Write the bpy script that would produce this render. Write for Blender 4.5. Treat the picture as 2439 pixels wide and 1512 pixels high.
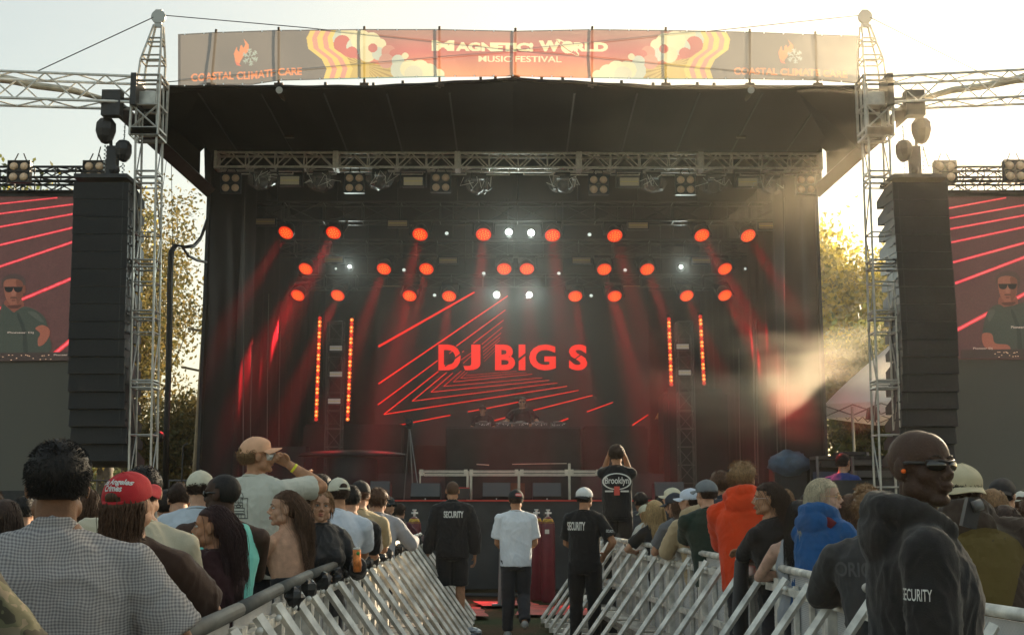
import bpy, bmesh, math, random
import numpy as np
from mathutils import Vector, Matrix, Euler, noise
from mathutils.bvhtree import BVHTree
for o in list(bpy.data.objects): bpy.data.objects.remove(o)
C = bpy.context.scene.collection
sc = bpy.context.scene
R = math.radians
# ------------------------------------------------------------------ camera, sky, sun, exposure
F = 2900.0; W0 = 2439.0; H0 = 1512.0; HZ = 1198.0; CAMZ = 1.6
PITCH = math.atan((HZ - H0/2)/F)
cam = bpy.data.objects.new('camera', bpy.data.cameras.new('camera')); C.objects.link(cam)
cam.data.sensor_width = 36.0; cam.data.lens = 36.0*F/W0
cam.data.clip_end = 3000; cam.data.clip_start = 0.1
cam.location = (0, 0, CAMZ); cam.rotation_euler = (R(90)+PITCH, 0, 0)
sc.camera = cam
EXPO = 1.86
SUN_EL, SUN_AZ = 17.0, 36.0           # azimuth to the right of the view
sc.view_settings.view_transform = 'Standard'; sc.view_settings.look = 'None'
sc.view_settings.exposure = EXPO; sc.view_settings.gamma = 1
world = bpy.data.worlds.new("World"); sc.world = world; world.use_nodes = True
wn = world.node_tree; wn.nodes.clear()
sky = wn.nodes.new('ShaderNodeTexSky'); sky.sky_type = 'NISHITA'; sky.sun_disc = False
sky.sun_elevation = R(SUN_EL); sky.sun_rotation = R(SUN_AZ); sky.air_density = 1.0; sky.dust_density = 3.0; sky.ozone_density = 1.0
bg = wn.nodes.new('ShaderNodeBackground'); bg.inputs['Strength'].default_value = 0.12
wo = wn.nodes.new('ShaderNodeOutputWorld')
gam = wn.nodes.new('ShaderNodeGamma'); gam.inputs[1].default_value = 0.6      # hazy, evened evening sky
tnt = wn.nodes.new('ShaderNodeMix'); tnt.data_type = 'RGBA'; tnt.blend_type = 'MULTIPLY'; tnt.inputs[0].default_value = 1.0; tnt.inputs[7].default_value = (1.0,0.96,0.80,1)
wn.links.new(sky.outputs[0], gam.inputs[0]); wn.links.new(gam.outputs[0], tnt.inputs[6]); wn.links.new(tnt.outputs[2], bg.inputs[0]); wn.links.new(bg.outputs[0], wo.inputs[0])
sl = bpy.data.lights.new('sun', 'SUN'); sl.energy = 3.2; sl.angle = R(0.5); sl.color = (1.0, 0.80, 0.55)
sun = bpy.data.objects.new('sun', sl); C.objects.link(sun)
sd = Vector((math.sin(R(SUN_AZ))*math.cos(R(SUN_EL)), math.cos(R(SUN_AZ))*math.cos(R(SUN_EL)), math.sin(R(SUN_EL))))
sun.rotation_euler = sd.to_track_quat('Z', 'Y').to_euler(); sun.location = (20, 30, 30)
sc.cycles.use_denoising = True
sc.cycles.max_bounces = 6; sc.cycles.diffuse_bounces = 3; sc.cycles.glossy_bounces = 2; sc.cycles.transmission_bounces = 3
sc.cycles.volume_bounces = 0; sc.cycles.transparent_max_bounces = 12
sc.cycles.volume_step_rate = 1.5; sc.cycles.volume_max_steps = 96
sc.cycles.sample_clamp_indirect = 4.0
sc.cycles.caustics_reflective = False; sc.cycles.caustics_refractive = False
# ------------------------------------------------------------------ helpers
CP, SP = math.cos(PITCH), math.sin(PITCH)
def at(px, py, Y):
    """world point on the plane y=Y seen at photo position (px,py)"""
    a = (px-W0/2)/F; u = (H0/2-py)/F
    d = Y/(CP - u*SP)
    return Vector((a*d, Y, CAMZ + d*(SP + u*CP)))
def atz(px, py, z):
    a = (px-W0/2)/F; u = (H0/2-py)/F
    d = (z-CAMZ)/(SP+u*CP)
    return Vector((a*d, d*(CP-u*SP), z))
MATS = {}
def mat(name, col, rough=0.7, metal=0.0, var=0.0, scale=8.0, bump=0.0, bscale=60.0, emit=None, es=0.0, spec=0.5, trans=0.0, transl=None, alpha=1.0, sheen=0.0, detail=3, sss=0.0):
    if name in MATS: return MATS[name]
    m = bpy.data.materials.new(name); m.use_nodes = True
    nt = m.node_tree; b = nt.nodes['Principled BSDF']
    b.inputs['Base Color'].default_value = (*col, 1); b.inputs['Roughness'].default_value = rough
    b.inputs['Metallic'].default_value = metal; b.inputs['Specular IOR Level'].default_value = spec
    if sss > 0:
        b.inputs['Subsurface Weight'].default_value = sss; b.inputs['Subsurface Radius'].default_value = (0.02, 0.008, 0.004); b.inputs['Subsurface Scale'].default_value = 1.0
    if sheen > 0: b.inputs['Sheen Weight'].default_value = sheen
    if alpha < 1: b.inputs['Alpha'].default_value = alpha
    if trans > 0: b.inputs['Transmission Weight'].default_value = trans
    if emit is not None:
        b.inputs['Emission Color'].default_value = (*emit, 1); b.inputs['Emission Strength'].default_value = es/2**EXPO
    tc = nt.nodes.new('ShaderNodeTexCoord')
    if var > 0:
        n = nt.nodes.new('ShaderNodeTexNoise'); n.inputs['Scale'].default_value = scale; n.inputs['Detail'].default_value = detail
        r = nt.nodes.new('ShaderNodeMapRange'); r.inputs[1].default_value = 0.3; r.inputs[2].default_value = 0.7; r.inputs[3].default_value = 1-var; r.inputs[4].default_value = 1+var
        mx = nt.nodes.new('ShaderNodeVectorMath'); mx.operation = 'SCALE'; mx.inputs[0].default_value = col
        nt.links.new(tc.outputs['Object'], n.inputs['Vector']); nt.links.new(n.outputs[0], r.inputs[0]); nt.links.new(r.outputs[0], mx.inputs['Scale'])
        nt.links.new(mx.outputs[0], b.inputs['Base Color'])
    if bump > 0:
        n2 = nt.nodes.new('ShaderNodeTexNoise'); n2.inputs['Scale'].default_value = bscale; n2.inputs['Detail'].default_value = 3
        bp = nt.nodes.new('ShaderNodeBump'); bp.inputs['Strength'].default_value = bump; bp.inputs['Distance'].default_value = 0.01
        nt.links.new(tc.outputs['Object'], n2.inputs['Vector']); nt.links.new(n2.outputs[0], bp.inputs['Height']); nt.links.new(bp.outputs[0], b.inputs['Normal'])
    if transl is not None:
        t = nt.nodes.new('ShaderNodeBsdfTranslucent'); t.inputs[0].default_value = (*transl, 1)
        a = nt.nodes.new('ShaderNodeAddShader'); out = nt.nodes['Material Output']
        nt.links.new(b.outputs[0], a.inputs[0]); nt.links.new(t.outputs[0], a.inputs[1]); nt.links.new(a.outputs[0], out.inputs[0])
    MATS[name] = m
    return m
def tag(o, label=None, cat=None, group=None, kind=None):
    if label: o['label'] = label
    if cat: o['category'] = cat
    if group: o['group'] = group
    if kind: o['kind'] = kind
    return o
def thing(name, label, cat, loc=(0,0,0), rz=0.0, group=None):
    o = bpy.data.objects.new(name, None); C.objects.link(o); o.location = loc; o.rotation_euler = (0,0,rz)
    o.empty_display_size = 0.2
    return tag(o, label, cat, group)
def dup(root, loc=None, rz=None, label=None, group=None):
    r = root.copy(); C.objects.link(r)
    if loc is not None: r.location = loc
    if rz is not None: r.rotation_euler = (0,0,rz)
    if label: r['label'] = label
    if group: r['group'] = group
    for ch in list(root.children):
        c = ch.copy(); C.objects.link(c); c.parent = r
        for g in list(ch.children):
            e = g.copy(); C.objects.link(e); e.parent = c
    return r
class MB:
    def __init__(s): s.v = []; s.f = []; s.mi = []; s.cur = 0
    def add(s, vs, fs):
        n = len(s.v); s.v.extend([tuple(v) for v in vs]); s.f.extend([tuple(i+n for i in f) for f in fs]); s.mi.extend([s.cur]*len(fs)); return s
    def box(s, c, size, rot=None, taper=None):
        hx, hy, hz = size[0]/2, size[1]/2, size[2]/2
        vs = []
        for z in (-hz, hz):
            k = 1.0 if (taper is None or z < 0) else taper
            for x, y in ((-hx,-hy),(hx,-hy),(hx,hy),(-hx,hy)): vs.append(Vector((x*k, y*k, z)))
        if rot is not None:
            M = rot if isinstance(rot, Matrix) else Euler(rot).to_matrix()
            vs = [M @ v for v in vs]
        c = Vector(c); vs = [v + c for v in vs]
        return s.add(vs, [(3,2,1,0),(4,5,6,7),(0,1,5,4),(1,2,6,5),(2,3,7,6),(3,0,4,7)])
    def hexa(s, p):   # 8 points bottom 4 ccw, top 4 ccw
        return s.add(p, [(3,2,1,0),(4,5,6,7),(0,1,5,4),(1,2,6,5),(2,3,7,6),(3,0,4,7)])
    def path(s, pts, r, n=8, cap=True, flat=1.0, up=None):
        pts = [Vector(p) for p in pts]; m = len(pts)
        rs = r if isinstance(r, (list, tuple)) else [r]*m
        rings = []; pu = None
        for i in range(m):
            t = (pts[min(i+1, m-1)] - pts[max(i-1, 0)])
            if t.length < 1e-9: t = Vector((0,0,1))
            t.normalize()
            if pu is None:
                a = Vector(up) if up is not None else (Vector((0,0,1)) if abs(t.z) < 0.9 else Vector((0,1,0)))
            else: a = pu
            u = a - t*a.dot(t)
            if u.length < 1e-6: u = Vector((1,0,0)) - t*t.x
            u.normalize(); w = t.cross(u); pu = u
            rr = rs[i]; rx, ry = (rr, rr*flat) if not isinstance(rr, (tuple, list)) else rr
            rings.append([pts[i] + w*(math.cos(2*math.pi*k/n)*rx) + u*(math.sin(2*math.pi*k/n)*ry) for k in range(n)])
        vs = [v for rg in rings for v in rg]; fs = []
        for i in range(m-1):
            for k in range(n):
                k2 = (k+1) % n
                fs.append((i*n+k, i*n+k2, (i+1)*n+k2, (i+1)*n+k))
        if cap:
            fs.append(tuple(range(n-1, -1, -1))); fs.append(tuple((m-1)*n+k for k in range(n)))
        return s.add(vs, fs)
    def tube(s, a, b, r, n=6): return s.path([a, b], r, n)
    def lathe(s, prof, c=(0,0,0), n=16, axis=None):
        """prof: list of (radius, height)"""
        c = Vector(c); M = Matrix.Identity(3)
        if axis is not None: M = Vector(axis).normalized().to_track_quat('Z','Y').to_matrix()
        vs = []; fs = []
        for r_, h in prof:
            for k in range(n):
                a = 2*math.pi*k/n; vs.append(M @ Vector((r_*math.cos(a), r_*math.sin(a), h)) + c)
        m = len(prof)
        for i in range(m-1):
            for k in range(n): fs.append((i*n+k, i*n+(k+1)%n, (i+1)*n+(k+1)%n, (i+1)*n+k))
        fs.append(tuple(range(n-1,-1,-1))); fs.append(tuple((m-1)*n+k for k in range(n)))
        return s.add(vs, fs)
    def ell(s, c, r, nu=16, nv=10, M=None, fn=None):
        c = Vector(c); vs = [Vector((0,0,-1))]
        for j in range(1, nv):
            ph = -math.pi/2 + math.pi*j/nv
            for i in range(nu):
                th = 2*math.pi*i/nu; vs.append(Vector((math.cos(ph)*math.cos(th), math.cos(ph)*math.sin(th), math.sin(ph))))
        vs.append(Vector((0,0,1))); out = []
        for v in vs:
            p = Vector((v.x*r[0], v.y*r[1], v.z*r[2]))
            if fn: p = fn(v, p)
            if M is not None: p = M @ p
            out.append(p + c)
        fs = []; top = len(vs)-1
        for i in range(nu):
            i2 = (i+1) % nu; fs.append((0, 1+i2, 1+i)); fs.append((top, top-nu+i, top-nu+i2))
        for j in range(nv-2):
            for i in range(nu):
                i2 = (i+1) % nu; a = 1+j*nu
                fs.append((a+i, a+i2, a+nu+i2, a+nu+i))
        return s.add(out, fs)
    def prism(s, poly, y0, y1):   # poly in (x,z), extruded in y
        n = len(poly); vs = [(x, y0, z) for x, z in poly] + [(x, y1, z) for x, z in poly]
        fs = [tuple(range(n)), tuple(range(2*n-1, n-1, -1))] + [(i, i+n, (i+1)%n+n, (i+1)%n) for i in range(n)]
        return s.add(vs, fs)
    def obj(s, name, m=None, parent=None, smooth=False, loc=None):
        me = bpy.data.meshes.new(name); me.from_pydata(s.v, [], s.f)
        ms = m if isinstance(m, (list, tuple)) else ([m] if m else [])
        for mm in ms: me.materials.append(mm)
        if len(ms) > 1: me.polygons.foreach_set('material_index', s.mi)
        if smooth: me.polygons.foreach_set('use_smooth', [True]*len(me.polygons))
        me.update()
        o = bpy.data.objects.new(name, me); C.objects.link(o)
        if parent is not None: o.parent = parent
        if loc is not None: o.location = loc
        return o
def recalc(o):
    bm = bmesh.new(); bm.from_mesh(o.data); bmesh.ops.recalc_face_normals(bm, faces=bm.faces); bm.to_mesh(o.data); bm.free(); return o
def truss(mb, A, B, w, h, bays, rc=0.025, rb=0.012, zig=True, n=5, up=(0,0,1), post=True):
    A, B = Vector(A), Vector(B); t = (B-A).normalized(); up = Vector(up); sd_ = t.cross(up).normalized(); upv = sd_.cross(t).normalized()
    cs = [sd_*(i*w/2) + upv*(j*h/2) for i, j in ((-1,-1),(1,-1),(1,1),(-1,1))]
    for c in cs: mb.tube(A+c, B+c, rc, n+1)
    L = (B-A)
    for k in range(bays):
        p0 = A + L*(k/bays); p1 = A + L*((k+1)/bays); pm = (p0+p1)/2
        for q in range(4):
            a, b = cs[q], cs[(q+1)%4]
            if zig == 'M':
                lo, hi = (a, b) if q in (1,) else ((b, a) if q in (3,) else (a, b))
                mb.tube(p0+lo, pm+hi, rb, n)
                if q in (1,3): mb.tube(pm+hi, p1+lo, rb, n)
            elif k % 2: mb.tube(p0+a, p1+b, rb, n)
            else: mb.tube(p0+b, p1+a, rb, n)
            if post: mb.tube(p0+a, p0+b, rb, n)
    for q in range(4): mb.tube(B+cs[q], B+cs[(q+1)%4], rb, n)
    return mb
def textgeo(txt, bold=0.0, font_scale=(1,1)):
    cu = bpy.data.curves.new('t', 'FONT'); cu.body = txt; cu.offset = bold; cu.resolution_u = 4; cu.fill_mode = 'FRONT'
    ob = bpy.data.objects.new('t', cu); C.objects.link(ob)
    dg = bpy.context.evaluated_depsgraph_get(); me = bpy.data.meshes.new_from_object(ob.evaluated_get(dg))
    v = np.array([tuple(p.co) for p in me.vertices]).reshape(-1, 3); f = [tuple(p.vertices) for p in me.polygons]
    bpy.data.objects.remove(ob); bpy.data.curves.remove(cu); bpy.data.meshes.remove(me)
    return v, f
def textfit(txt, x0, y0, x1, y1, bold=0.0, shear=0.0):
    """text geometry scaled so that its box is x0..x1, y0(bottom)..y1(top)"""
    v, f = textgeo(txt, bold)
    a, b = v.min(0), v.max(0)
    out = np.zeros((len(v), 2)); out[:,0] = x0 + (v[:,0]-a[0])/(b[0]-a[0])*(x1-x0); out[:,1] = y0 + (v[:,1]-a[1])/(b[1]-a[1])*(y1-y0)
    out[:,0] += shear*(out[:,1]-y0)
    return out, f
# common materials
ALU = mat('aluminium', (0.82,0.80,0.74), 0.45, 0.12, var=0.18, scale=14, bump=0.06, bscale=90)
STEEL = mat('painted_black_steel', (0.03,0.03,0.032), 0.5, 0.2, var=0.3, scale=10)
BLACK = mat('black_cloth', (0.022,0.022,0.022), 0.9, var=0.35, scale=3, spec=0.2)
BLACK2 = mat('black_drape', (0.019,0.020,0.021), 0.85, var=0.3, scale=1.2, spec=0.3)
GRILLE = mat('black_speaker_grille', (0.017,0.018,0.019), 0.7, 0.2, var=0.2, scale=30, bump=0.3, bscale=220)
CABLE = mat('black_rubber_cable', (0.015,0.015,0.015), 0.5)
# ------------------------------------------------------------------ ground
gm = mat('dry_grass_ground', (0.045,0.042,0.022), 0.95, spec=0.1)
nt = gm.node_tree; b = nt.nodes['Principled BSDF']; tc = nt.nodes.new('ShaderNodeTexCoord')
n1 = nt.nodes.new('ShaderNodeTexNoise'); n1.inputs['Scale'].default_value = 0.9; n1.inputs['Detail'].default_value = 8
n2 = nt.nodes.new('ShaderNodeTexNoise'); n2.inputs['Scale'].default_value = 25; n2.inputs['Detail'].default_value = 6
cr = nt.nodes.new('ShaderNodeValToRGB'); cr.color_ramp.elements[0].position = 0.38; cr.color_ramp.elements[0].color = (0.075,0.042,0.022,1)
cr.color_ramp.elements[1].position = 0.62; cr.color_ramp.elements[1].color = (0.036,0.045,0.016,1)
mxc = nt.nodes.new('ShaderNodeMix'); mxc.data_type = 'RGBA'; mxc.blend_type = 'MULTIPLY'; mxc.inputs[0].default_value = 0.8
nt.links.new(tc.outputs['Object'], n1.inputs['Vector']); nt.links.new(tc.outputs['Object'], n2.inputs['Vector'])
nt.links.new(n1.outputs[0], cr.inputs[0]); nt.links.new(cr.outputs[0], mxc.inputs[6])
mr = nt.nodes.new('ShaderNodeMapRange'); mr.inputs[3].default_value = 0.3; mr.inputs[4].default_value = 1.8
nt.links.new(n2.outputs[0], mr.inputs[0]); nt.links.new(mr.outputs[0], mxc.inputs[7]); nt.links.new(mxc.outputs[2], b.inputs['Base Color'])
bp = nt.nodes.new('ShaderNodeBump'); bp.inputs['Strength'].default_value = 0.8; bp.inputs['Distance'].default_value = 0.03
nt.links.new(n2.outputs[0], bp.inputs['Height']); nt.links.new(bp.outputs[0], b.inputs['Normal'])
g = MB()
xs = [-900,-200,-60] + [i*0.5-15 for i in range(61)] + [60,200,900]; ys = [-200,-20] + [i*0.5 for i in range(61)] + [60,200,1500]
rnd = random.Random(3)
for y in ys:
    for x in xs:
        z = (noise.noise(Vector((x*0.7, y*0.7, 0)))*0.02) if abs(x) < 16 and -1 < y < 31 else 0
        g.v.append((x, y, z-0.02))
nx = len(xs)
for j in range(len(ys)-1):
    for i in range(nx-1): g.f.append((j*nx+i, j*nx+i+1, (j+1)*nx+i+1, (j+1)*nx+i)); g.mi.append(0)
tag(g.obj('ground', gm, smooth=True), kind='structure')
# red light on the pit ground, painted as thin red sheets
rm = mat('painted_red_light', (0.42,0.045,0.03), 0.8, var=0.45, scale=3, bump=0.2, bscale=30)
for k, (x, y, w, l, rz, lab) in enumerate([(-1.05,18.3,1.3,1.5,0.1,'painted patch of red light lying left of the pit aisle'),(0.85,18.6,1.5,1.6,-0.08,'painted patch of red light between the white t-shirt man and the white cap guard'),(-0.1,19.9,0.9,0.9,0.2,'small painted patch of red light by the stage skirt in the pit')]):
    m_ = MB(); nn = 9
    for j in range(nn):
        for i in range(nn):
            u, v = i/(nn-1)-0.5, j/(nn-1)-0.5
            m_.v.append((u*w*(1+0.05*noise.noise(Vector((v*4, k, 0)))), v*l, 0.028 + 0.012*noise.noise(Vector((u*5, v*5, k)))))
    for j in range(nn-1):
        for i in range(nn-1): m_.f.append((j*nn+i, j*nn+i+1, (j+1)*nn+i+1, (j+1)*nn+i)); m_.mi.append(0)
    o = m_.obj('red_light_patch', rm, smooth=True, loc=(x, y, 0)); o.rotation_euler = (0,0,rz); tag(o, lab, 'mat')
# ------------------------------------------------------------------ the stage
DZ = 1.64; YF = 23.0
stage = thing('stage', 'big black festival stage with flat fabric roof and dark side drapes', 'stage', (0, YF, 0))
def sobj(mb, name, m, smooth=False):
    for i, v in enumerate(mb.v): mb.v[i] = (v[0], v[1]-YF, v[2])
    return mb.obj(name, m, stage, smooth)
d = MB(); d.box((0, YF+5.2, DZ-0.08), (12.4, 10.4, 0.16)); sobj(d, 'deck', mat('black_plywood_deck', (0.035,0.033,0.032), 0.55, var=0.4, scale=4))
def cloth(pts, z0, z1, amp=0.05, freq=9.0, nz=14, seed=0, sub=0.06):
    """hanging drape along a ground polyline"""
    mb = MB(); P = []
    for a, b_ in zip(pts[:-1], pts[1:]):
        a, b_ = Vector((a[0], a[1], 0)), Vector((b_[0], b_[1], 0)); L = (b_-a).length; n = max(2, int(L/sub))
        nrm = Vector((-(b_-a).y, (b_-a).x, 0)).normalized()
        for i in range(n+1): P.append((a + (b_-a)*(i/n), nrm))
    s = 0; prev = P[0][0]; rows = []
    zs = [z0 + (z1-z0)*j/nz for j in range(nz+1)]
    for p, nrm in P:
        s += (p-prev).length; prev = p
        for z in zs:
            o_ = amp*(noise.noise(Vector((s*freq*0.22, z*0.12, seed)))*1.5 + 0.5*math.sin(s*freq + 2*noise.noise(Vector((s, z*0.3, seed+5)))))
            mb.v.append(tuple(p + nrm*o_ + Vector((0,0,z))))
    m = nz+1
    for i in range(len(P)-1):
        for j in range(nz): mb.f.append((i*m+j, (i+1)*m+j, (i+1)*m+j+1, i*m+j+1)); mb.mi.append(0)
    return mb
sobj(cloth([(-6.2,YF-0.03),(6.2,YF-0.03)], 0.03, DZ-0.02, 0.02, 3.0, 8, 1), 'front_skirt', mat('grey_black_skirt_fabric', (0.04,0.043,0.045), 0.85, var=0.3, scale=2.5, bump=0.3, bscale=8), True)
lowp = MB()
for i, x in enumerate((-5.0,-3.7,-2.4,-1.1,0.2,1.5,2.8,4.1)): lowp.box((x+0.5, YF-0.12, 0.66), (1.2, 0.04, 1.22))
sobj(lowp, 'skirt_panel', mat('matt_black_panel', (0.03,0.032,0.034), 0.7, var=0.4, scale=2))
gleam = MB(); gleam.box((0, YF-0.05, DZ+0.01), (12.3, 0.03, 0.03)); sobj(gleam, 'deck_edge_gleam', mat('red_gleam_and_lid', (0.5,0.03,0.02), 0.4))  # thin red strip painting the gleam of the red lamps on the edge
YR = 20.8
# side walls, back wall
for s, nm in ((-1,'l'),(1,'r')):
    xo = at(493 if s < 0 else 1948, 700, 24.3).x
    sobj(cloth([(xo, 24.3), (xo - s*0.45, 25.2), (s*5.15, 33.0)], DZ, 8.9, 0.05, 9.0, 12, 3+s, 0.05), 'side_drape', BLACK2, True)
    wl = MB(); wl.box((xo + s*0.05, 28.8, 4.9), (0.06, 9.0, 8.2)); wl.box((xo+s*0.05, 26.6, 0.8),(0.06,6.9,1.6)); sobj(wl, 'side_wall', mat('black_tarpaulin', (0.022,0.023,0.024), 0.6, var=0.3, scale=1.5))
sobj(cloth([(-5.6,33.1),(5.6,33.1)], DZ, 9.0, 0.06, 6.0, 10, 9, 0.1), 'back_drape', BLACK, True)
# roof: gabled sheet with sagging front hem
rf = MB(); N = 60
zr = lambda px: at(px, 206 - 18*max(0, 1-abs(px-1228)/330) + 1.0*math.sin(px*0.045)*(1 if abs(px-1228) < 600 else 0.4), YR).z
cols = []
for i in range(N+1):
    px = 392 + (2052-392)*i/N
    p = at(px, 206, YR); zt = zr(px)
    cols.append([(p.x, YR, zt-0.05), (p.x, YR, zt), (p.x, 33.3, zt+0.1), (p.x, 33.3, zt-0.3), (p.x, 24.3, zt-0.25+0.0)])
for c_ in cols: rf.v.extend(c_)
for i in range(N):
    a, b_ = i*5, (i+1)*5
    for k in range(5): k2 = (k+1) % 5; rf.f.append((a+k, b_+k, b_+k2, a+k2)); rf.mi.append(0)
rf.f.append((0,1,2,3,4)); rf.f.append(tuple(N*5+k for k in (4,3,2,1,0))); rf.mi += [0,0]
recalc(sobj(rf, 'roof', mat('black_roof_fabric', (0.020,0.019,0.017), 0.95, var=0.25, scale=0.8, spec=0.05)))
hem = MB(); hem.path([at(392+(2052-392)*i/N, 0, YR)*0 + Vector((at(392+(2052-392)*i/N, 206, YR).x, YR-0.03, zr(392+(2052-392)*i/N)-0.01)) for i in range(N+1)], 0.022, 6)
for px in (890, 960, 1145, 1290, 1480, 1555, 1700, 1180, 1340, 776, 1660):
    hem.box((at(px,206,YR).x, YR-0.03, zr(px)+0.03), (0.05,0.05,0.05))
sobj(hem, 'roof_edge_rail', STEEL)
# side wings: black fabric between roof corner and stage post, carried by a boom
def thick(poly, off):
    mb = MB(); n = len(poly); o_ = Vector(off)
    mb.v = [tuple(p) for p in poly] + [tuple(Vector(p)+o_) for p in poly]
    mb.f = [tuple(range(n)), tuple(range(2*n-1, n-1, -1))] + [(i, i+n, (i+1)%n+n, (i+1)%n) for i in range(n)]; mb.mi = [0]*len(mb.f); return mb
for s in (-1, 1):
    mx = lambda x: x if s < 0 else 2439 - x + (6 if True else 0)
    poly = [at(mx(398),206,YR), at(mx(330),232,20.9), at(mx(325),300,20.9), at(mx(388),365,22.2), at(mx(440),418,23.4), at(mx(474),440,24.2), at(mx(476),360,24.25), at(mx(498),340,24.3), at(mx(520),300,24.5), at(mx(560),206,YR)]
    recalc(sobj(thick(poly, (0, 0.05, 0)), 'roof_side_panel', mat('black_roof_fabric', (0,0,0))))
    col_ = MB(); col_.hexa([at(mx(488),450,24.32), at(mx(512),450,24.32), at(mx(512),450,24.5), at(mx(488),450,24.5), at(mx(486),345,24.32), at(mx(512),345,24.32), at(mx(512),345,24.5), at(mx(486),345,24.5)])
    recalc(sobj(col_, 'corner_post', STEEL))
    bm_ = MB(); A, B = at(mx(262),240,20.2), at(mx(495),452,24.3)
    tv = (B-A).normalized(); bm_.path([A, B], 0.17, 4, up=(0,0,1)); 
    bm_.box(at(mx(268),248,20.1), (0.32,0.2,0.45))
    sobj(bm_, 'wing_boom', STEEL)
# two tubular roof struts with white end caps and brackets
for px in (665, 1789):
    q = 1 if px < 1000 else -1
    st = MB(); st.tube(at(px,217,YR+0.02), at(px+q*32,262,22.3), 0.055, 8); sobj(st, 'roof_strut', mat('bronze_strut', (0.10,0.075,0.04), 0.4, 0.5), True)
    e = MB(); e.tube(at(px,215,YR-0.05), at(px,215,YR-0.01), 0.062, 14); sobj(e, 'strut_cap', mat('white_cap', (0.6,0.6,0.55), 0.5))
    br = MB(); c_ = at(px+q*33,272,22.4); br.prism([(c_.x-0.09,c_.z-0.08),(c_.x-0.05,c_.z-0.13),(c_.x+0.05,c_.z-0.13),(c_.x+0.09,c_.z-0.08),(c_.x+0.09,c_.z+0.13),(c_.x-0.09,c_.z+0.13)], 22.36, 22.4)
    c2 = at(px+q*50,290,22.8); br.box(c2,(0.16,0.04,0.24)); c3 = at(px+q*24,324,23.2); br.box(c3,(0.18,0.1,0.08))
    sobj(br, 'strut_bracket', mat('bronze_strut', (0,0,0)))
for k_, (px_, y0_, y1_, Y_) in enumerate([(583,470,1150,24.9),(600,820,1150,25.4),(668,760,1150,27.0),(640,700,1150,26.2),(1868,470,1150,24.9),(1760,830,1140,26.6),(1795,760,1130,25.9),(1802,760,1150,26.0),(1850,960,1150,25.2)]):
    rp = MB(); A_ = at(px_,y0_,Y_); B_ = at(px_+(-4 if px_ < 1219 else 4),y1_,Y_); rp.path([A_-Vector((0,YF,0)), A_.lerp(B_,0.5)-Vector((0.01,YF,0)), B_-Vector((0,YF,0))], 0.011, 5); rp.obj('drape_rope', mat('grey_rope',(0.14,0.14,0.13),0.8), stage)
for k_ in (0,1,2,3,4,6,7,8,9,10):
    sx_ = -5.6+k_*1.12; sm_ = MB(); zz = at(1219,206,YR).z; sm_.box((sx_, YR+1.75-YF, at(1219.5+sx_*141,206,YR).z*0 + zz-0.165), (0.03, 3.3, 0.02), (R(-2.6),0,0)); sm_.obj('roof_seam', mat('roof_seam_tape',(0.036,0.034,0.032),0.8), stage)
# ------------------------------------------------------------------ main silver truss
mt = thing('lighting_truss', 'long silver box truss spanning the front of the stage opening', 'truss', (0,24.0,0))
A, B = at(514,385,24.0), at(1955,389,24.0)
for k in range(5):
    t_ = MB(); p0 = A + (B-A)*(k/5) - Vector((0,24.0,0)); p1 = A + (B-A)*((k+1)/5) - Vector((0,24.0,0)); g_ = (p1-p0).normalized()*0.05
    truss(t_, p0+g_, p1-g_, 0.3, 0.3, 4, 0.026, 0.014, 'M')
    t_.obj('truss_section', ALU, mt)
    for q in (p0, p1):
        pl = MB(); pl.box(q + (g_*0.55 if q is p0 else -g_*0.55), (0.05,0.36,0.36)); pl.obj('end_plate', ALU, mt)
lr = MB()
for k in range(14):
    a = A + (B-A)*((k+0.12)/14) - Vector((0,24.0,0.26)); b_ = A + (B-A)*((k+0.8)/14) - Vector((0,24.0,0.26))
    lr.tube(a, b_, 0.014, 5)
    lr.tube(a, a+Vector((0.03,0,0.12)), 0.01, 4); lr.tube(b_, b_+Vector((-0.03,0,0.12)), 0.01, 4)
lr.obj('hanging_bar', ALU, mt)
# ------------------------------------------------------------------ stage lights
lampoff = mat('blinder_glass', (0.85,0.62,0.42), 0.35, var=0.2, scale=60)
def blinder(loc, label, s=1.0, hang=True):
    t = thing('blinder_light', label, 'stage light', loc, 0, 'four lamp blinder lights hung from the trusses')
    h = MB(); h.box((0,0.06,0),(0.40*s,0.12,0.40*s))
    for x in (-0.2*s,0.2*s): h.box((x,-0.01,0),(0.02,0.04,0.42*s))
    for z in (-0.2*s,0,0.2*s): h.box((0,-0.01,z),(0.40*s,0.04,0.02))
    if hang:
        h.tube((-0.12,0.05,0.2*s),(-0.05,0.05,0.36*s),0.012,5); h.tube((0.12,0.05,0.2*s),(0.05,0.05,0.36*s),0.012,5)
    h.obj('housing', STEEL, t)
    for x in (-1,1):
        for z in (-1,1):
            l = MB(); l.lathe([(0.0,0),(0.035*s,0.004),(0.058*s,0.018),(0.074*s,0.03),(0.078*s,0.05)], (x*0.098*s,-0.05,z*0.1*s), 14, (0,1,0)); l.obj('lamp', lampoff, t, True)
    return t
b0 = None
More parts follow.
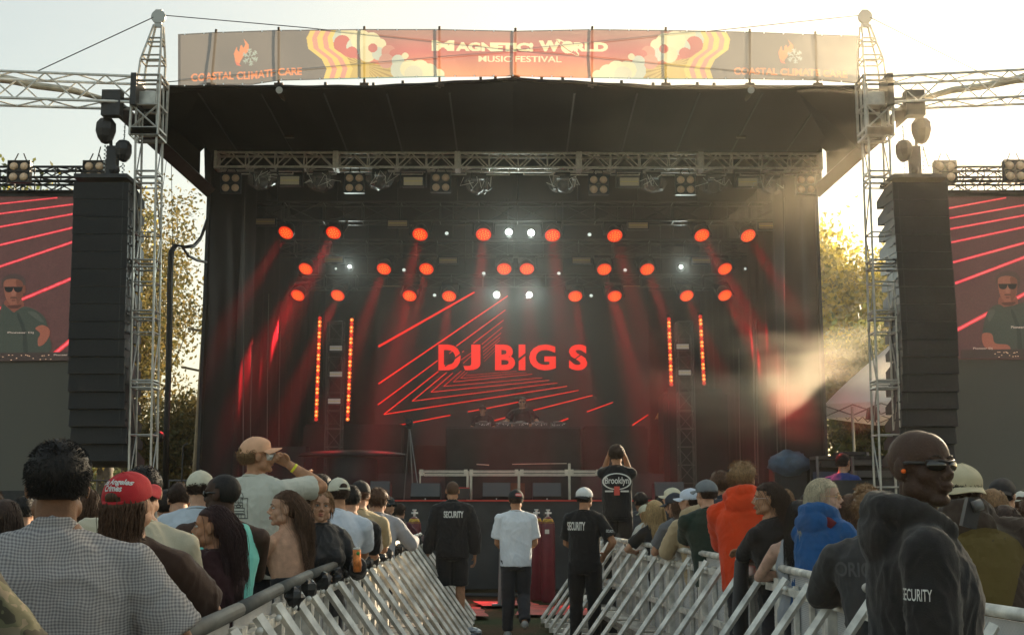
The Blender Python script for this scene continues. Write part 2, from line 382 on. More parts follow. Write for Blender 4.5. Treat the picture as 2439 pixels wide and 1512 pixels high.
for (x, y, Yb, lab) in [(549,436,23.9,'four lamp blinder at the far left end under the silver truss'),(844,436,23.9,'second blinder from the left under the silver truss'),(1050,435,23.9,'four lamp blinder left of the stage centre under the silver truss'),(1426,440,23.9,'four lamp blinder right of the stage centre under the silver truss'),(1633,440,23.9,'fifth blinder from the left under the silver truss'),(1920,440,23.9,'four lamp blinder at the far right end under the silver truss'),
    (45,409,21.8,'four lamp blinder on the black truss at the far left edge'),(224,409,21.8,'blinder on the black truss just left of the left speaker stack'),(2252,409,21.8,'blinder on the black truss beside the right speaker stack'),(2418,407,21.8,'four lamp blinder on the black truss at the far right edge')]:
    p = at(x, y, Yb)
    if b0 is None: b0 = blinder(p, lab)
    else: dup(b0, p, None, lab)
# strobes and plastic wrapped lamps under the truss
strm = mat('strobe_glass', (0.70,0.60,0.40), 0.4)
def strobe(loc, label, w=0.38, h=0.17, frame=True, group='strobe lights under the silver truss', m=None):
    t = thing('strobe_light', label, 'stage light', loc, 0, group)
    f_ = MB(); f_.box((0,0.07,0),(w+0.05,0.12,h+0.05))
    if frame:
        for x in (-w/2-0.07,w/2+0.07): f_.box((x,0.05,0.06),(0.03,0.05,0.34))
        f_.box((0,0.05,0.24),(w+0.16,0.06,0.05))
    f_.obj('housing', STEEL, t)
    p_ = MB(); p_.box((0,0.0,h*0.26),(w,0.02,h*0.44)); p_.box((0,0.0,-h*0.26),(w,0.02,h*0.44)); p_.obj('panel', m or strm, t)
    q_ = MB(); q_.box((0,-0.008,0),(w*0.96,0.012,h*0.07)); q_.obj('flash_tube', mat('strobe_tube', (0.85,0.70,0.15), 0.3), t)
    return t
for x, y, w_ in ((690,430,'left end of'),(984,432,'left of centre under'),(1499,433,'right of centre under'),(1781,434,'right end of')):
    strobe(at(x,y,23.8), 'rectangular strobe light at the %s the silver truss' % (w_ if 'under' in w_ else w_))
dim = mat('dim_strobe_glass', (0.40,0.30,0.18), 0.4)
for (x, y, Yd) in [(632,528,26),(947,532,26),(1520,537,26),(1830,538,26),(795,618,28),(1067,620,28),(1385,620,28),(1670,620,28),(932,686,30),(1505,686,30)]:
    strobe(at(x,y,Yd), 'dim strobe bar on the %s inner truss, %s' % ({26:'front',28:'middle',30:'rear'}[Yd], {632:'far left',947:'left of centre',1520:'right of centre',1830:'far right',795:'far left',1067:'left of centre',1385:'right of centre',1670:'far right',932:'left of the lit logo',1505:'right of the white lamps'}[x]), 0.42, 0.13, False, 'dim strobes on the inner trusses', dim)
plast = mat('clear_plastic_wrap', (0.5,0.5,0.48), 0.25, alpha=0.28, spec=0.8)
for k, (x, y) in enumerate([(625,430),(765,434),(905,430),(1140,440),(1340,438),(1555,437),(1700,440),(1838,440)]):
    p = at(x,y,23.9); t = thing('wrapped_moving_light', 'moving light wrapped in clear plastic, %s along the silver truss' % ('first','second','third','fourth','fifth','sixth','seventh','last')[k], 'stage light', p, 0, 'plastic wrapped moving lights')
    h = MB(); h.box((0,0,0.16),(0.3,0.22,0.1)); h.box((-0.15,0,0.02),(0.05,0.14,0.26)); h.box((0.15,0,0.02),(0.05,0.14,0.26)); h.ell((0,0,-0.05),(0.12,0.15,0.12),10,8); h.obj('head', STEEL, t, True)
    w = MB(); rr = random.Random(k)
    def fn(v, p_): 
        q = noise.noise(v*3.1 + Vector((k*3.3,0,0)))
        return p_*(1+0.28*q)
    w.ell((0,0,0.0),(0.29,0.2,0.19),14,8,fn=fn); w.obj('plastic_wrap', plast, t, False)
    fl = MB()
    for j in range(5):
        a = rr.uniform(-0.3,0.3); fl.path([(a, -0.2, rr.uniform(-0.15,0.15)),(a+rr.uniform(-0.15,0.15), -0.22, rr.uniform(-0.15,0.15)),(a+rr.uniform(-0.2,0.2), -0.2, rr.uniform(-0.15,0.15))], 0.006, 4)
    fl.obj('wrap_glint', mat('plastic_glint', (0.9,0.9,0.86), 0.2), t)  # pale strands that paint glints onto the plastic wrap
# inner dark trusses
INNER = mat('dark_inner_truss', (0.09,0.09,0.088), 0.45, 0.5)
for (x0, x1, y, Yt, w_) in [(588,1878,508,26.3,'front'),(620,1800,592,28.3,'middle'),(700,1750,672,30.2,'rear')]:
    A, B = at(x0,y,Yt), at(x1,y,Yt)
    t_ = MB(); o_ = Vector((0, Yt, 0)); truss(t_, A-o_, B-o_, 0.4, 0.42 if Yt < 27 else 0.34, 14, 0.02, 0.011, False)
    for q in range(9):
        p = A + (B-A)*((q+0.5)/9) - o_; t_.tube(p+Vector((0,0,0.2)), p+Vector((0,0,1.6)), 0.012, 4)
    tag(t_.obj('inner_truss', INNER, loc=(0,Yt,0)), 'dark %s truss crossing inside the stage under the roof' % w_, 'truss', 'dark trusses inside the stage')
# red wash lights
REDROWS = [[(682,553,-38),(795,553,-30),(1001,557,-16),(1152,557,-5),(1316,559,5),(1464,560,18),(1671,559,32),(1781,560,38)],
           [(729,639,-36),(915,639,-24),(1016,639,-16),(1201,639,-3),(1255,639,3),(1439,640,16),(1541,640,24),(1726,639,36)],
           [(710,702,-36),(805,702,-28),(976,703,-16),(1070,704,-6),(1370,704,6),(1464,704,16),(1635,703,28),(1726,702,34)]]
REDY = (26.1, 28.1, 29.0)
redglow = mat('red_led_lens', (0.3,0.02,0.01), 0.3, emit=(1.0,0.028,0.003), es=0.95)
dotglow = mat('orange_led_dot', (0.5,0.2,0.02), 0.3, emit=(1.0,0.40,0.05), es=1.5)
def washlamp():
    t = thing('wash_light', 'x', 'stage light', (0,0,0), 0, 'glowing red wash lights on the inner trusses')
    h = MB(); h.lathe([(0.10,0.24),(0.13,0.18),(0.172,0.08),(0.178,0.0),(0.174,-0.01)], (0,0,0), 18); h.obj('lamp_head', STEEL, t, True)
    l = MB(); l.lathe([(0.168,-0.02),(0.168,-0.03),(0.13,-0.034),(0.0,-0.036)], (0,0,0), 22); l.obj('lens', redglow, t)
    ds = MB(); rr = [(0,1),(0.055,6),(0.108,10)]
    for r_, n_ in rr:
        for i in range(n_):
            a = 2*math.pi*(i+0.3)/n_; ds.ell((r_*math.cos(a), r_*math.sin(a), -0.038), (0.0155,0.0155,0.005), 6, 4)
    ds.obj('led_dots', dotglow, t)
    yk = MB()
    for x in (-0.23,0.23): yk.box((x,0,0.16),(0.03,0.06,0.36))
    yk.box((0,0,0.36),(0.4,0.16,0.1)); yk.obj('yoke', STEEL, t)
    return t
wl0 = None; rown = ('front','middle','rear'); ords = ('first','second','third','fourth','fifth','sixth','seventh','eighth')
for r_, row in enumerate(REDROWS):
    for k, (x, y, tilt) in enumerate(row):
        p = at(x, y, REDY[r_]); lab = '%s red wash light from the left in the %s row' % (ords[k], rown[r_])
        if wl0 is None: wl0 = washlamp(); o = wl0; o['label'] = lab; o.location = p
        else: o = dup(wl0, p, None, lab)
        # lens (local -z) points down, outward and towards the crowd
        dv = Vector((math.tan(R(tilt*0.46)), -0.85, -1.0)).normalized()
        o.rotation_mode = 'QUATERNION'; o.rotation_quaternion = dv.to_track_quat('-Z','Y')
        L = bpy.data.lights.new('wash_beam', 'SPOT'); L.energy = (1750 if r_ < 2 else 2400)*(0.30 if abs(tilt) < 20 else (0.55 if abs(tilt) < 29 else 0.9))*(0.5 if x > 1600 else (0.75 if x > 1400 else 1.0)); L.color = (1.0,0.02,0.03); L.spot_size = R(11); L.spot_blend = 1.0; L.shadow_soft_size = 0.10
        lo = bpy.data.objects.new('wash_beam', L); C.objects.link(lo); lo.parent = o; lo.location = (0,0,-0.06)
# white lamps
whiteglow = mat('white_lamp_lens', (0.9,0.9,0.9), 0.3, emit=(0.9,1.0,0.92), es=9.0)
dimw = mat('small_lamp_lens', (0.9,0.9,0.9), 0.3, emit=(0.75,0.85,0.78), es=0.9)
wp = None
for k, (x, y, Yw, s_) in enumerate([(1212,553,26.1,1),(1265,555,26.1,1),(1183,702,29,1),(1261,702,29,0.9),(833,635,28.1,0.55),(1622,636,28.1,0.55)]):
    t = thing('white_spotlight', ['left one of two bright white lamps in the front row','right one of two bright white lamps in the front row','left one of two bright white lamps in the rear row','right one of two bright white lamps in the rear row','single white lamp at left in the middle row','single white lamp at right in the middle row'][k], 'stage light', at(x,y,Yw), 0, 'bright white lamps')
    h = MB(); h.lathe([(0.05,0.22),(0.09,0.16),(0.10,0.0),(0.09,-0.005)], (0,0,0), 14, (0,1,0)); h.obj('lamp_head', STEEL, t, True)
    l = MB(); l.ell((0,-0.01,0), (0.075*s_,0.03,0.075*s_), 12, 8); l.obj('lens', whiteglow, t, True)
    L = bpy.data.lights.new('white_beam', 'SPOT'); L.energy = (60 if k < 2 else 120)*s_; L.color = (0.85,1.0,0.9); L.spot_size = R(100); L.spot_blend = 1.0; L.shadow_soft_size = 0.06
    lo = bpy.data.objects.new('white_beam', L); C.objects.link(lo); lo.parent = t; lo.location = (0,-0.08,0); lo.rotation_euler = (R(-(90-18)),0,0)
for k, (x, y, Yw) in enumerate([(1064,556,26.1),(1404,559,26.1),(962,643,28.1),(1489,643,28.1),(1152,651,28.1),(1331,651,28.1),(1035,703,29),(1408,704,29),(800,640,28.1),(1775,640,28.1)]):
    t = thing('small_spotlight', 'small dim white lamp, number %s' % '' if False else
        ['small white lamp left of the first bright pair','small white lamp right of the first bright pair','small white lamp at left between middle row reds','small white lamp at right between middle row reds','faint white lamp above the left rear bright lamp','faint white lamp right of the two central middle row reds','small white lamp left of the fourth rear red light','small white lamp right of the fifth rear red light','tiny faint lamp left of the left single white lamp','tiny faint lamp right of the right single white lamp'][k], 'stage light', at(x,y,Yw), 0, 'small dim white lamps')
    h = MB(); h.lathe([(0.04,0.14),(0.05,0.1),(0.05,0.0)], (0,0,0), 10, (0,1,0)); h.obj('lamp_head', STEEL, t, True)
    l = MB(); l.ell((0,-0.005,0), (0.042 if k < 8 else 0.03,0.02,0.038 if k < 8 else 0.03), 10, 6); l.obj('lens', dimw, t, True)
# ------------------------------------------------------------------ centre LED screen
def Zc(x, y): return ((1000+x/3.024)/1.148, (750+y/3.024)/1.148)
YS = 29.3
scr = thing('led_screen', 'large dark LED wall behind the DJ showing red lines and the words DJ BIG S', 'screen', (0,YS,0))
s0 = at(898,685,YS); s1 = at(1550,1060,YS)
m_ = MB(); m_.box(((s0.x+s1.x)/2, 0.1, (s0.z+s1.z)/2), (s1.x-s0.x, 0.16, s0.z-s1.z)); m_.obj('panel', mat('dark_led_panel', (0.018,0.015,0.014), 0.6), scr)
REDL = mat('red_led_line', (0.3,0.01,0.005), 0.5, emit=(1.0,0.012,0.003), es=0.95)
lines = [((105,597),(900,147),20,15),((105,905),(1175,178),14,10),((100,1078),(595,712),11,9),((750,592),(1155,295),9,7),((150,1157),(600,802),10,8),((890,570),(1140,378),7,5),
 ((385,1047),(668,812),8,6),((960,578),(1130,437),5,4),((540,973),(720,815),6,5),((965,610),(1120,485),4,4),((645,925),(790,797),5,4),((970,640),(1112,522),4,3),((725,888),(820,800),4,3),((970,668),(1108,545),3,3),((785,858),(840,808),3,3),((975,695),(1090,590),3,2),((980,720),(1070,630),2,2),
 ((680,740),(812,632),6,6),((690,655),(720,630),6,6),((785,710),(870,650),4,4),((805,735),(885,662),4,4),
 ((150,1157),(940,1035),9,7),((940,1035),(1665,924),7,5),((385,1047),(1585,897),6,4),((540,973),(1517,875),5,4),((645,925),(1462,854),4,3),((725,888),(1377,824),4,3),((785,858),(1330,812),3,2),((830,835),(1250,800),2,2),
 ((845,1135),(945,1117),8,8),((995,1108),(1262,1055),8,8),((1318,1043),(1760,958),8,6),((1040,1215),(1225,1163),10,9),((1368,1128),(1875,1000),9,7),((365,1228),(700,1163),9,9),((228,1250),(335,1235),7,8),((875,1248),(930,1240),9,9),((1552,1236),(1675,1190),12,12),((1830,1135),(2045,1057),9,8),((2205,1247),(2335,1160),11,10)]
ln = MB()
for a, b_, w0, w1 in lines:
    ax, ay = Zc(*a); bx, by = Zc(*b_); L_ = math.hypot(bx-ax, by-ay); nx_, ny_ = -(by-ay)/L_, (bx-ax)/L_; w0 /= 7.6; w1 /= 7.6
    q = [at(ax+nx_*w0, ay+ny_*w0, YS-0.006), at(bx+nx_*w1, by+ny_*w1, YS-0.006), at(bx-nx_*w1, by-ny_*w1, YS-0.006), at(ax-nx_*w0, ay-ny_*w0, YS-0.006)]
    ln.add([v-Vector((0,YS,0)) for v in q], [(0,1,2,3)])
ln.obj('line_graphic', REDL, scr)
tx = MB()
for ch, x0, x1 in (('D',602,785),('J',808,948),('B',1070,1235),('I',1265,1320),('G',1352,1572),('S',1680,1832)):
    v, f_ = textfit(ch, x0, 792, x1, 580, 0.035)
    tx.add([at(*Zc(p[0], p[1]), YS-0.010)-Vector((0,YS,0)) for p in v], f_)
tx.obj('title_text', mat('red_led_text', (0.3,0.01,0.005), 0.5, emit=(1.0,0.012,0.003), es=0.95), scr)
cut = MB()
for a, b_, w_ in (((1255,712),(1335,650),20),((1712,715),(1790,655),12),((655,760),(800,645),14),((1790,640),(1840,600),0.1)):
    ax, ay = Zc(*a); bx, by = Zc(*b_); L_ = math.hypot(bx-ax, by-ay); nx_, ny_ = -(by-ay)/L_*w_/7.6, (bx-ax)/L_*w_/7.6
    cut.add([at(x, y, YS-0.014)-Vector((0,YS,0)) for x, y in ((ax+nx_,ay+ny_),(bx+nx_,by+ny_),(bx-nx_,by-ny_),(ax-nx_,ay-ny_))], [(0,1,2,3)])
cut.obj('letter_cut', mat('dark_led_panel', (0,0,0)), scr)
# LED bar towers
def ledbar(x0, y0, x1, y1, n, lab, Yb=26.6):
    t = thing('led_light_bar', lab, 'light bar', (0,Yb,0), 0, 'upright bars of red and amber lamps')
    A = at(x0,y0,Yb); B = at(x1,y1,Yb); o_ = Vector((0,Yb,0))
    bk = MB(); bk.path([A-o_+Vector((0,0.06,0.1)), B-o_+Vector((0,0.06,-0.05))], 0.06, 4); bk.obj('housing', STEEL, t)
    br_ = MB(); dk = MB()
    for i in range(n):
        p = A + (B-A)*(i/(n-1)) - o_
        (dk if (i*7+n) % 3 == 1 else br_).ell(p, (0.043,0.03,0.043), 8, 6)
    br_.obj('amber_lamps', mat('amber_lamp', (0.5,0.2,0.05), 0.3, emit=(1.0,0.13,0.015), es=1.4), t, True)
    dk.obj('red_lamps', mat('deep_red_lamp', (0.4,0.02,0.02), 0.3, emit=(0.8,0.035,0.02), es=0.8), t, True)
    cr_ = MB()
    for i in range(n):
        if (i*7+n) % 3 != 1: cr_.ell(A + (B-A)*(i/(n-1)) - o_ + Vector((0,-0.024,0)), (0.02,0.014,0.02), 6, 4)
    cr_.obj('lamp_cores', mat('amber_core', (0.8,0.6,0.2), 0.3, emit=(1.0,0.62,0.16), es=1.5), t, True)
ledbar(762,758,753,998,28,'far left upright bar of red and amber lamps')
ledbar(838,762,828,998,27,'left upright lamp bar nearest the LED wall')
ledbar(1593,760,1599,915,19,'right upright lamp bar nearest the LED wall')
ledbar(1668,754,1677,912,19,'far right upright bar of red and amber lamps')
sp = mat('pale_strobe_panel', (0.85,0.80,0.74), 0.6)
for x, y, lab in ((800,829,'pale strobe panel, topmost of three between the left lamp bars'),(800,891,'pale strobe panel, middle one between the left lamp bars'),(796,955,'pale strobe panel, lowest of three between the left lamp bars'),(1626,825,'dull pinkish strobe panel between the right lamp bars'),(1631,887,'bright pale strobe panel between the right lamp bars')):
    strobe(at(x,y,26.6), lab, 0.27, 0.11, False, 'strobe panels between the lamp bars', sp)
for s in (-1,1):
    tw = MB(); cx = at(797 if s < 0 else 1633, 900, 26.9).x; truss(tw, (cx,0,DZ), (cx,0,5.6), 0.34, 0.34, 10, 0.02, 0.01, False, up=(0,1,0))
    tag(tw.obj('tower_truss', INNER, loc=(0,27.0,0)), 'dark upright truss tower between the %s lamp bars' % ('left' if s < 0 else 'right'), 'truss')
# ------------------------------------------------------------------ DJ riser, masking, stage gear
def wbox(px0, py0, px1, py1, Y, dep, name, m, lab, cat, group=None, bev=0.0):
    a = at(px0,py0,Y); b_ = at(px1,py1,Y); mb = MB(); z1 = a.z; z0 = b_.z
    mb.box(((b_.x-a.x)/2, dep/2, (z1-z0)/2), (b_.x-a.x, dep, z1-z0))
    o = mb.obj(name, m, loc=(a.x, Y, z0))
    if bev > 0:
        bm = bmesh.new(); bm.from_mesh(o.data); bmesh.ops.bevel(bm, geom=bm.edges[:], offset=bev, segments=2, affect='EDGES'); bm.to_mesh(o.data); bm.free()
    if lab: tag(o, lab, cat, group)
    return o
dj = thing('dj_booth', 'black draped DJ booth on a riser at the middle of the stage', 'DJ booth', (0,26.3,DZ))
def djc(mb, nm, m, sm=False):
    for i, v in enumerate(mb.v): mb.v[i] = (v[0], v[1]-26.3, v[2]-DZ)
    return mb.obj(nm, m, dj, sm)
a = at(1062,1016,26.3); b_ = at(1382,1016,26.3)
djc(cloth([(a.x,26.9),(a.x,26.3),(b_.x,26.3),(b_.x,26.9)], DZ+0.02, a.z-0.03, 0.012, 5, 6, 4), 'drape', BLACK, True)
t_ = MB(); t_.box(((a.x+b_.x)/2,26.6,a.z-0.02),(b_.x-a.x,0.62,0.04)); djc(t_, 'table_top', STEEL)
pf = MB(); pf.box((0.0,28.0,DZ+0.3),(6.6,2.6,0.6)); djc(pf, 'riser', mat('matt_black_panel',(0,0,0)))
TZ = a.z
gear = []
for k, (x, w, lab) in enumerate([(1150,0.34,'black media player at the left end of the DJ booth'),(1200,0.34,'black media player left of the mixer on the DJ booth'),(1240,0.36,'black DJ mixer with lit knobs in front of the tall DJ'),(1285,0.34,'black media player right of the mixer on the DJ booth'),(1330,0.34,'black media player at the right end of the DJ booth')]):
    p = at(x,1010,26.45); t = thing('dj_player', lab, 'DJ gear', (p.x,26.55,TZ+0.002), 0, 'decks on the DJ booth')
    m1 = MB(); m1.box((0,0,0.05),(w,0.38,0.1),(R(6),0,0)); m1.obj('case', STEEL, t)
    m2 = MB(); m2.lathe([(0.11,0.0),(0.11,0.015),(0.09,0.022)], (0,-0.03,0.105), 18); m2.obj('jog_wheel', mat('grey_plastic',(0.15,0.15,0.15),0.4), t)
    m3 = MB(); rr = random.Random(k)
    for j in range(9): m3.box((rr.uniform(-w*0.45,w*0.45), -0.2, 0.045+rr.uniform(-0.02,0.03)), (0.012,0.008,0.01))
    m3.obj('button_lights', mat('small_white_led',(0.5,0.5,0.5),0.4,emit=(0.8,0.7,0.6),es=0.7), t)
wbox(722,1010,960,1150,27.2,1.2,'covered_riser',BLACK,'tall black covered riser left of the DJ booth','riser',None,0.05)
wbox(560,1062,740,1160,26.5,1.4,'covered_gear',mat('dark_gear_cover',(0.02,0.02,0.021),0.8,var=0.3,scale=3),'low black covered gear stack at stage left edge','equipment cover',None,0.15)
wbox(1388,1014,1545,1150,27.4,1.0,'covered_riser',BLACK,'tall black covered riser right of the DJ booth','riser',None,0.05)
wbox(1580,925,1740,1160,28.2,1.2,'backline_cover',BLACK2,'big black cloth covered stack under the right lamp bars','equipment cover',None,0.12)
# small triangle of pale cloth at the right of the screen
tri = MB(); q = [at(x,y,31.5) for x,y in ((1560,997),(1584,997),(1584,952))]; tri.add(q,[(0,1,2)]); tri.add([v+Vector((0,0.03,0)) for v in q],[(2,1,0)])
tag(recalc(tri.obj('cloth_flap', mat('pale_canvas',(0.6,0.5,0.25),0.8,emit=(1.0,0.75,0.3),es=0.0,transl=(0.5,0.4,0.2)))), 'small pale triangular flap of canvas right of the LED wall', 'cloth')
bt = MB(); 
def fnb(v,p_): return p_*(1+0.22*noise.noise(v*2.2))
p = at(1880,1098,24.6); bt.ell((0,0,0),(0.42,0.3,0.26),18,12,fn=fnb); bt.obj  
tag(bt.obj('blue_tarpaulin', mat('blue_tarpaulin',(0.06,0.12,0.2),0.6,var=0.3,scale=6), smooth=True, loc=(p.x,p.y,p.z-0.05)), 'crumpled blue tarpaulin over gear at the right side of the stage', 'tarpaulin')
wbox(1845,1105,1925,1195,24.5,0.6,'road_case',STEEL,'dark equipment case under the blue tarpaulin','case',None,0.02)
# drum cover / low thing with a red sheen
cv = MB(); p = at(840,1085,25.2)
def fnc(v,p_): return Vector((p_.x, p_.y, p_.z if v.z > 0 else p_.z*0.4))
cv.ell((0,0,0),(1.15,0.5,0.12),28,8,fn=fnc); cv.path([(0,0,-0.05),(0,0,-(p.z-DZ))],[0.5,0.55],12)
tag(cv.obj('covered_table', mat('shiny_black_cover',(0.02,0.02,0.022),0.6,spec=0.25), smooth=True, loc=p), 'wide round table under a glossy black cover on the left of the stage', 'table')
# platform frame in pale aluminium
fr = thing('platform_frame', 'pale aluminium stage platform frame standing open at the deck edge', 'frame', (0,23.7,DZ))
PALE = mat('pale_aluminium', (0.62,0.58,0.48), 0.5, 0.35, var=0.15, scale=9)
o_ = Vector((0,23.7,DZ)); zt = at(1200,1121,23.7).z; zb = at(1200,1129,23.7).z
for xa, xb in ((1000,1113),(1119,1234),(1239,1353),(1358,1428)):
    m_ = MB(); A = at(xa,0,23.7); B = at(xb,0,23.7)
    xa_, xb_ = at(xa,1120,23.7).x, at(xb,1120,23.7).x
    for z in (zt, zb): m_.box(((xa_+xb_)/2, 0, z-DZ), (xb_-xa_, 0.03, 0.02)); m_.box(((xa_+xb_)/2, 1.1, z-DZ), (xb_-xa_, 0.03, 0.02))
    for x in (xa_, xb_): m_.box((x+0.03*(1 if x == xa_ else -1), 0, (zt+zb)/2-DZ), (0.07, 0.05, 0.12)); m_.box((x, 0.55, (zt+zb)/2-DZ), (0.03, 1.1, 0.05))
    m_.obj('deck_frame', PALE, fr)
for x, y1 in ((1001,1150),(1114,1187),(1122,1188),(1236,1178),(1356,1188)):
    m_ = MB(); X = at(x,1120,23.7).x; m_.tube((X,0,0.02),(X,0,zt-DZ),0.026 if x > 1010 else 0.015,8); m_.obj('leg', PALE, fr)
m_ = MB(); m_.tube(Vector((at(1356,1100,23.7).x,0,zt-DZ)), Vector((at(1356,1100,23.7).x,0,at(1356,1103,23.7).z-DZ)), 0.026, 8); m_.tube(at(1135,1105,23.7)-o_, at(1165,1107,23.7)-o_, 0.01,4); m_.tube(at(1220,1105,23.7)-o_, at(1350,1103,23.7)-o_, 0.008,4); m_.obj('loose_tube', PALE, fr)
# floor monitors
def monitor(x0, y0, x1, y1, lab):
    a = at(x0,y0,23.25); b_ = at(x1,y1,23.25); w = b_.x-a.x; h = a.z-DZ
    t = thing('floor_monitor', lab, 'speaker', ((a.x+b_.x)/2, 23.25, DZ+0.002), 0, 'wedge monitors along the stage edge')
    m1 = MB(); m1.v = [(-w/2,0.08,0),(w/2,0.08,0),(w/2,0.5,0),(-w/2,0.5,0),(-w/2,0.0,h*0.25),(w/2,0.0,h*0.25),(w/2,0.15,h),(-w/2,0.15,h),(w/2,0.5,h*0.8),(-w/2,0.5,h*0.8)]
    m1.f = [(3,2,1,0),(0,1,5,4),(4,5,6,7),(7,6,8,9),(9,8,2,3),(0,4,7,9,3),(1,2,8,6,5)]; m1.mi=[0]*7; m1.obj('cabinet', STEEL, t)
    m2 = MB(); m2.v = [(-w/2+0.008,-0.006,h*0.26),(w/2-0.008,-0.006,h*0.26),(w/2-0.008,0.143,h*0.99),(-w/2+0.008,0.143,h*0.99)]; m2.f=[(0,1,2,3)]; m2.mi=[0]; m2.obj('grille', mat('monitor_grille',(0.075,0.08,0.085),0.6,bump=0.2,bscale=150), t)
    m3 = MB(); m3.lathe([(0.012,0),(0.012,0.01)], (0,0.02,h*0.12), 8, (0,-1,0)); m3.obj('badge', mat('white_badge',(0.7,0.7,0.7),0.5), t)
for q in ((880,1145,927,1188,'floor monitor at the far left, behind the crowd by the barricade'),(978,1150,1048,1190,'floor monitor left of the buzz cut guard'),(1149,1149,1216,1190,'floor monitor just left of the black cap of the white t-shirt man'),(1269,1149,1337,1190,'floor monitor between the white t-shirt man and the white cap guard'),(1560,1147,1632,1190,'floor monitor right of the photographer')): monitor(*q)
wbox(1216,1150,1250,1188,24.4,0.3,'wooden_box',mat('brown_wood',(0.12,0.05,0.02),0.7,var=0.3,scale=12),'small brown wooden box between two floor monitors','box')
wbox(1085,1163,1118,1188,23.3,0.3,'road_case',mat('case_black',(0.03,0.02,0.02),0.5),'small black case with a red lid on the stage edge','case')
wbox(1085,1160,1118,1162.5,23.3,0.3,'case_lid',mat('red_gleam_and_lid',(0,0,0)),'thin red lid lying on the small black case','lid')
# camera tripod
tp = thing('camera_tripod', 'tall grey camera tripod standing at the stage edge left of the booth', 'tripod', (0,24.1,DZ))
o_ = Vector((0,24.1,DZ)); GR = mat('grey_metal',(0.22,0.22,0.22),0.4,0.5); hd = at(975,1016,24.1)-o_
for q in ((985,1190,0.0),(1003,1190,-0.25),(958,1190,0.35)):
    m_ = MB(); e = at(q[0],q[1],24.1)-o_; e.z = 0.0; e.y = q[2]; m_.tube(hd, e, 0.012, 6); m_.obj('leg', GR, tp)
m_ = MB(); m_.box(hd+Vector((0,0,0.08)), (0.12,0.3,0.12)); m_.tube(hd+Vector((0,-0.15,0.08)), hd+Vector((0,-0.28,0.08)), 0.045, 10); m_.tube(hd+Vector((0.02,0,0.1)), hd+Vector((-0.12,0,0.22)), 0.012, 6); m_.box(hd+Vector((0,0,-0.02)),(0.1,0.06,0.05)); m_.obj('video_camera', STEEL, tp)
# ------------------------------------------------------------------ people
RAILT = {-1: [(2.2,-1.06),(3.76,-1.08),(4.85,-1.11),(5.96,-1.18),(7.7,-1.25),(12.75,-1.27),(19,-1.3)], 1: [(2.3,2.8),(4.85,2.02),(6.2,1.82),(8,1.85),(10.5,1.72),(12.75,1.48),(14.3,1.32),(19,1.05)]}
def lerpline(tab, Y):
    for (y0,x0),(y1,x1) in zip(tab[:-1],tab[1:]):
        if Y <= y1: return x0+(x1-x0)*(Y-y0)/(y1-y0)
    return tab[-1][1]
def rx(a): return Matrix.Rotation(a, 3, 'X')
def rz_(a): return Matrix.Rotation(a, 3, 'Z')
def remesh(mb, name, m, parent, vox, smooth_it=2, disp=None, loc=None):
    """close the lofts into ONE continuous skin"""
    o = mb.obj('tmp_shape')
    md = o.modifiers.new('r', 'REMESH'); md.mode = 'VOXEL'; md.voxel_size = vox; md.adaptivity = 0
    if smooth_it:
        s = o.modifiers.new('s', 'SMOOTH'); s.factor = 0.5; s.iterations = smooth_it
    dg = bpy.context.evaluated_depsgraph_get(); me = bpy.data.meshes.new_from_object(o.evaluated_get(dg))
    old = o.data; bpy.data.objects.remove(o); bpy.data.meshes.remove(old)
    me.materials.clear(); me.materials.append(m); me.name = name
    if disp:
        n = len(me.vertices); co = np.empty(n*3); me.vertices.foreach_get('co', co); co = co.reshape(-1,3)
        no = np.empty(n*3); me.vertices.foreach_get('normal', no); no = no.reshape(-1,3)
        amp, fx, fz, seed = disp
        dv = np.empty(n)
        sdv = Vector((seed*3.7, seed*1.3, seed*2.1))
        for i in range(n):
            c = co[i]; q = Vector((c[0]*fx, c[1]*fx, c[2]*fz))
            w = noise.noise(q*0.6 + sdv)*2.0
            a = noise.noise(Vector((q.x + w, q.y + w*0.6, q.z - w)) + sdv)
            a2 = noise.noise(Vector((q.x*1.9 - w*0.7, q.y*1.9, q.z*2.1 + w)) - sdv)
            dv[i] = (max(0,1-abs(a)*4.0))*amp*0.50 + (max(0,1-abs(a2)*4.5))*amp*0.30 + noise.noise(q*0.45 - sdv)*amp*1.2 - amp*0.35
        co += no*dv[:,None]; me.vertices.foreach_set('co', co.ravel())
    me.polygons.foreach_set('use_smooth', [True]*len(me.polygons)); me.update()
    ob = bpy.data.objects.new(name, me); C.objects.link(ob)
    if parent is not None: ob.parent = parent
    return ob
def ik(S, W, a, b, pole):
    d = W - S; L = d.length
    if L > (a+b)*0.995: W = S + d*((a+b)*0.995/L); d = W-S; L = d.length
    if L < abs(a-b)*1.05: W = S + d*(abs(a-b)*1.05/max(L,1e-4)); d = W-S; L = d.length
    u = d/L; x = (a*a - b*b + L*L)/(2*L); h = math.sqrt(max(0, a*a-x*x))
    p = Vector(pole); p = p - u*p.dot(u)
    if p.length < 1e-4: p = Vector((0,0,-1))
    p.normalize()
    return S + u*x + p*h, W
SKINS = {'tan': (0.42,0.215,0.12), 'pale': (0.56,0.34,0.25), 'fair': (0.50,0.28,0.18), 'brown': (0.20,0.10,0.055), 'dark': (0.052,0.025,0.015), 'olive': (0.36,0.19,0.11)}
def skinmat(s): return mat('skin_'+s, SKINS[s], 0.62, var=0.20, scale=22, bump=0.22, bscale=150, spec=0.3, sss=0.08)
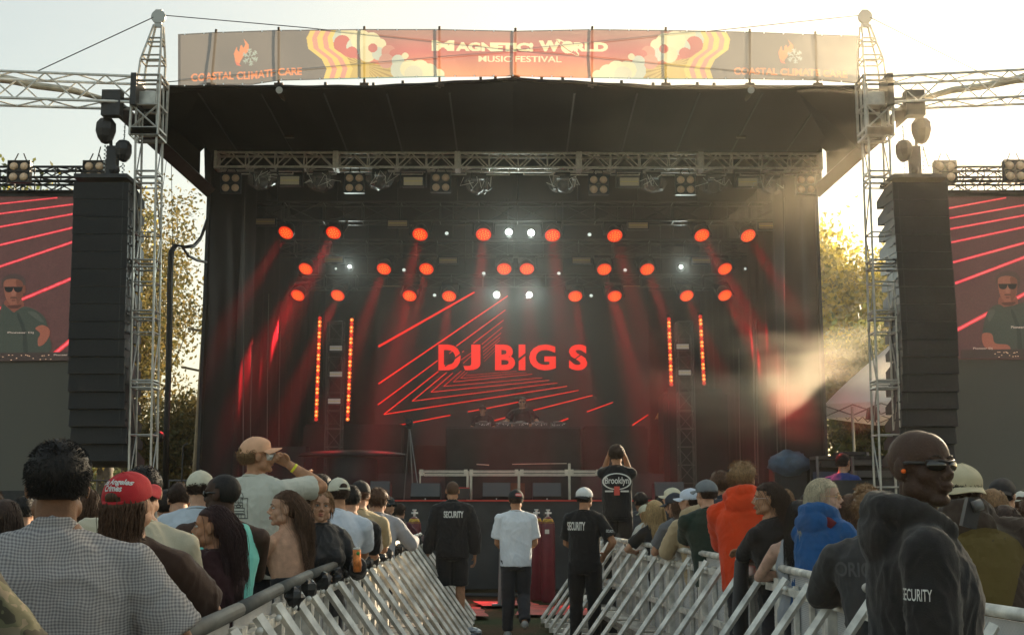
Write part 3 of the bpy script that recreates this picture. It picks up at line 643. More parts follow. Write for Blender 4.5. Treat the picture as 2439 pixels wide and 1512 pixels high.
HAIRS = {'stubble': (0.022,0.014,0.010), 'black': (0.012,0.010,0.009), 'darkbrown': (0.035,0.018,0.011), 'brown': (0.085,0.042,0.022), 'lightbrown': (0.20,0.11,0.05), 'blond': (0.42,0.28,0.13), 'greyblond': (0.50,0.43,0.30), 'reddark': (0.03,0.012,0.012), 'sandy': (0.24,0.14,0.065)}
def hairmat(h):
    if 'hair_'+h in MATS: return MATS['hair_'+h]
    m = mat('hair_'+h, HAIRS[h], 0.62, spec=0.3); nt = m.node_tree; b_ = nt.nodes['Principled BSDF']; tc = nt.nodes.new('ShaderNodeTexCoord'); mp = nt.nodes.new('ShaderNodeMapping'); mp.inputs['Scale'].default_value = (170,170,12)
    n_ = nt.nodes.new('ShaderNodeTexNoise'); n_.inputs['Scale'].default_value = 1.0; n_.inputs['Detail'].default_value = 2; r_ = nt.nodes.new('ShaderNodeMapRange'); r_.inputs[1].default_value = 0.3; r_.inputs[2].default_value = 0.7; r_.inputs[3].default_value = 0.5; r_.inputs[4].default_value = 1.5
    v_ = nt.nodes.new('ShaderNodeVectorMath'); v_.operation = 'SCALE'; v_.inputs[0].default_value = HAIRS[h]
    nt.links.new(tc.outputs['Object'], mp.inputs[0]); nt.links.new(mp.outputs[0], n_.inputs['Vector']); nt.links.new(n_.outputs[0], r_.inputs[0]); nt.links.new(r_.outputs[0], v_.inputs['Scale']); nt.links.new(v_.outputs[0], b_.inputs['Base Color'])
    bp = nt.nodes.new('ShaderNodeBump'); bp.inputs['Strength'].default_value = 0.7; bp.inputs['Distance'].default_value = 0.004; nt.links.new(n_.outputs[0], bp.inputs['Height']); nt.links.new(bp.outputs[0], b_.inputs['Normal'])
    return m
def cloth_mat(nm, col, rough=0.85, var=0.12, bump=0.25, bs=240, spec=0.2, sheen=0.15): return mat('fabric_'+nm, col, rough, var=var, scale=5, bump=bump, bscale=bs, spec=spec, sheen=sheen)
PRESET = { # wrist (x outward, y forward, z), pole
 'down': ((0.25,0.05,0.83),(0.4,-1,0)), 'pocket': ((0.20,0.10,0.95),(0.9,-1,-0.2)), 'rail': ((0.08,0.42,1.21),(0.8,-0.15,-1)), 'railout': ((0.30,0.46,1.20),(0.7,-0.2,-1)), 'cross': ((-0.10,0.40,1.22),(1,0,-0.8)),
 'phone': ((0.07,0.34,1.28),(0.6,-0.2,-1)), 'camera': ((0.085,0.20,1.64),(1,0.15,-0.6)), 'chin': ((0.02,0.20,1.43),(0.3,0.2,-1)), 'hands_front': ((0.06,0.27,1.02),(1,-0.5,-0.3)), 'raise': ((0.26,0.20,1.66),(1,0,-0.5)) }
def person(label, px, py, Y, yaw=0.0, skin='fair', hair='darkbrown', style='short', cap=None, top=None, legs=('trousers',(0.02,0.02,0.025)),
           arms=('down','down'), lean=4, twist=0, hyaw=0, hpitch=0, htilt=0, sex='m', build=1.0, vox=0.009, face=False, glasses=None, group='people in the crowd', H=None, z0=0.0, side=None, tuck=False, neck=0.122,
           shoes=(0.03,0.03,0.03), seed=0, detail=1.0, curl=(0.5,0.5), bright=0.3, X=None, extras=()):
    if Y is None or Y < 0:    # stands just behind the barricade line
        mg = 0.11 if Y is None else -Y
        Y = 4.0; sd0 = -1 if px < 1219 else 1
        while abs(at(px,py,Y).x) < abs(lerpline(RAILT[sd0], Y)) + mg and Y < 19: Y += 0.02
    P = at(px, py, Y); X = P.x if X is None else X
    if side is None: side = (8 if px < 1219 else -6) if any(a_ == 'rail' for a_ in arms) and abs(yaw) < 60 else 0
    yaw = yaw - math.degrees(math.atan2(X, Y))     # turning is given relative to the line of sight
    capadd = 0.0
    if H is None: H = P.z - z0
    k = (H-0.012)/1.75; rnd = random.Random(seed*7+int(px))
    fem = sex == 'f'
    sw = (0.155 if fem else 0.182)*build
    # skeleton
    base = Vector((0,0,0)); hip = Vector((0,0,0.93))
    ML = rz_(R(twist)) @ rx(-R(lean))
    def sp(x, y, z):      # point of the torso, bent forward progressively
        v = Vector((x, y, z-0.93)); t = min(1, max(0, (z-0.93)/0.35)); M = rz_(R(twist)*t) @ Matrix.Rotation(R(side)*(0.5+0.5*t), 3, 'Y') @ rx(-R(lean)*(0.45+0.55*t))
        return (M @ v + hip)*k
    nb = sp(0,-0.01,1.49)
    MH = rz_(R(hyaw)) @ rx(R(hpitch)) @ Matrix.Rotation(R(htilt), 3, 'Y')
    hb = nb + (MH @ Vector((0, 0.018, neck)))*k + Vector((0, math.sin(R(lean))*0.05, 0))*k
    # keep the crown where the photograph has it
    shift = Vector((0,0,0)); shift.x = -hb.x; shift.y = -hb.y
    dz = (H - 0.108*k) - hb.z
    hd = lambda x, y, z: hb + (MH @ Vector((x,y,z)))*k
    # if leaning lowers the head, raise the whole body scale slightly instead of floating
    if dz > 0.0:
        k2 = k*(1 + dz/hb.z); 
        k = k2; nb = sp(0,-0.01,1.49); hb = nb + (MH @ Vector((0, 0.018, neck)))*k + Vector((0, math.sin(R(lean))*0.05, 0))*k; shift.x = -hb.x; shift.y = -hb.y
    root_loc = Vector((X, Y, z0)); Mr = rz_(R(yaw)); off = Mr @ shift; 
    sm = skinmat(skin)
    b_ = MB()
    hw, ww, cw = (0.170,0.125,0.150) if fem else (0.158,0.145,0.168)
    def loft(mb, secs, n=18, add=0.0):
        rings = []
        for (z, a, c, y) in secs:
            rings.append([sp(math.cos(2*math.pi*i/n)*(a*build+add), y + math.sin(2*math.pi*i/n)*(c*build+add), z) for i in range(n)])
        vs = [v for r_ in rings for v in r_]; fs = []
        for i in range(len(rings)-1):
            for q in range(n): fs.append((i*n+q, i*n+(q+1)%n, (i+1)*n+(q+1)%n, (i+1)*n+q))
        fs.append(tuple(range(n-1,-1,-1))); fs.append(tuple((len(rings)-1)*n+q for q in range(n)))
        mb.add(vs, fs)
    torso = [(0.84,hw*0.8,0.09,0),(0.90,hw,0.112,-0.005),(1.0,(hw+ww)/2,0.105,0),(1.07,ww,0.095,0.0),(1.18,(ww+cw)/2,0.105,0),(1.27,cw,0.115 if not fem else 0.118,0.004),(1.36,cw*1.0,0.105,-0.004),(1.415,cw*0.80,0.08,-0.012),(1.45,0.085,0.062,-0.015),(1.50,0.058,0.055,-0.010)]
    loft(b_, torso)
    if fem:
        for s in (-1,1): b_.ell(sp(s*0.07,0.085,1.25), (0.062*k,0.055*k,0.06*k), 12, 8)
    b_.path([sp(0,-0.012,1.44), sp(0,-0.008,1.50), hd(0,-0.012,-0.05)], [0.062*k*(0.86 if fem else 1), 0.055*k*(0.84 if fem else 1), 0.056*k*(0.84 if fem else 1)], 14)
    # head
    hk = k*(0.97 if fem else 1.0)
    he = lambda c, r_, nu=16, nv=12: b_.ell(hb + (MH @ Vector(c))*hk, [q*hk for q in r_], nu, nv, M=MH)
    he((0,-0.014,0.022),(0.075,0.093,0.086),24,16); he((0,0.030,-0.028),(0.060,0.060,0.082),20,14); he((0,0.036,-0.08),(0.047,0.046,0.034)); he((0,0.074,-0.097),(0.020,0.018,0.017))
    for s in (-1,1):
        he((s*0.034,0.056,-0.030),(0.025,0.024,0.028)); he((s*0.077,-0.004,-0.012),(0.009,0.019,0.032)); he((s*0.026,0.079,0.021),(0.024,0.012,0.008)); he((s*0.012,0.100,-0.034),(0.009,0.010,0.008),10,8)
        he((s*0.048,0.02,-0.068),(0.020,0.035,0.028))
    he((0,0.010,0.030),(0.070,0.082,0.072),24,16)
    if face:
        for s in (-1,1):
            for q in range(7):
                a = R(-70+q*45); he((s*(0.083+0.002*math.cos(a)), -0.006-0.012*math.cos(a)*1.0, -0.010+0.025*math.sin(a)),(0.0045,0.0055,0.0060),8,6)
    if skin == 'dark' and face:
        he((0,0.100,-0.030),(0.021,0.014,0.011)); he((0,0.094,-0.056),(0.027,0.014,0.0085)); he((0,0.091,-0.070),(0.024,0.014,0.0095)); he((0,0.066,-0.100),(0.036,0.026,0.020)); he((0,0.030,-0.078),(0.056,0.052,0.036))
        for s in (-1,1): he((s*0.052,0.012,-0.062),(0.020,0.034,0.034)); he((s*0.040,0.050,-0.028),(0.027,0.027,0.030)); he((s*0.082,-0.006,-0.010),(0.010,0.022,0.034))
    b_.path([hd(0,0.084,0.018), hd(0,0.100,-0.012), hd(0,0.112,-0.030)], [0.0085*hk,0.010*hk,0.0125*hk], 10)
    he((0,0.090,-0.056),(0.024,0.011,0.0065)); he((0,0.088,-0.067),(0.020,0.011,0.007))
    # arms
    armpts = {}
    al, bl = 0.285*k, 0.255*k
    for s, nm in ((-1,'L'),(1,'R')):
        A_ = arms[0 if s < 0 else 1]
        if isinstance(A_, str): w_, p_ = PRESET[A_]
        else: w_, p_ = A_
        S = sp(s*sw, -0.005, 1.385)
        # targets are given in the standing, untwisted frame
        W = Vector((s*w_[0], w_[1], w_[2]))*k; pole = Vector((s*p_[0], p_[1], p_[2]))
        E, W = ik(S, W, al, bl, pole); armpts[s] = (S, E, W)
        fb = (0.84 if fem else 1.0)*k*(0.5+0.5*build)
        b_.ell(S, (0.055*fb,0.053*fb,0.053*fb), 14, 10)
        b_.path([sp(s*0.03,-0.015,1.455), sp(s*0.085,-0.012,1.428), sp(s*sw*0.95,-0.008,1.39)], [0.042*fb,0.043*fb,0.045*fb], 12)
        b_.path([S, S.lerp(E,0.35), S.lerp(E,0.75), E], [0.054*fb,0.051*fb,0.043*fb,0.039*fb], 12)
        b_.ell(E, (0.040*fb,)*3, 12, 8)
        b_.path([E, E.lerp(W,0.25), E.lerp(W,0.65), W], [0.040*fb,0.044*fb,0.034*fb,0.026*fb], 12)
        # hand
        d_ = (W-E).normalized(); cu = curl[0 if s < 0 else 1]
        if isinstance(cu, tuple): cu, pn = cu; pn = Vector(pn)
        else: pn = Vector((-s*0.8,0.2,-0.5)) if abs(d_.z) < 0.75 else Vector((-s,0,0))
        pn = (pn - d_*pn.dot(d_)).normalized(); sd_ = d_.cross(pn)   # side axis
        hs = k*(0.92 if fem else 1.0)
        b_.path([W, W+d_*0.03*hs, W+d_*0.075*hs, W+d_*0.095*hs], [(0.026*hs,0.018*hs),(0.034*hs,0.018*hs),(0.041*hs,0.016*hs),(0.038*hs,0.012*hs)], 12, up=pn)
        ts = 1 if sd_.dot(Vector((0,0,1))) > 0 or (abs(sd_.z) < 0.3 and sd_.y > 0) else -1    # thumb on the upper / forward side
        for q, (xo, ln_) in enumerate(((-0.030,0.062),(-0.010,0.072),(0.011,0.078),(0.031,0.070))):
            p = W + d_*(0.088*hs) + sd_*(xo*hs*ts); dr = (d_ + sd_*(xo*ts*3.0)).normalized(); pts = [p - d_*0.02*hs, p]; ax = dr.cross(pn)
            bend = cu*(1.0 + 0.12*q)*0.95
            for j, fr in enumerate((0.45,0.32,0.25)):
                dr = Matrix.Rotation(bend*(0.9 if j else 0.7), 3, ax) @ dr; p = p + dr*(ln_*fr*1.15*hs); pts.append(p)
            b_.path(pts, [0.0095*hs,0.0098*hs,0.0092*hs,0.0085*hs,0.0070*hs], 8)
        p = W + d_*0.022*hs + sd_*(0.027*hs*ts); dr = (d_*0.75 + sd_*ts*0.8 + pn*0.35*(0.5+cu)).normalized(); pts = [p]
        for j in range(3):
            p = p + dr*(0.027*hs); pts.append(p); dr = (dr + d_*0.3 + pn*0.4*cu).normalized()
        b_.path(pts, [0.014*hs,0.0125*hs,0.0105*hs,0.0085*hs], 8)
    # legs
    legp = {}
    st = 0.095 if legs[0] != 'stride' else 0.085
    for s in (-1,1):
        hp = Vector((s*0.09,0,0.90))*k; kn = Vector((s*(st+0.005),0.02,0.49))*k; an = Vector((s*(st+0.01),-0.02,0.085))*k
        if len(legs) > 2 and s == legs[2]:   # trailing leg of a step
            kn = Vector((s*0.09,0.07,0.50))*k; an = Vector((s*0.10,-0.20,0.22))*k
        elif len(legs) > 2: kn = Vector((s*0.09,0.05,0.49))*k; an = Vector((s*0.10,0.06,0.085))*k
        legp[s] = (hp, kn, an)
        b_.path([hp, hp.lerp(kn,0.4), kn, kn.lerp(an,0.3), an], [0.088*k,0.078*k,0.056*k,0.056*k,0.038*k], 12)
        b_.path([an, an+Vector((0,0.03,-0.045))*k, an+Vector((0,0.13,-0.06))*k, an+Vector((0,0.18,-0.065))*k], [0.038*k,0.042*k,0.036*k,0.02*k], 10)
    body = remesh(b_, 'person', sm, None, vox, 1)
    body.location = root_loc + off; body.rotation_euler = (0,0,R(yaw)); tag(body, label, 'person', group)
    vc = max(vox*1.25, 0.010)
    # top
    kind, col = top[0], top[1]; fm = col if isinstance(col, bpy.types.Material) else cloth_mat(kind+str(seed)+str(int(px)), col, *(top[2] if len(top) > 2 and isinstance(top[2], tuple) else ()))
    t_ = MB()
    loose = {'tee':0.024,'tank':0.030,'hoodie':0.038,'jacket':0.034,'sweater':0.030,'shirt':0.026,'halter':0.010}[kind]
    if kind == 'tank':
        secs = [(0.86,hw,0.112,0),(0.95,hw*0.98,0.115,0),(1.07,ww*1.04,0.10,0),(1.18,(ww+cw)/2,0.108,0),(1.27,cw,0.116,0.004),(1.36,cw*0.82,0.10,-0.004),(1.42,cw*0.70,0.076,-0.012),(1.455,0.095,0.066,-0.016)]
        loft(t_, secs, 20, loose)
    elif kind == 'halter':
        loft(t_, [(0.86,hw,0.112,0),(1.0,(hw+ww)/2,0.108,0),(1.07,ww,0.098,0),(1.16,(ww+cw)/2,0.106,0)], 20, loose)
        for s in (-1,1): t_.ell(sp(s*0.07,0.09,1.25), (0.066*k,0.058*k,0.066*k), 12, 8)
    else:
        secs = [(0.83,hw*1.02,0.118,0),(0.92,hw*1.03,0.12,0),(1.04,(hw+cw)/2,0.112,0),(1.18,(ww+cw)/2*1.04,0.112,0),(1.27,cw*1.03,0.12,0.004),(1.35,cw*1.0,0.108,-0.004),(1.395,cw*0.84,0.086,-0.010),(1.44,0.098,0.068,-0.016),(1.475,0.062,0.055,-0.014)]
        loft(t_, secs, 20, loose)
        if fem:
            for s in (-1,1): t_.ell(sp(s*0.07,0.085,1.25), ((0.062+loose)*k,(0.055+loose)*k,(0.06+loose)*k), 12, 8)
        for s in (-1,1):
            S, E, W = armpts[s]; fb = (0.86 if fem else 1.0)*k*(0.5+0.5*build); so = loose*k
            t_.ell(S, (0.055*fb+so*0.55,)*3, 16, 12)
            t_.path([sp(s*0.03,-0.015,1.448), sp(s*0.085,-0.012,1.428), sp(s*sw*0.95,-0.008,1.39)], [0.042*fb+so*0.4,0.044*fb+so*0.5,0.047*fb+so*0.6], 14)
            if kind in ('tee','shirt') :
                q = S.lerp(E, 0.80 if kind == 'shirt' or len(top) > 3 else 0.72); t_.path([S, S.lerp(E,0.3), q], [0.052*fb+so*0.6, 0.053*fb+so*0.8, 0.054*fb+so*1.25], 16)
            else:
                t_.path([S, S.lerp(E,0.5), E], [0.052*fb+so*0.7, 0.049*fb+so*0.8, 0.044*fb+so*0.8], 14); t_.ell(E, (0.043*fb+so*0.8,)*3, 12, 8)
                cuff = E.lerp(W, 0.93); t_.path([E, E.lerp(W,0.5), E.lerp(W,0.85), cuff], [0.044*fb+so*0.8, 0.042*fb+so*0.8, 0.036*fb+so*0.8, 0.032*fb+so*0.35], 14)
        if kind in ('hoodie',):
            t_.path([sp(0.045,0.085,1.44), sp(0.092,0.035,1.475), sp(0.105,-0.03,1.50), sp(0.065,-0.10,1.51), sp(0,-0.122,1.505), sp(-0.065,-0.10,1.51), sp(-0.105,-0.03,1.50), sp(-0.092,0.035,1.475), sp(-0.045,0.085,1.44)], [0.026*k,0.034*k,0.042*k,0.052*k,0.058*k,0.052*k,0.042*k,0.034*k,0.026*k], 12)
            t_.ell(sp(0,-0.125,1.43), (0.125*k,0.055*k,0.085*k), 16, 10); t_.path([sp(0,-0.012,1.44), sp(0,-0.008,1.50)], [0.085*k,0.070*k], 14)
        elif kind in ('shirt','jacket'):
            t_.path([sp(0.050,0.045,1.462), sp(0.062,-0.01,1.492), sp(0.038,-0.056,1.505), sp(0,-0.066,1.508), sp(-0.038,-0.056,1.505), sp(-0.062,-0.01,1.492), sp(-0.050,0.045,1.462)], [0.013*k]*7, 8)
            t_.path([sp(0,-0.012,1.44), sp(0,-0.010,1.50)], [0.080*k,0.064*k], 16)
    amp = {'tee':0.010,'tank':0.005,'hoodie':0.012,'jacket':0.014,'sweater':0.010,'shirt':0.009,'halter':0.003}[kind]
    tops = remesh(t_, {'tee':'t_shirt','tank':'tank_top','hoodie':'hoodie','jacket':'jacket','sweater':'sweater','shirt':'shirt','halter':'top'}[kind], fm, body, min(vc,0.014), 2, (amp, 9, 6, seed+0.37*px))
    if kind in ('tee','sweater','tank') and vox < 0.012:
        n_ = MB(); ring = []
        for i in range(25):
            a = 2*math.pi*i/24; ring.append(sp(math.cos(a)*0.076, -0.012+math.sin(a)*0.070, 1.466 - 0.010*math.sin(a)*1.4 + 0.002))
        n_.path(ring, 0.008*k, 6, cap=False); n_.obj('neckband', fm, body, True)
    # lower garments
    l_ = MB(); lc = legs[1]; lm = cloth_mat('legs'+str(lc), lc, 0.8, 0.2)
    def loft2(mb, secs, add):
        n=18; rings = [[Vector((math.cos(2*math.pi*i/n)*(a+add), y+math.sin(2*math.pi*i/n)*(c+add), z))*k for i in range(n)] for (z,a,c,y) in secs]
        vs = [v for r_ in rings for v in r_]; fs = [(i*n+q, i*n+(q+1)%n, (i+1)*n+(q+1)%n, (i+1)*n+q) for i in range(len(rings)-1) for q in range(n)]
        fs.append(tuple(range(n-1,-1,-1))); fs.append(tuple((len(rings)-1)*n+q for q in range(n))); mb.add(vs, fs)
    loft2(l_, [(0.80,hw*0.95,0.105,0),(0.90,hw,0.115,-0.004),(1.0,hw*0.93,0.105,0)], 0.012)
    for s in (-1,1):
        hp, kn, an = legp[s]; mk = 1.1 if legs[0] in ('trousers','stride') else 1.2
        if legs[0] == 'shorts': l_.path([hp+Vector((0,0,0.02)), hp.lerp(kn,0.5), hp.lerp(kn,0.95)], [0.100*k,0.100*k,0.098*k], 14)
        else: l_.path([hp+Vector((0,0,0.02)), hp.lerp(kn,0.5), kn, kn.lerp(an,0.5), kn.lerp(an,0.97)], [0.098*k,0.092*k,0.076*k,0.072*k,0.066*k], 14)
    remesh(l_, 'shorts' if legs[0] == 'shorts' else 'trousers', lm, body, max(vc,0.012), 2, (0.009, 7, 9, seed+3))
    shm = mat('shoe_'+str(shoes), shoes, 0.6, var=0.2, scale=20)
    for s in (-1,1):
        an = legp[s][2]; s_ = MB(); f0 = an + Vector((0,0,-0.085))*k
        s_.path([f0+Vector((0,-0.075,0.05))*k, f0+Vector((0,-0.05,0.055))*k, f0+Vector((0,0.03,0.06))*k, f0+Vector((0,0.11,0.042))*k, f0+Vector((0,0.185,0.03))*k, f0+Vector((0,0.205,0.028))*k], [(0.028*k,0.03*k),(0.038*k,0.045*k),(0.042*k,0.052*k),(0.050*k,0.038*k),(0.042*k,0.026*k),(0.02*k,0.016*k)], 12, up=(0,0,1))
        s_.obj('shoe', shm, body, True)
    # hair
    hm = hairmat(hair); hc = hb + (MH @ Vector((0,-0.014,0.022)))*hk; HR = Vector((0.075,0.093,0.086))*hk
    h_ = MB(); hs = {'bare':0.0,'buzz':0.0022,'short':0.012,'curly':0.026,'long':0.014,'bun':0.010,'bald':0.0015,'medium':0.016,'wavy':0.018,'afro':0.022,'messy':0.024}[style]
    lowfront = {'long':0.42,'bun':0.42}.get(style, 0.40)
    def inface(v): return (v.y > 0.25 and v.z < lowfront) or (v.y > -0.05 and v.z < 0.06 and abs(v.x) > 0.3) or (v.z < -0.86) or (v.y > -0.1 and v.z < -0.2) or (style in ('buzz','short','curly','messy','bald','afro') and v.z < -0.80 + 0.06*noise.noise(v*3 + Vector((px,0,0))))
    def fnh(v, p):
        if inface(v): return p*0.84
        q = hs*k*(1 + (0.35*noise.noise(v*4.0 + Vector((seed,px*0.1,0)))))
        if style in ('short','messy','curly'): q *= 0.25+0.75*min(1, max(0, (v.z+0.78)/0.9))
        if cap is not None and v.z > -0.05: q = min(q, 0.004*k)
        return p + v*q
    if hs > 0: h_.ell(hc, HR, 36, 26, M=MH, fn=fnh)
    ns = {'bare':0,'buzz':0,'bald':0,'short':2000,'curly':1000,'long':1100,'bun':500,'medium':1000,'wavy':1000,'afro':800,'messy':1200}[style]; ns = int(ns*detail)
    sr = 0.0017*k/math.sqrt(max(detail,0.15))
    Mi = MH.inverted()
    caps = cap is not None
    for _ in range(ns):
        v = Vector((rnd.gauss(0,1), rnd.gauss(0,1), rnd.gauss(0,1))).normalized()
        if inface(v) or v.z < -0.72: continue
        if tuck and ((v.z < 0.25 and v.y > -0.35) or (v.y > 0.15 and v.z < 0.62)): continue
        if style == 'short' and v.z < -0.60: continue
        if caps and v.z > 0.05 and v.z < 2: 
            if style in ('short','curly','messy','buzz'): continue
            v.z = rnd.uniform(-0.35,0.1); v.normalize()
            if inface(v): continue
        p = hc + MH @ Vector((v.x*HR.x, v.y*HR.y, v.z*HR.z)); nrm = (MH @ v).normalized(); pts = [p]
        if style in ('long','medium','wavy','bun'):
            L_ = {'long':0.46,'medium':0.24,'wavy':0.34,'bun':0.10}[style]*k*rnd.uniform(0.8,1.05); n_ = 9 if style != 'bun' else 4
            part = Vector((0.8 if v.x >= 0 else -0.8, -0.5, 0)) if not tuck else Vector((0.45 if v.x >= 0 else -0.45, -1.3, 0)); dr = ((MH @ part)*0.7 + nrm*0.45 + Vector((0,0,-0.25))).normalized() if v.z > 0.2 else (nrm*0.5+Vector((0,0,-1))).normalized()
            wv = rnd.uniform(0,6); wa = {'wavy':0.010,'medium':0.006,'long':0.0035,'bun':0.003}[style]*k
            for j in range(n_):
                dr = (dr*0.55 + Vector((0,-0.06,-0.75)) + ((MH @ Vector((0,-0.55,0))) if (tuck and j < 3 and v.y > -0.4) else Vector((0,0,0)))).normalized(); p = p + dr*(L_/n_)
                q = Mi @ (p-hc); e = Vector((q.x/(HR.x+hs*k*1.0), q.y/(HR.y+hs*k*1.0), q.z/(HR.z*1.05+hs*k))); 
                if e.length < 1.0 and e.length > 0.05:
                    q2 = Vector((q.x/e.length, q.y/e.length, q.z)) if e.z < 0.2 and math.hypot(e.x,e.y) > 0.4 else q/e.length
                    p = hc + MH @ q2
                    if (Mi @ (p-hc)).z < 0.0 and (Mi @ (p-hc)).y > 0.045*k: pass
                # stay outside neck and back
                if p.z < nb.z + 0.03*k:
                    bx, by = cw*build+0.03, 0.135*build; c0 = sp(0,-0.005, max(1.05,min(1.44, p.z/k)))
                    t = (nb.z+0.03*k - p.z)/(0.08*k); t = min(1,max(0,t)); ex = (p.x-c0.x)/((0.06+ (bx-0.06)*t)*k); ey = (p.y-c0.y)/((0.06+(by-0.06)*t)*k); e2 = math.hypot(ex, ey)
                    if e2 < 1 and e2 > 1e-3:
                        if p.y < c0.y+0.04*k or abs(ex) < 0.5: p = Vector((p.x, c0.y + (ey/e2 if abs(ex) > 0.6 else math.copysign(math.sqrt(max(0,1-ex*ex)), ey if ey != 0 else -1))*((0.06+(by-0.06)*t)*k), p.z))
                        else: p = Vector((c0.x + ex/e2*((0.06+(bx-0.06)*t)*k), c0.y + ey/e2*((0.06+(by-0.06)*t)*k), p.z))
                pts.append(p + Vector((math.sin(wv+j*1.3), math.cos(wv+j*1.7), 0))*wa)
        else:
            L_ = {'short':0.018,'curly':0.045,'afro':0.032,'messy':0.045}[style]*k*rnd.uniform(0.6,1.1)
            if style == 'curly' or style == 'afro':
                a1 = nrm.orthogonal().normalized(); a2 = nrm.cross(a1); ph = rnd.uniform(0,6)
                for j in range(1,6): pts.append(p + nrm*(hs*k*0.4 + L_*0.55*j/5) + (a1*math.cos(ph+j*1.5) + a2*math.sin(ph+j*1.5))*0.010*k)
            else:
                sweep = MH @ Vector((0.25*(1 if v.x > 0 else -1)+rnd.uniform(-0.3,0.3), -0.2 + (0.9 if v.y > 0.3 else 0)*0.3, -0.35 if v.z < 0.5 else 0.1)); dr = (nrm*0.40 + sweep*0.85 + Vector((rnd.uniform(-.3,.3),rnd.uniform(-.3,.3),rnd.uniform(-.1,.3)))).normalized()
                p = p + nrm*hs*k*0.3
                for j in range(3): p = p + dr*L_/3; pts.append(p); dr = (dr + Vector((0,0,-0.28)) + sweep*0.2).normalized()
        m_ = len(pts); w0 = sr*(1.9 if style in ('short','messy') else 1.6)
        h_.path(pts, [w0*(1-0.8*j/(m_-1)) for j in range(m_)], 4 if vox < 0.008 else 3, cap=False)
    if style == 'bun': h_.ell(hb + (MH @ Vector((0,-0.118,0.03)))*k, (0.036*k,0.032*k,0.036*k), 12, 10)
    if hs > 0: h_.obj('hair', hm, body, True)
    # face
    if face:
        HP = lambda x,y,z: hd(x,y,z)
        for s in (-1,1):
            e = MB(); e.ell(HP(s*0.030,0.0765,0.0035), (0.0125*k,0.0115*k,0.0075*k), 14, 10, M=MH); eo = e.obj('eye', mat('eye_white',(0.55,0.52,0.48),0.3), body, True)
            e = MB(); e.ell(HP(s*0.030,0.0868,0.0035), (0.0052*k,0.0025*k,0.0052*k), 12, 8, M=MH); e.obj('iris', mat('dark_iris',(0.02,0.014,0.01),0.15), eo, True)
            e = MB(); e.path([HP(s*0.016,0.0845,0.006), HP(s*0.024,0.0885,0.0108), HP(s*0.034,0.0870,0.0112), HP(s*0.044,0.079,0.006)], 0.0014*k, 5); e.obj('eyelid', mat('lash_dark',(0.03,0.018,0.012),0.6), body)
            e = MB(); e.path([HP(s*0.013,0.091,0.0215), HP(s*0.026,0.0925,0.0275), HP(s*0.040,0.085,0.027), HP(s*0.049,0.075,0.021)], [0.0022*k,0.0032*k,0.0028*k,0.0012*k], 5); e.obj('eyebrow', hm if hair not in ('blond','greyblond') else hairmat('sandy'), body)
        lp = MB(); lp.ell(HP(0,0.0955,-0.0555),(0.021*k,0.0075*k,0.0045*k),12,8,M=MH); lp.ell(HP(0,0.094,-0.0655),(0.018*k,0.0085*k,0.0055*k),12,8,M=MH)
        c_ = SKINS[skin]; lp.obj('lips', mat('lips_'+skin, (c_[0]*0.85, c_[1]*0.55, c_[2]*0.6), 0.4), body, True)
    if glasses:
        g_ = MB(); gy = 0.094
        if glasses[0] == 'sun':
            for s in (-1,1):
                l = MB(); l.ell(hd(s*0.034,gy-0.004,0.0), (0.031*k,0.009*k,0.017*k), 18, 10, M=MH @ rz_(-s*0.42)); l.obj('sunglass_lens', mat('dark_lens',(0.008,0.008,0.008),0.08,spec=0.8), body, True)
                g_.path([hd(s*0.058,gy-0.024,0.006), hd(s*0.081,0.03,0.008), hd(s*0.083,-0.008,0.006)], [(0.0025*k,0.0055*k)]*3, 6)
            g_.path([hd(-0.058,gy-0.022,0.012), hd(-0.03,gy+0.006,0.014), hd(0,gy+0.011,0.010), hd(0.03,gy+0.006,0.014), hd(0.058,gy-0.022,0.012)], 0.0035*k, 6)
            g_.obj('sunglass_frame', mat('black_frame',(0.012,0.012,0.012),0.3), body, True)
        else:
            for s in (-1,1):
                g_.path([hd(s*0.033+0.024*math.cos(a), gy+0.006-0.004*abs(math.cos(a)) - 0.008*(s*math.cos(a)+1)/2, -0.004+0.019*math.sin(a)) for a in [i*math.pi/8 for i in range(17)]], 0.0017*k, 5, cap=False)
                g_.path([hd(s*0.057,gy-0.004,0.004), hd(s*0.079,0.04,0.007), hd(s*0.082,-0.006,0.004)], 0.0017*k, 5)
            g_.path([hd(-0.009,gy+0.006,0.0), hd(0,gy+0.010,0.004), hd(0.009,gy+0.006,0.0)], 0.0017*k, 5)
            g_.obj('glasses', mat('glasses_'+glasses[1], {'gold':(0.6,0.35,0.12),'clear':(0.7,0.55,0.5)}[glasses[1]], 0.3, 0.6), body, True)
    # cap: (colour, yaw of the brim relative to the head, brim colour, front panel colour)
    if cap:
        ccol, cy, bcol = cap[0], cap[1], cap[2] if len(cap) > 2 and cap[2] else cap[0]
        MC = MH @ rz_(R(cy)); cc = hb + (MH @ Vector((0,-0.012,0.024)))*k; cr_ = Vector((0.089,0.104,0.096))*k
        pitchc = cap[4] if len(cap) > 4 else 0; MC = MC @ rx(R(pitchc))
        def fcap(v, p):
            p = Vector(p)
            if v.z < 0.02: p.z = -0.006*k + (v.z)*0.02*k; p.x *= 1.0; p.y *= 1.0
            if v.y > 0.2 and v.z > 0.1: p.z += 0.016*k*v.y*(1-v.z)*2   # tall front panel
            sgap = (cap[3] if len(cap) > 3 else True)
            if sgap and v.y < -0.80 and v.z < 0.34 and abs(v.x) < 0.40: p *= 0.90   # opening over the strap
            p *= 1 + 0.012*math.cos(6*math.atan2(v.x, v.y))
            return p
        q = MB(); q.ell(cc, cr_, 36, 26, M=MC, fn=fcap)
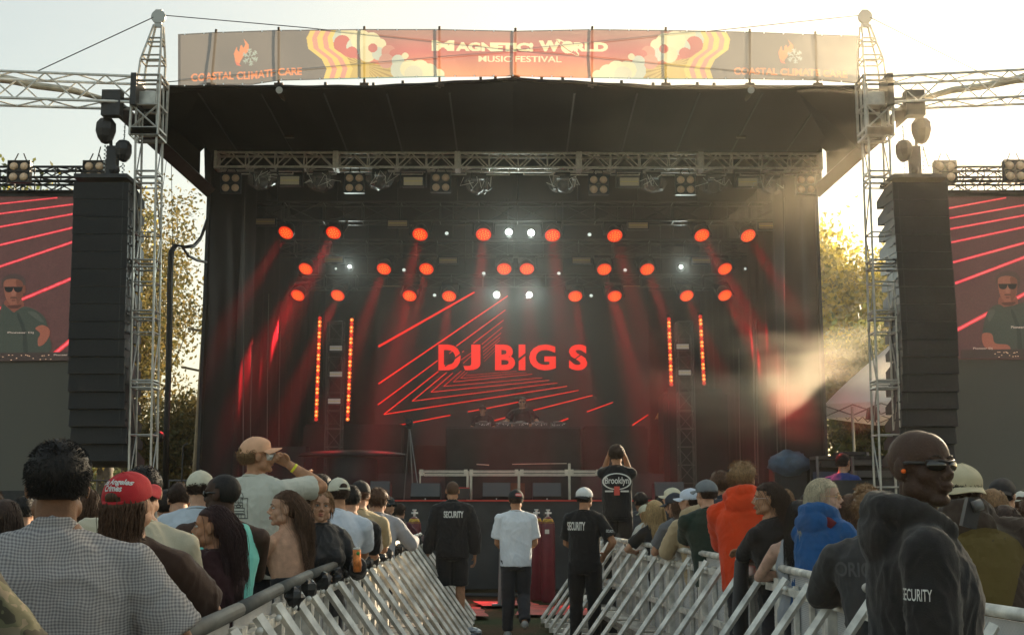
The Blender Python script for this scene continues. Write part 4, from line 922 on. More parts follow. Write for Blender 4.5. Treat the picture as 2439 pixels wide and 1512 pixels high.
        cm = mat('cap_'+str(ccol), ccol, 0.8, var=0.08, scale=20, bump=0.25, bscale=300)
        mats_ = [cm]
        co_ = q.obj('cap', cm, body, True)
        if len(cap) > 5 and cap[5]:    # second panel colour on the back half
            co_.data.materials.append(mat('cap_'+str(cap[5]), cap[5], 0.8, var=0.08, scale=20))
            Mci = MC.inverted()
            for p_ in co_.data.polygons:
                if (Mci @ (Vector(p_.center)-cc)).y*cap[6] > 0.0: p_.material_index = 1
        br = MB(); nb_ = 11; top_ = []; bot = []
        for i in range(nb_):
            a = R(-68 + 136*i/(nb_-1)); 
            for j in range(5):
                t = j/4; bx = math.sin(a); by = math.cos(a)
                x = bx*(cr_.x*0.97)*(1 + 0.05*t); y = by*cr_.y*0.95 + t*0.075*k*max(0.0,by)**0.6; z = 0.004*k - 0.030*k*(bx**2)*(0.35+0.75*t) - 0.010*k*t
                top_.append(cc + MC @ Vector((x,y,z+0.004*k))); bot.append(cc + MC @ Vector((x,y,z)))
        n0 = len(top_); fs = []
        for i in range(nb_-1):
            for j in range(4):
                a_ = i*5+j; fs.append((a_, a_+5, a_+6, a_+1)); fs.append((n0+a_+1, n0+a_+6, n0+a_+5, n0+a_))
            fs.append((i*5+4, (i+1)*5+4, n0+(i+1)*5+4, n0+i*5+4))
        br.add(top_+bot, fs); br.obj('brim', mat('cap_'+str(bcol), bcol, 0.8, var=0.08, scale=20, bump=0.25, bscale=300), co_, True)
        if (cap[3] if len(cap) > 3 else True):
            s_ = MB(); s_.path([cc + MC @ Vector((math.sin(a)*cr_.x*0.99, -math.cos(a)*cr_.y*0.99, 0.004*k)) for a in [R(x) for x in (-32,-20,-8,8,20,32)]], [(0.003*k,0.009*k)]*6, 6)
            s_.obj('strap', cm if len(cap) < 8 else mat('cap_strap',cap[7],0.7), co_, True)
            g_ = MB(); g_.ell(cc + MC @ Vector((0,-cr_.y*0.90,0.026*k)), (0.030*k,0.010*k,0.021*k), 12, 8, M=MC); g_.obj('cap_opening', hm, co_, True)
        bt_ = MB(); bt_.ell(cc + MC @ Vector((0,0,cr_.z*1.0)), (0.008*k,0.008*k,0.004*k), 8, 6); bt_.obj('button', cm, co_, True)
    ctx = dict(body=body, top=tops, k=k, arm=armpts, hd=hd, sp=sp, MH=MH, nb=nb, fm=fm)
    return ctx
def loc2w(body, p): return body.matrix_basis @ Vector(p)
def print_on(ctx, txt, center, width, height, m, dirn=(0,1,0), up=(0,0,1), bold=0.02, name='print', geo=None, tgt=None, offs=0.004):
    """lay lettering on the cloth: project flat text along dirn (local) onto the garment"""
    tgt = tgt or ctx['top']; me = tgt.data
    bv = BVHTree.FromPolygons([v.co for v in me.vertices], [p.vertices for p in me.polygons])
    v, f = geo if geo is not None else textgeo(txt, bold)
    v = np.array(v)[:, :2]; a, b_ = v.min(0), v.max(0); s = np.array([width/(b_[0]-a[0]), height/(b_[1]-a[1])]); v = (v-(a+b_)/2)*s
    # refine long edges so the print follows the folds
    bm = bmesh.new(); vs = [bm.verts.new((p[0], p[1], 0)) for p in v]
    for t in f:
        try: bm.faces.new([vs[i] for i in t])
        except ValueError: pass
    bmesh.ops.triangulate(bm, faces=bm.faces[:])
    for _ in range(3):
        e = [e for e in bm.edges if e.calc_length() > 0.018]
        if e: bmesh.ops.subdivide_edges(bm, edges=e, cuts=1); bmesh.ops.triangulate(bm, faces=[f_ for f_ in bm.faces if len(f_.verts) > 3])
    d_ = Vector(dirn).normalized(); u_ = Vector(up); u_ = (u_ - d_*u_.dot(d_)).normalized(); r_ = d_.cross(u_)
    c = Vector(center)
    for p in bm.verts:
        q = c + r_*p.co.x + u_*p.co.y - d_*0.5
        h, n, i, dist = bv.ray_cast(q, d_)
        p.co = (h - d_*offs) if h is not None else (q + d_*0.5)
    me2 = bpy.data.meshes.new(name); bm.to_mesh(me2); bm.free(); me2.materials.append(m)
    o = bpy.data.objects.new(name, me2); C.objects.link(o); o.parent = ctx['body']; return o
# ------------------------------------------------------------------ the people of the photograph
SEC = mat('white_print', (0.62,0.62,0.58), 0.8)
INK = mat('black_print', (0.035,0.035,0.035), 0.9)
# plaid shirt cloth
pm = mat('gingham_shirt_cloth', (0.4,0.4,0.4), 0.85, spec=0.2); nt = pm.node_tree; bs = nt.nodes['Principled BSDF']
tc = nt.nodes.new('ShaderNodeTexCoord'); sx = nt.nodes.new('ShaderNodeSeparateXYZ'); wn_ = nt.nodes.new('ShaderNodeTexNoise'); wn_.inputs['Scale'].default_value = 6.0; wv_ = nt.nodes.new('ShaderNodeVectorMath'); wv_.operation = 'MULTIPLY_ADD'; wv_.inputs[1].default_value = (0.05,0.05,0.05)
nt.links.new(tc.outputs['Object'], wn_.inputs['Vector']); nt.links.new(wn_.outputs[1], wv_.inputs[0]); nt.links.new(tc.outputs['Object'], wv_.inputs[2]); nt.links.new(wv_.outputs[0], sx.inputs[0])
def band(out, freq):
    m1 = nt.nodes.new('ShaderNodeMath'); m1.operation = 'MULTIPLY'; m1.inputs[1].default_value = freq*2*math.pi
    m2 = nt.nodes.new('ShaderNodeMath'); m2.operation = 'SINE'; m3 = nt.nodes.new('ShaderNodeMapRange'); m3.inputs[1].default_value = -0.35; m3.inputs[2].default_value = 0.35
    nt.links.new(out, m1.inputs[0]); nt.links.new(m1.outputs[0], m2.inputs[0]); nt.links.new(m2.outputs[0], m3.inputs[0]); return m3.outputs[0]
add1 = nt.nodes.new('ShaderNodeMath'); add1.operation = 'ADD'; nt.links.new(band(sx.outputs[0], 112), add1.inputs[0]); nt.links.new(band(sx.outputs[2], 112), add1.inputs[1])
crp = nt.nodes.new('ShaderNodeValToRGB'); crp.color_ramp.interpolation = 'LINEAR'; e = crp.color_ramp.elements; e[0].position = 0.0; e[0].color = (0.42,0.40,0.38,1); e[1].position = 1.0; e[1].color = (0.17,0.16,0.17,1)
dv_ = nt.nodes.new('ShaderNodeMath'); dv_.operation = 'MULTIPLY'; dv_.inputs[1].default_value = 0.5; nt.links.new(add1.outputs[0], dv_.inputs[0]); nt.links.new(dv_.outputs[0], crp.inputs[0]); nt.links.new(crp.outputs[0], bs.inputs['Base Color'])
# camouflage cloth
cam_m = mat('camouflage_cloth', (0.06,0.06,0.03), 0.9, var=0.2, scale=8); nt = cam_m.node_tree; bs = nt.nodes['Principled BSDF']
nz_ = nt.nodes.new('ShaderNodeTexNoise'); nz_.inputs['Scale'].default_value = 14; cc_ = nt.nodes.new('ShaderNodeValToRGB'); cc_.color_ramp.interpolation = 'CONSTANT'
cc_.color_ramp.elements[0].color = (0.04,0.035,0.02,1); cc_.color_ramp.elements[1].position = 0.5; cc_.color_ramp.elements[1].color = (0.10,0.095,0.05,1); e = cc_.color_ramp.elements.new(0.58); e.color = (0.17,0.14,0.09,1)
tc = nt.nodes.new('ShaderNodeTexCoord'); nt.links.new(tc.outputs['Object'], nz_.inputs['Vector']); nt.links.new(nz_.outputs[0], cc_.inputs[0]); nt.links.new(cc_.outputs[0], bs.inputs['Base Color'])
GL = 'crowd left of the pit aisle'; GR_ = 'crowd right of the pit aisle'
RED = (0.45,0.012,0.018)
def can(ctx, s, label, col, length=0.155, r=0.029, tilt=(0,0,1), off=(0,0,0), top_col=None):
    S,E,W = ctx['arm'][s]; d_ = (W-E).normalized(); k = ctx['k']
    c = W + d_*0.085*k + Vector(off); c = loc2w(ctx['body'], c); ax = (rz_(ctx['body'].rotation_euler.z) @ Vector(tilt)).normalized()
    t = thing('drink_can', label, 'can', c)
    m1 = MB(); h = length/2; m1.lathe([(r*0.75,-h),(r,-h+0.008),(r,h-0.012)], (0,0,0), 18, ax); m1.obj('can_body', mat('can_'+str(col), col, 0.3, 0.4, var=0.5, scale=30), t, True)
    m1 = MB(); m1.lathe([(r,h-0.012),(r*0.85,h-0.002),(r*0.85,h),(r*0.78,h-0.003)], (0,0,0), 18, ax); m1.obj('can_top', ALU, t, True)
    return t
# --- left of the aisle, near to far
person('person at the left edge in a camouflage t-shirt, mostly cut off by the frame', -265, 1045, 2.75, -8, 'fair','brown','short', top=('tee',cam_m), arms=('down',((0.30,0.16,0.95),(1,-1,0))), vox=0.009, group=GL, seed=1, build=1.05)
c = person('man with short black hair in a grey and white gingham shirt seen from behind', 143, 1060, 3.5, -4, 'brown','black','short', top=('shirt',pm), arms=('down',((0.27,0.24,1.02),(1,-1,-0.3))), vox=0.0065, lean=5, hyaw=3, group=GL, seed=2, build=1.12, detail=2.2)
c = person('person with long brown hair and a bright red cap, elbow resting on the barricade', 312, 1131, 4.75, -12, 'fair','brown','medium', cap=(RED,0,RED,True,6), top=('tee',(0.045,0.022,0.014),(0.85,0.1),1), arms=('rail',((0.14,0.36,1.18),(1,0.0,-0.35))), lean=8, hyaw=-24, hpitch=12, vox=0.008, group=GL, seed=3, build=1.08, detail=1.3)
cap_o = [o for o in c['body'].children if o.name.startswith('cap')][0]
hb_ = c['hd'](0,-0.10,0.062); dn = (c['MH'] @ Vector((0,1,-0.35)))
print_on(c, 'Los Angeles', c['hd'](0.0,-0.10,0.100), 0.125, 0.030, SEC, dn, (0,0,1), 0.03, 'embroidery', tgt=cap_o, offs=0.002)
print_on(c, 'Crimes', c['hd'](0.0,-0.10,0.076), 0.075, 0.026, SEC, dn, (0,0,1), 0.03, 'embroidery', tgt=cap_o, offs=0.002)
person('man with dark hair in a loose cream t-shirt behind the red cap', 345, 1116, 5.9, -12, 'fair','black','short', top=('tee',(0.50,0.45,0.33)), arms=('down','rail'), lean=10, group=GL, seed=4, build=1.2)
person('man in a beige t-shirt with bowed dark head left of the cream cap', 428, 1155, 9.2, 8, 'fair','darkbrown','short', top=('tee',(0.36,0.33,0.24)), arms=('down','down'), lean=14, hpitch=-18, group=GL, seed=5, vox=0.01)
person('man in a pale blue t-shirt and silver chain with a cream cap', 478, 1126, 8.5, -6, 'fair','darkbrown','short', cap=((0.60,0.57,0.44),0,None,False,6), top=('tee',(0.48,0.53,0.58)), arms=('down','down'), lean=10, group=GL, seed=6, build=1.12, hpitch=-8, vox=0.01)
person('man with dark skin, sunglasses and a turquoise tank top', 531, 1131, 7.0, 4, 'dark','black','buzz', top=('tank',(0.20,0.62,0.52)), arms=('down','rail'), lean=6, hyaw=54, side=4, glasses=('sun',), group=GL, seed=7, build=1.12, vox=0.008)
person('woman with very long dark hair in a maroon top, face turned to the left', 508, 1208, 6.2, 30, 'olive','reddark','long', top=('sweater',(0.035,0.012,0.014)), arms=('down','rail'), lean=6, hyaw=46, tuck=True, sex='f', group=GL, seed=8, face=True, vox=0.0075, detail=1.8)
c = person('tall man in a peach cap drinking from a can, printed cream t-shirt', 614, 1045, 8.4, -35, 'tan','sandy','curly', cap=((0.72,0.40,0.24),0,None,True,6), top=('tee',(0.56,0.56,0.48),(0.85,0.08),1), arms=('down',((0.175,0.13,1.555),(0.82,0.57,-0.75))), lean=2, hyaw=-50, hpitch=4, z0=0.21, group=GL, seed=9, face=True, build=1.12, vox=0.0055, curl=(0.5,(1.25,(-0.3,-0.9,0.2))), detail=1.2)
can(c, 1, 'silver drink can tipped to the mouth of the man in the peach cap', (0.55,0.55,0.52), 0.13, 0.030, (-0.1,-1,0.05), (-0.035,-0.02,0.0))
wb = MB(); S,E,W = c['arm'][1]; q = W.lerp(E,0.16); wb.path([q+(E-W).normalized()*t for t in (-0.009,0.009)], [(0.036,0.034)]*2, 16); wb.obj('wristband', mat('yellow_wristband',(0.75,0.72,0.03),0.5), c['body'], True)
# tower drawing on the back of the t-shirt
def strokes(segs, w):
    v = []; f = []
    for s_ in segs:
        for a, b_ in zip(s_[:-1], s_[1:]):
            dx, dy = b_[0]-a[0], b_[1]-a[1]; L = math.hypot(dx,dy) or 1; nx_, ny_ = -dy/L*w/2, dx/L*w/2; n = len(v)
            v += [(a[0]+nx_,a[1]+ny_),(b_[0]+nx_,b_[1]+ny_),(b_[0]-nx_,b_[1]-ny_),(a[0]-nx_,a[1]-ny_)]; f.append((n,n+1,n+2,n+3))
    return v, f
T_ = [[(0,0),(0,14),(10,15)],[(22,15),(30,15.5),(31,0),(0,0)],[(12,0),(12,3),(28,3),(28,0)],[(13,3),(14,8),(27,8),(27,3)],[(15,0),(15,3)],[(18,0),(18,3)],[(21,0),(21,3)],[(24,0),(24,3)],[(15,8),(15,12),(25,12),(25,8)],[(17,9),(20,11.5),(23,9),(20,8.4),(17,9)],[(16,12),(16,16),(24,16),(24,12)],[(18,12),(18,16)],[(20,12),(20,16)],[(22,12),(22,16)],[(15,16),(17,19),(20,20.5),(23,19),(25,16),(15,16)],[(20,20.5),(20,23)],[(1,3),(5,6),(9,3),(1,3)],[(1,1.5),(11,1.5)],[(13,5.5),(27,5.5)],[(15,10),(25,10)],[(14,3.8),(26,3.8)]]
sp_ = c['sp']; nrm_b = (0.05,1,0)
print_on(c, '', sp_(-0.035,-0.12,1.30), 0.20, 0.20, INK, (0,1,-0.05), (0,0,1), geo=strokes(T_,0.55), name='shirt_drawing')
print_on(c, 'Exotic', sp_(-0.02,-0.12,1.165), 0.16, 0.045, INK, (0,1,-0.05), (0,0,1), 0.02, 'shirt_lettering')
print_on(c, 'World', sp_(0.02,-0.12,1.115), 0.17, 0.05, INK, (0,1,-0.05), (0,0,1), 0.03, 'shirt_lettering')
print_on(c, '', sp_(0.10,-0.11,1.12), 0.05, 0.05, INK, (0,1,-0.05), (0,0,1), geo=([(math.cos(i*math.pi/8),math.sin(i*math.pi/8)) for i in range(16)],[tuple(range(16))]), name='shirt_emblem')
person('young woman with long straight brown hair and bare shoulders in profile by the barricade', 680, 1172, 7.9, 44, 'fair','brown','long', top=('halter',(0.02,0.02,0.022)), arms=('rail','rail'), lean=10, hyaw=50, tuck=True, side=4, sex='f', group=GL, seed=10, face=True, vox=0.0055, detail=1.8)
c = person('woman in a black satin jacket looking into the camera with an orange can in hand', 768, 1170, 8.8, -160, 'fair','lightbrown','bun', top=('jacket',(0.02,0.02,0.022),(0.38,0.2)), arms=(((0.20,0.30,1.20),(0.6,-0.3,-1)),((0.16,0.35,1.14),(0.9,0,-0.7))), lean=4, hyaw=-22, htilt=-4, sex='f', group=GL, seed=11, face=True, vox=0.0055, detail=1.4, curl=((1.15,(0.9,0.3,0)),0.6))
cx_can = c
t = can(c, -1, 'tall orange drink can held by the woman in the black satin jacket', (0.72,0.22,0.05), 0.165, 0.029, (0.05,0,1), (0.028,0.02,0.015))
m1 = MB(); m1.ell((0.008,-0.026,0.045),(0.014,0.006,0.014),8,6); m1.obj('can_label', mat('green_label',(0.08,0.30,0.06),0.4), t, True)
person('man with curly dark hair in a dark navy t-shirt behind the woman in satin', 764, 1137, 10.6, -8, 'fair','black','curly', top=('tee',(0.022,0.024,0.034)), arms=('down','rail'), lean=10, group=GL, seed=12, build=1.25, vox=0.011)
c = person('man in a white t-shirt and a half black half cream cap', 804, 1142, 10.0, -6, 'tan','darkbrown','short', cap=((0.58,0.56,0.44),0,(0.02,0.03,0.03),True,-4,(0.012,0.02,0.02),1.0), hyaw=34, top=('tee',(0.62,0.66,0.72)), arms=('raise','rail'), lean=9, group=GL, seed=13, build=1.2, vox=0.010, curl=(0.05,0.5))
person('dark haired man in a black t-shirt between the white t-shirt and the tan jersey', 836, 1158, None, -6, 'fair','black','short', top=('tee',(0.016,0.016,0.017)), arms=('down','rail'), lean=10, group=GL, seed=14, build=1.15, vox=0.011)
person('man in a black fitted cap and tan short sleeved jersey leaning at the barricade', 859, 1148, None, -8, 'fair','brown','short', cap=((0.012,0.012,0.012),0,None,False,-4), top=('tee',(0.42,0.34,0.20)), arms=('down','rail'), lean=10, group=GL, seed=15, build=1.12, vox=0.011)
person('man with thick brown hair and a pale grey long sleeved shirt over the rail', 903, 1168, None, -14, 'fair','brown','messy', top=('sweater',(0.34,0.34,0.36)), arms=('down','railout'), lean=12, group=GL, seed=16, vox=0.011, detail=0.8)
person('man in a black cap and sunglasses facing the camera down the barricade', 925, 1184, 15.3, -165, 'fair','black','short', cap=((0.015,0.02,0.025),0), top=('tee',(0.014,0.014,0.015)), arms=('phone','phone'), lean=2, hyaw=12, glasses=('sun',), group=GL, seed=17, vox=0.010)
person('person with curly brown hair in a maroon sweater, last by the left barricade', 952, 1203, 17.0, -30, 'fair','darkbrown','curly', top=('sweater',(0.07,0.014,0.024)), arms=('down','railout'), lean=16, hpitch=-8, group=GL, seed=18, vox=0.010, detail=0.7)
person('man in a pale grey cap glimpsed beside the thick brown hair', 890, 1170, 15.2, -8, 'fair','darkbrown','short', cap=((0.42,0.46,0.5),20), top=('tee',(0.05,0.05,0.055)), group=GL, seed=19, vox=0.012, detail=0.6)
ct = thing('wooden_crate', 'low wooden crate under the feet of the tall man in the peach cap', 'crate', (at(614,1045,8.4).x-0.05, 8.4, 0))
m1 = MB(); m1.box((0,0,0.10),(0.56,0.46,0.196)); m1.obj('crate_box', mat('brown_wood',(0,0,0)), ct)
# --- in the pit aisle
c = person('broad guard with cropped hair in a black jacket and shorts, back to the camera', 1078, 1147, 16.0, 2, 'tan','brown','buzz', top=('jacket',(0.014,0.014,0.016)), legs=('shorts',(0.012,0.014,0.018)), arms=(((0.29,0.02,0.86),(1,-1,0)),((0.27,0.02,0.86),(1,-1,0))), lean=0, build=1.02, group='guards in the pit', seed=20, vox=0.009, shoes=(0.10,0.012,0.02))
print_on(c, 'SECURITY', c['sp'](0.01,-0.12,1.335), 0.255, 0.085, SEC, bold=0.03, name='lettering')
c = person('man in a white t-shirt and black cap walking up the aisle', 1229, 1168, 14.9, 0, 'tan','darkbrown','short', cap=((0.012,0.014,0.014),15,None,False), top=('tee',(0.66,0.70,0.74),(0.85,0.08),1), legs=('stride',(0.035,0.035,0.04),1), arms=(((0.13,0.29,1.02),(0.55,-1,-0.3)),((0.13,0.29,1.02),(0.55,-1,-0.3))), lean=2, build=1.02, group='people in the pit aisle', seed=21, vox=0.009, shoes=(0.4,0.4,0.38))
cap_o = [o for o in c['body'].children if o.name.startswith('cap')][0]
print_on(c, '', c['hd'](0.03,-0.10,0.055), 0.085, 0.038, mat('red_patch',(0.6,0.05,0.05),0.7), (0,1,-0.2), (0,0,1), geo=([(-1,0),(-.7,.6),(.7,.6),(1,0),(.7,-.6),(-.7,-.6)],[(0,1,2,3,4,5)]), name='cap_patch', tgt=cap_o, offs=0.003)
print_on(c, '', c['hd'](0.03,-0.10,0.055), 0.07, 0.010, SEC, (0,1,-0.2), (0,0,1), geo=([(-1,-1),(1,-1),(1,1),(-1,1)],[(0,1,2,3)]), name='cap_stripe', tgt=cap_o, offs=0.006)
c = person('guard in a backwards white cap and black uniform, back to the camera', 1393, 1163, 13.9, -10, 'tan','black','short', cap=((0.66,0.66,0.64),172,(0.012,0.012,0.014),False,-4), top=('tee',(0.012,0.012,0.013),(0.85,0.1),1), legs=('trousers',(0.010,0.010,0.011)), arms=('hands_front',((0.20,0.16,1.0),(1,-0.8,-0.2))), lean=1, hyaw=-18, build=0.92, group='guards in the pit', seed=22, vox=0.009)
print_on(c, 'SECURITY', c['sp'](-0.075,-0.12,1.31), 0.215, 0.095, SEC, bold=0.03, name='lettering')
S,E,W = c['arm'][1]; print_on(c, 'SECURITY', S.lerp(E,0.52)+Vector((0.03,-0.03,0)), 0.085, 0.03, SEC, (-0.5,1,0), (0.1,0,1), bold=0.01, name='lettering')
rc = at(1468,1397,15.6); 
cs = thing('road_case', 'black case on the pit floor on which the photographer stands', 'case', (rc.x, 15.65, 0)); m1 = MB(); m1.box((0,0,rc.z/2-0.004),(0.62,0.5,max(0.1,rc.z-0.02))); m1.obj('case_body', STEEL, cs)
m1 = MB(); 
for x in (-0.31,0.31):
    for y in (-0.25,0.25): m1.box((x,y,rc.z/2),(0.025,0.025,rc.z-0.004))
m1.obj('case_edge', ALU, cs)
c = person('man in a black football shirt with an oval logo, holding up a camera', 1468, 1063, 15.6, 0, 'tan','darkbrown','curly', top=('tee',(0.012,0.012,0.013),(0.8,0.1),1), legs=('trousers',(0.012,0.012,0.013)), arms=(((0.105,0.13,1.60),(0.30,0.25,-1)),((0.105,0.13,1.60),(0.30,0.25,-1))), lean=-1, build=1.0, group='people in the pit aisle', seed=23, vox=0.009, z0=rc.z, shoes=(0.5,0.5,0.48), detail=0.8)
ov = [(math.cos(i*math.pi/16)*r_, math.sin(i*math.pi/16)*r_*0.56) for r_ in (1.0,0.88) for i in range(32)]
print_on(c, '', c['sp'](0,-0.12,1.285), 0.37, 0.21, SEC, (0,1,0), (0,0,1), geo=(ov,[(i,(i+1)%32,32+(i+1)%32,32+i) for i in range(32)]), name='oval_logo')
print_on(c, 'Brooklyn', c['sp'](0,-0.12,1.285), 0.30, 0.11, SEC, bold=0.02, name='lettering')
print_on(c, '', c['sp'](0,-0.12,1.165), 0.30, 0.02, SEC, (0,1,0), (0,0,1), geo=([(-1,-1),(-.3,-1),(-.3,1),(-1,1),(.3,-1),(1,-1),(1,1),(.3,1)],[(0,1,2,3),(4,5,6,7)]), name='small_print')
ln_ = MB(); cb = c['sp'](0.0,-0.155,1.17); ln_.path([c['sp'](-0.07,0.0,1.49), c['sp'](-0.04,-0.10,1.42), cb+Vector((0,0,0.06))],0.004,5); ln_.path([c['sp'](0.07,0.0,1.49), c['sp'](0.04,-0.10,1.42), cb+Vector((0,0,0.06))],0.004,5); ln_.obj('lanyard', CABLE, c['body'])
pc = MB(); pc.box(cb,(0.07,0.006,0.11)); pc.obj('pass_card', mat('red_pass',(0.55,0.06,0.04),0.5), c['body'])
P_ = loc2w(c['body'], c['hd'](0,0.20,0.02)); t = thing('camera', 'small dark camera held up by the man in the football shirt', 'camera', P_); m1 = MB(); m1.box((0,0,0),(0.13,0.07,0.09)); m1.obj('camera_body', STEEL, t); m1 = MB(); m1.tube((0,0.03,0),(0,0.12,0),0.035,12); m1.obj('lens', STEEL, t, True)
# --- right of the aisle, near to far
c = person('large guard in a black hooded jacket and wraparound sunglasses looking right', 2188, 1023, 3.82, -84, 'dark','stubble','bare', top=('hoodie',(0.015,0.016,0.017)), arms=(((0.24,0.02,0.84),(1,-1,0)),((0.26,0.04,0.84),(1,-1,0))), lean=1, hyaw=-48, build=1.06, glasses=('sun',), face=True, group='guards in the pit', seed=30, vox=0.0055, H=1.826, neck=0.150)
ep = MB(); ep.ell(c['hd'](0.083,0.010,-0.016),(0.008,0.008,0.008),10,8); ep.obj('earplug', mat('orange_foam_earplug',(1.0,0.16,0.01),0.6,emit=(1,0.12,0.01),es=0.0), c['body'], True)
S,E,W = c['arm'][-1]
S,E,W = c['arm'][1]; print_on(c, 'SECURITY', c['sp'](0,0,0)*0 + Vector((-0.02,-0.30,1.08))*c['k'], 0.115, 0.042, SEC, (math.sin(R(-48))*-1*0.0+0.0,1,0), bold=0.01, name='lettering') if False else None
def sleeve_print(ctx, px, py, w, h, txt, Ytry):
    """lettering where the camera sees the sleeve: the ray from the viewer gives the place on the cloth"""
    b_ = ctx['body']; Mw = b_.matrix_basis.inverted(); a = at(px,py,Ytry*0.5); d_ = (a - Vector((0,0,CAMZ))).normalized()
    dl = (Mw.to_3x3() @ d_).normalized(); p0 = Mw @ (Vector((0,0,CAMZ)) + d_*(Ytry-0.6)); me = ctx['top'].data
    bv = BVHTree.FromPolygons([v.co for v in me.vertices], [p.vertices for p in me.polygons]); h_, n, i, dist = bv.ray_cast(p0, dl)
    if h_ is None: return None
    n = n if n.dot(dl) < 0 else -n
    dd = (-n*0.7 + dl*0.3); dd.z = 0
    return print_on(ctx, txt, h_, w, h, SEC, dd, (0,0,1), bold=0.01, name='lettering')
sleeve_print(c, 2181, 1416, 0.095, 0.034, 'SECURITY', 3.95)
rdo = MB(); p = c['sp'](0.10,0.19,1.27); 
P_ = at(2312,1222,3.9); t = thing('radio', 'small black handheld radio clipped to the chest of the large guard', 'radio', P_); m1 = MB(); m1.box((0,0,0),(0.045,0.03,0.09),(0,R(15),0)); m1.obj('radio_body', STEEL, t); m1 = MB(); m1.lathe([(0.018,0),(0.018,0.03)],(0.0,-0.02,0.02),10,(1,0,0.3)); m1.obj('dial', mat('grey_plastic',(0.15,0.15,0.15),0.4), t, True)
c = person('man in a brown hooded sweatshirt with a yellow mushroom print and backwards cream cap', 2288, 1112, 5.9, 8, 'fair','darkbrown','short', cap=((0.52,0.45,0.29),190,None,False,-10), top=('hoodie',(0.040,0.026,0.018)), arms=('rail','down'), lean=10, build=1.22, group=GR_, seed=31, vox=0.009)
mu = [(math.cos(a)*1.0, 0.35+math.sin(a)*0.62) for a in [math.pi*i/10 for i in range(11)]] + [(-0.8,0.15),(-0.3,0.2),(-0.25,-1.0),(0.3,-1.0),(0.25,0.2),(0.8,0.15)]
mv = bmesh.new(); vv = [mv.verts.new((x,y,0)) for x,y in mu]; mv.faces.new(vv); bmesh.ops.triangulate(mv, faces=mv.faces[:]); mg = ([tuple(v.co)[:2] for v in mv.verts], [tuple(v.index for v in f.verts) for f in mv.faces]) if mv.verts.index_update() is None else None; mv.free()
print_on(c, '', c['sp'](0.03,-0.16,1.20), 0.36, 0.44, mat('olive_yellow_print',(0.09,0.062,0.010),0.9), (0,1,0), (0,0,1), geo=mg, name='mushroom_print')
person('person with long golden brown hair near the right edge of the crowd', 2362, 1168, 7.4, 10, 'fair','lightbrown','long', top=('tee',(0.20,0.20,0.22)), arms=('down','down'), sex='f', group=GR_, seed=32, vox=0.011)
person('person with long dark hair in front of the golden haired one at the right', 2392, 1207, 6.4, 5, 'fair','darkbrown','long', top=('tee',(0.05,0.03,0.025)), arms=('down','down'), sex='f', group=GR_, seed=33, vox=0.011, lean=8)
person('man in a dark cap among the crowd under the right screen', 2388, 1143, 9.0, -20, 'fair','black','short', cap=((0.018,0.018,0.02),180), top=('tee',(0.1,0.1,0.11)), group=GR_, seed=34, vox=0.012)
person('person in a pale t-shirt cut off by the right edge', 2462, 1180, 6.6, 10, 'fair','brown','short', top=('tee',(0.48,0.54,0.52)), arms=('down','phone'), group=GR_, seed=35, vox=0.011)
c = person('person in a charcoal sweatshirt with faded lettering, bent over the rail', 2072, 1176, 6.7, 6, 'tan','lightbrown','messy', top=('sweater',(0.040,0.040,0.040)), arms=(((0.10,0.34,1.14),(1,0.1,-0.4)),'rail'), lean=16, build=1.25, group=GR_, seed=36, vox=0.009)
print_on(c, 'ORIGINAL', c['sp'](-0.06,-0.15,1.27), 0.34, 0.075, mat('faded_print',(0.075,0.075,0.075),0.9), bold=0.02, name='lettering')
c = person('older woman with grey blond hair and glasses in a blue hooded jacket', 1963, 1145, 8.2, -38, 'pale','greyblond','medium', top=('hoodie',(0.010,0.085,0.25)), arms=('rail','rail'), lean=8, hyaw=-58, tuck=True, sex='f', side=-4, build=1.1, face=True, glasses=('wire','gold'), group=GR_, seed=37, vox=0.006, detail=1.6)
st = MB(); st.path([c['sp'](-0.15,0.02,1.46),c['sp'](-0.06,-0.06,1.50),c['sp'](0.05,-0.10,1.47),c['sp'](0.13,-0.06,1.40)],[(0.05,0.045)]*4,10); st.obj('scarf', cloth_mat('darkred',(0.13,0.012,0.016)), c['body'], True)
c = person('woman with long black hair in a white tank top, tattooed arm on the rail', 1905, 1194, 8.5, -2, 'pale','black','long', top=('tank',(0.30,0.31,0.33)), arms=(((0.14,0.36,1.17),(1,0.0,-0.5)),'rail'), lean=14, hyaw=-10, sex='f', build=1.2, group=GR_, seed=38, vox=0.008)
P_ = at(1886,1272,8.9); t = thing('water_bottle', 'clear plastic water bottle beside the tattooed arm', 'bottle', P_)
m1 = MB(); m1.lathe([(0.03,-0.18),(0.033,-0.17),(0.033,-0.02),(0.014,0.02),(0.014,0.03)],(0,0,0),14); m1.obj('bottle_body', mat('clear_bottle',(0.55,0.6,0.62),0.15,alpha=0.55), t, True); m1 = MB(); m1.lathe([(0.016,0.03),(0.016,0.05)],(0,0,0),12); m1.obj('bottle_cap', mat('bottle_cap',(0.45,0.5,0.55),0.4), t, True)
person('woman with glasses and long dark wavy hair, hand at her chin, black sweater', 1828, 1153, 8.9, 46, 'tan','darkbrown','wavy', top=('sweater',(0.012,0.012,0.013)), arms=(((-0.02,0.21,1.40),(0.7,0.4,-1)),'rail'), lean=6, hyaw=44, sex='f', tuck=True, build=1.1, face=True, glasses=('wire','clear'), group=GR_, seed=39, vox=0.006, curl=(1.0,0.5), detail=1.3)
person('tall man with tousled brown hair in a bright orange hooded sweatshirt', 1770, 1107, None, -8, 'fair','sandy','messy', top=('hoodie',(0.68,0.055,0.008)), arms=('rail','down'), lean=7, hyaw=-14, build=1.1, group=GR_, seed=40, vox=0.0085)
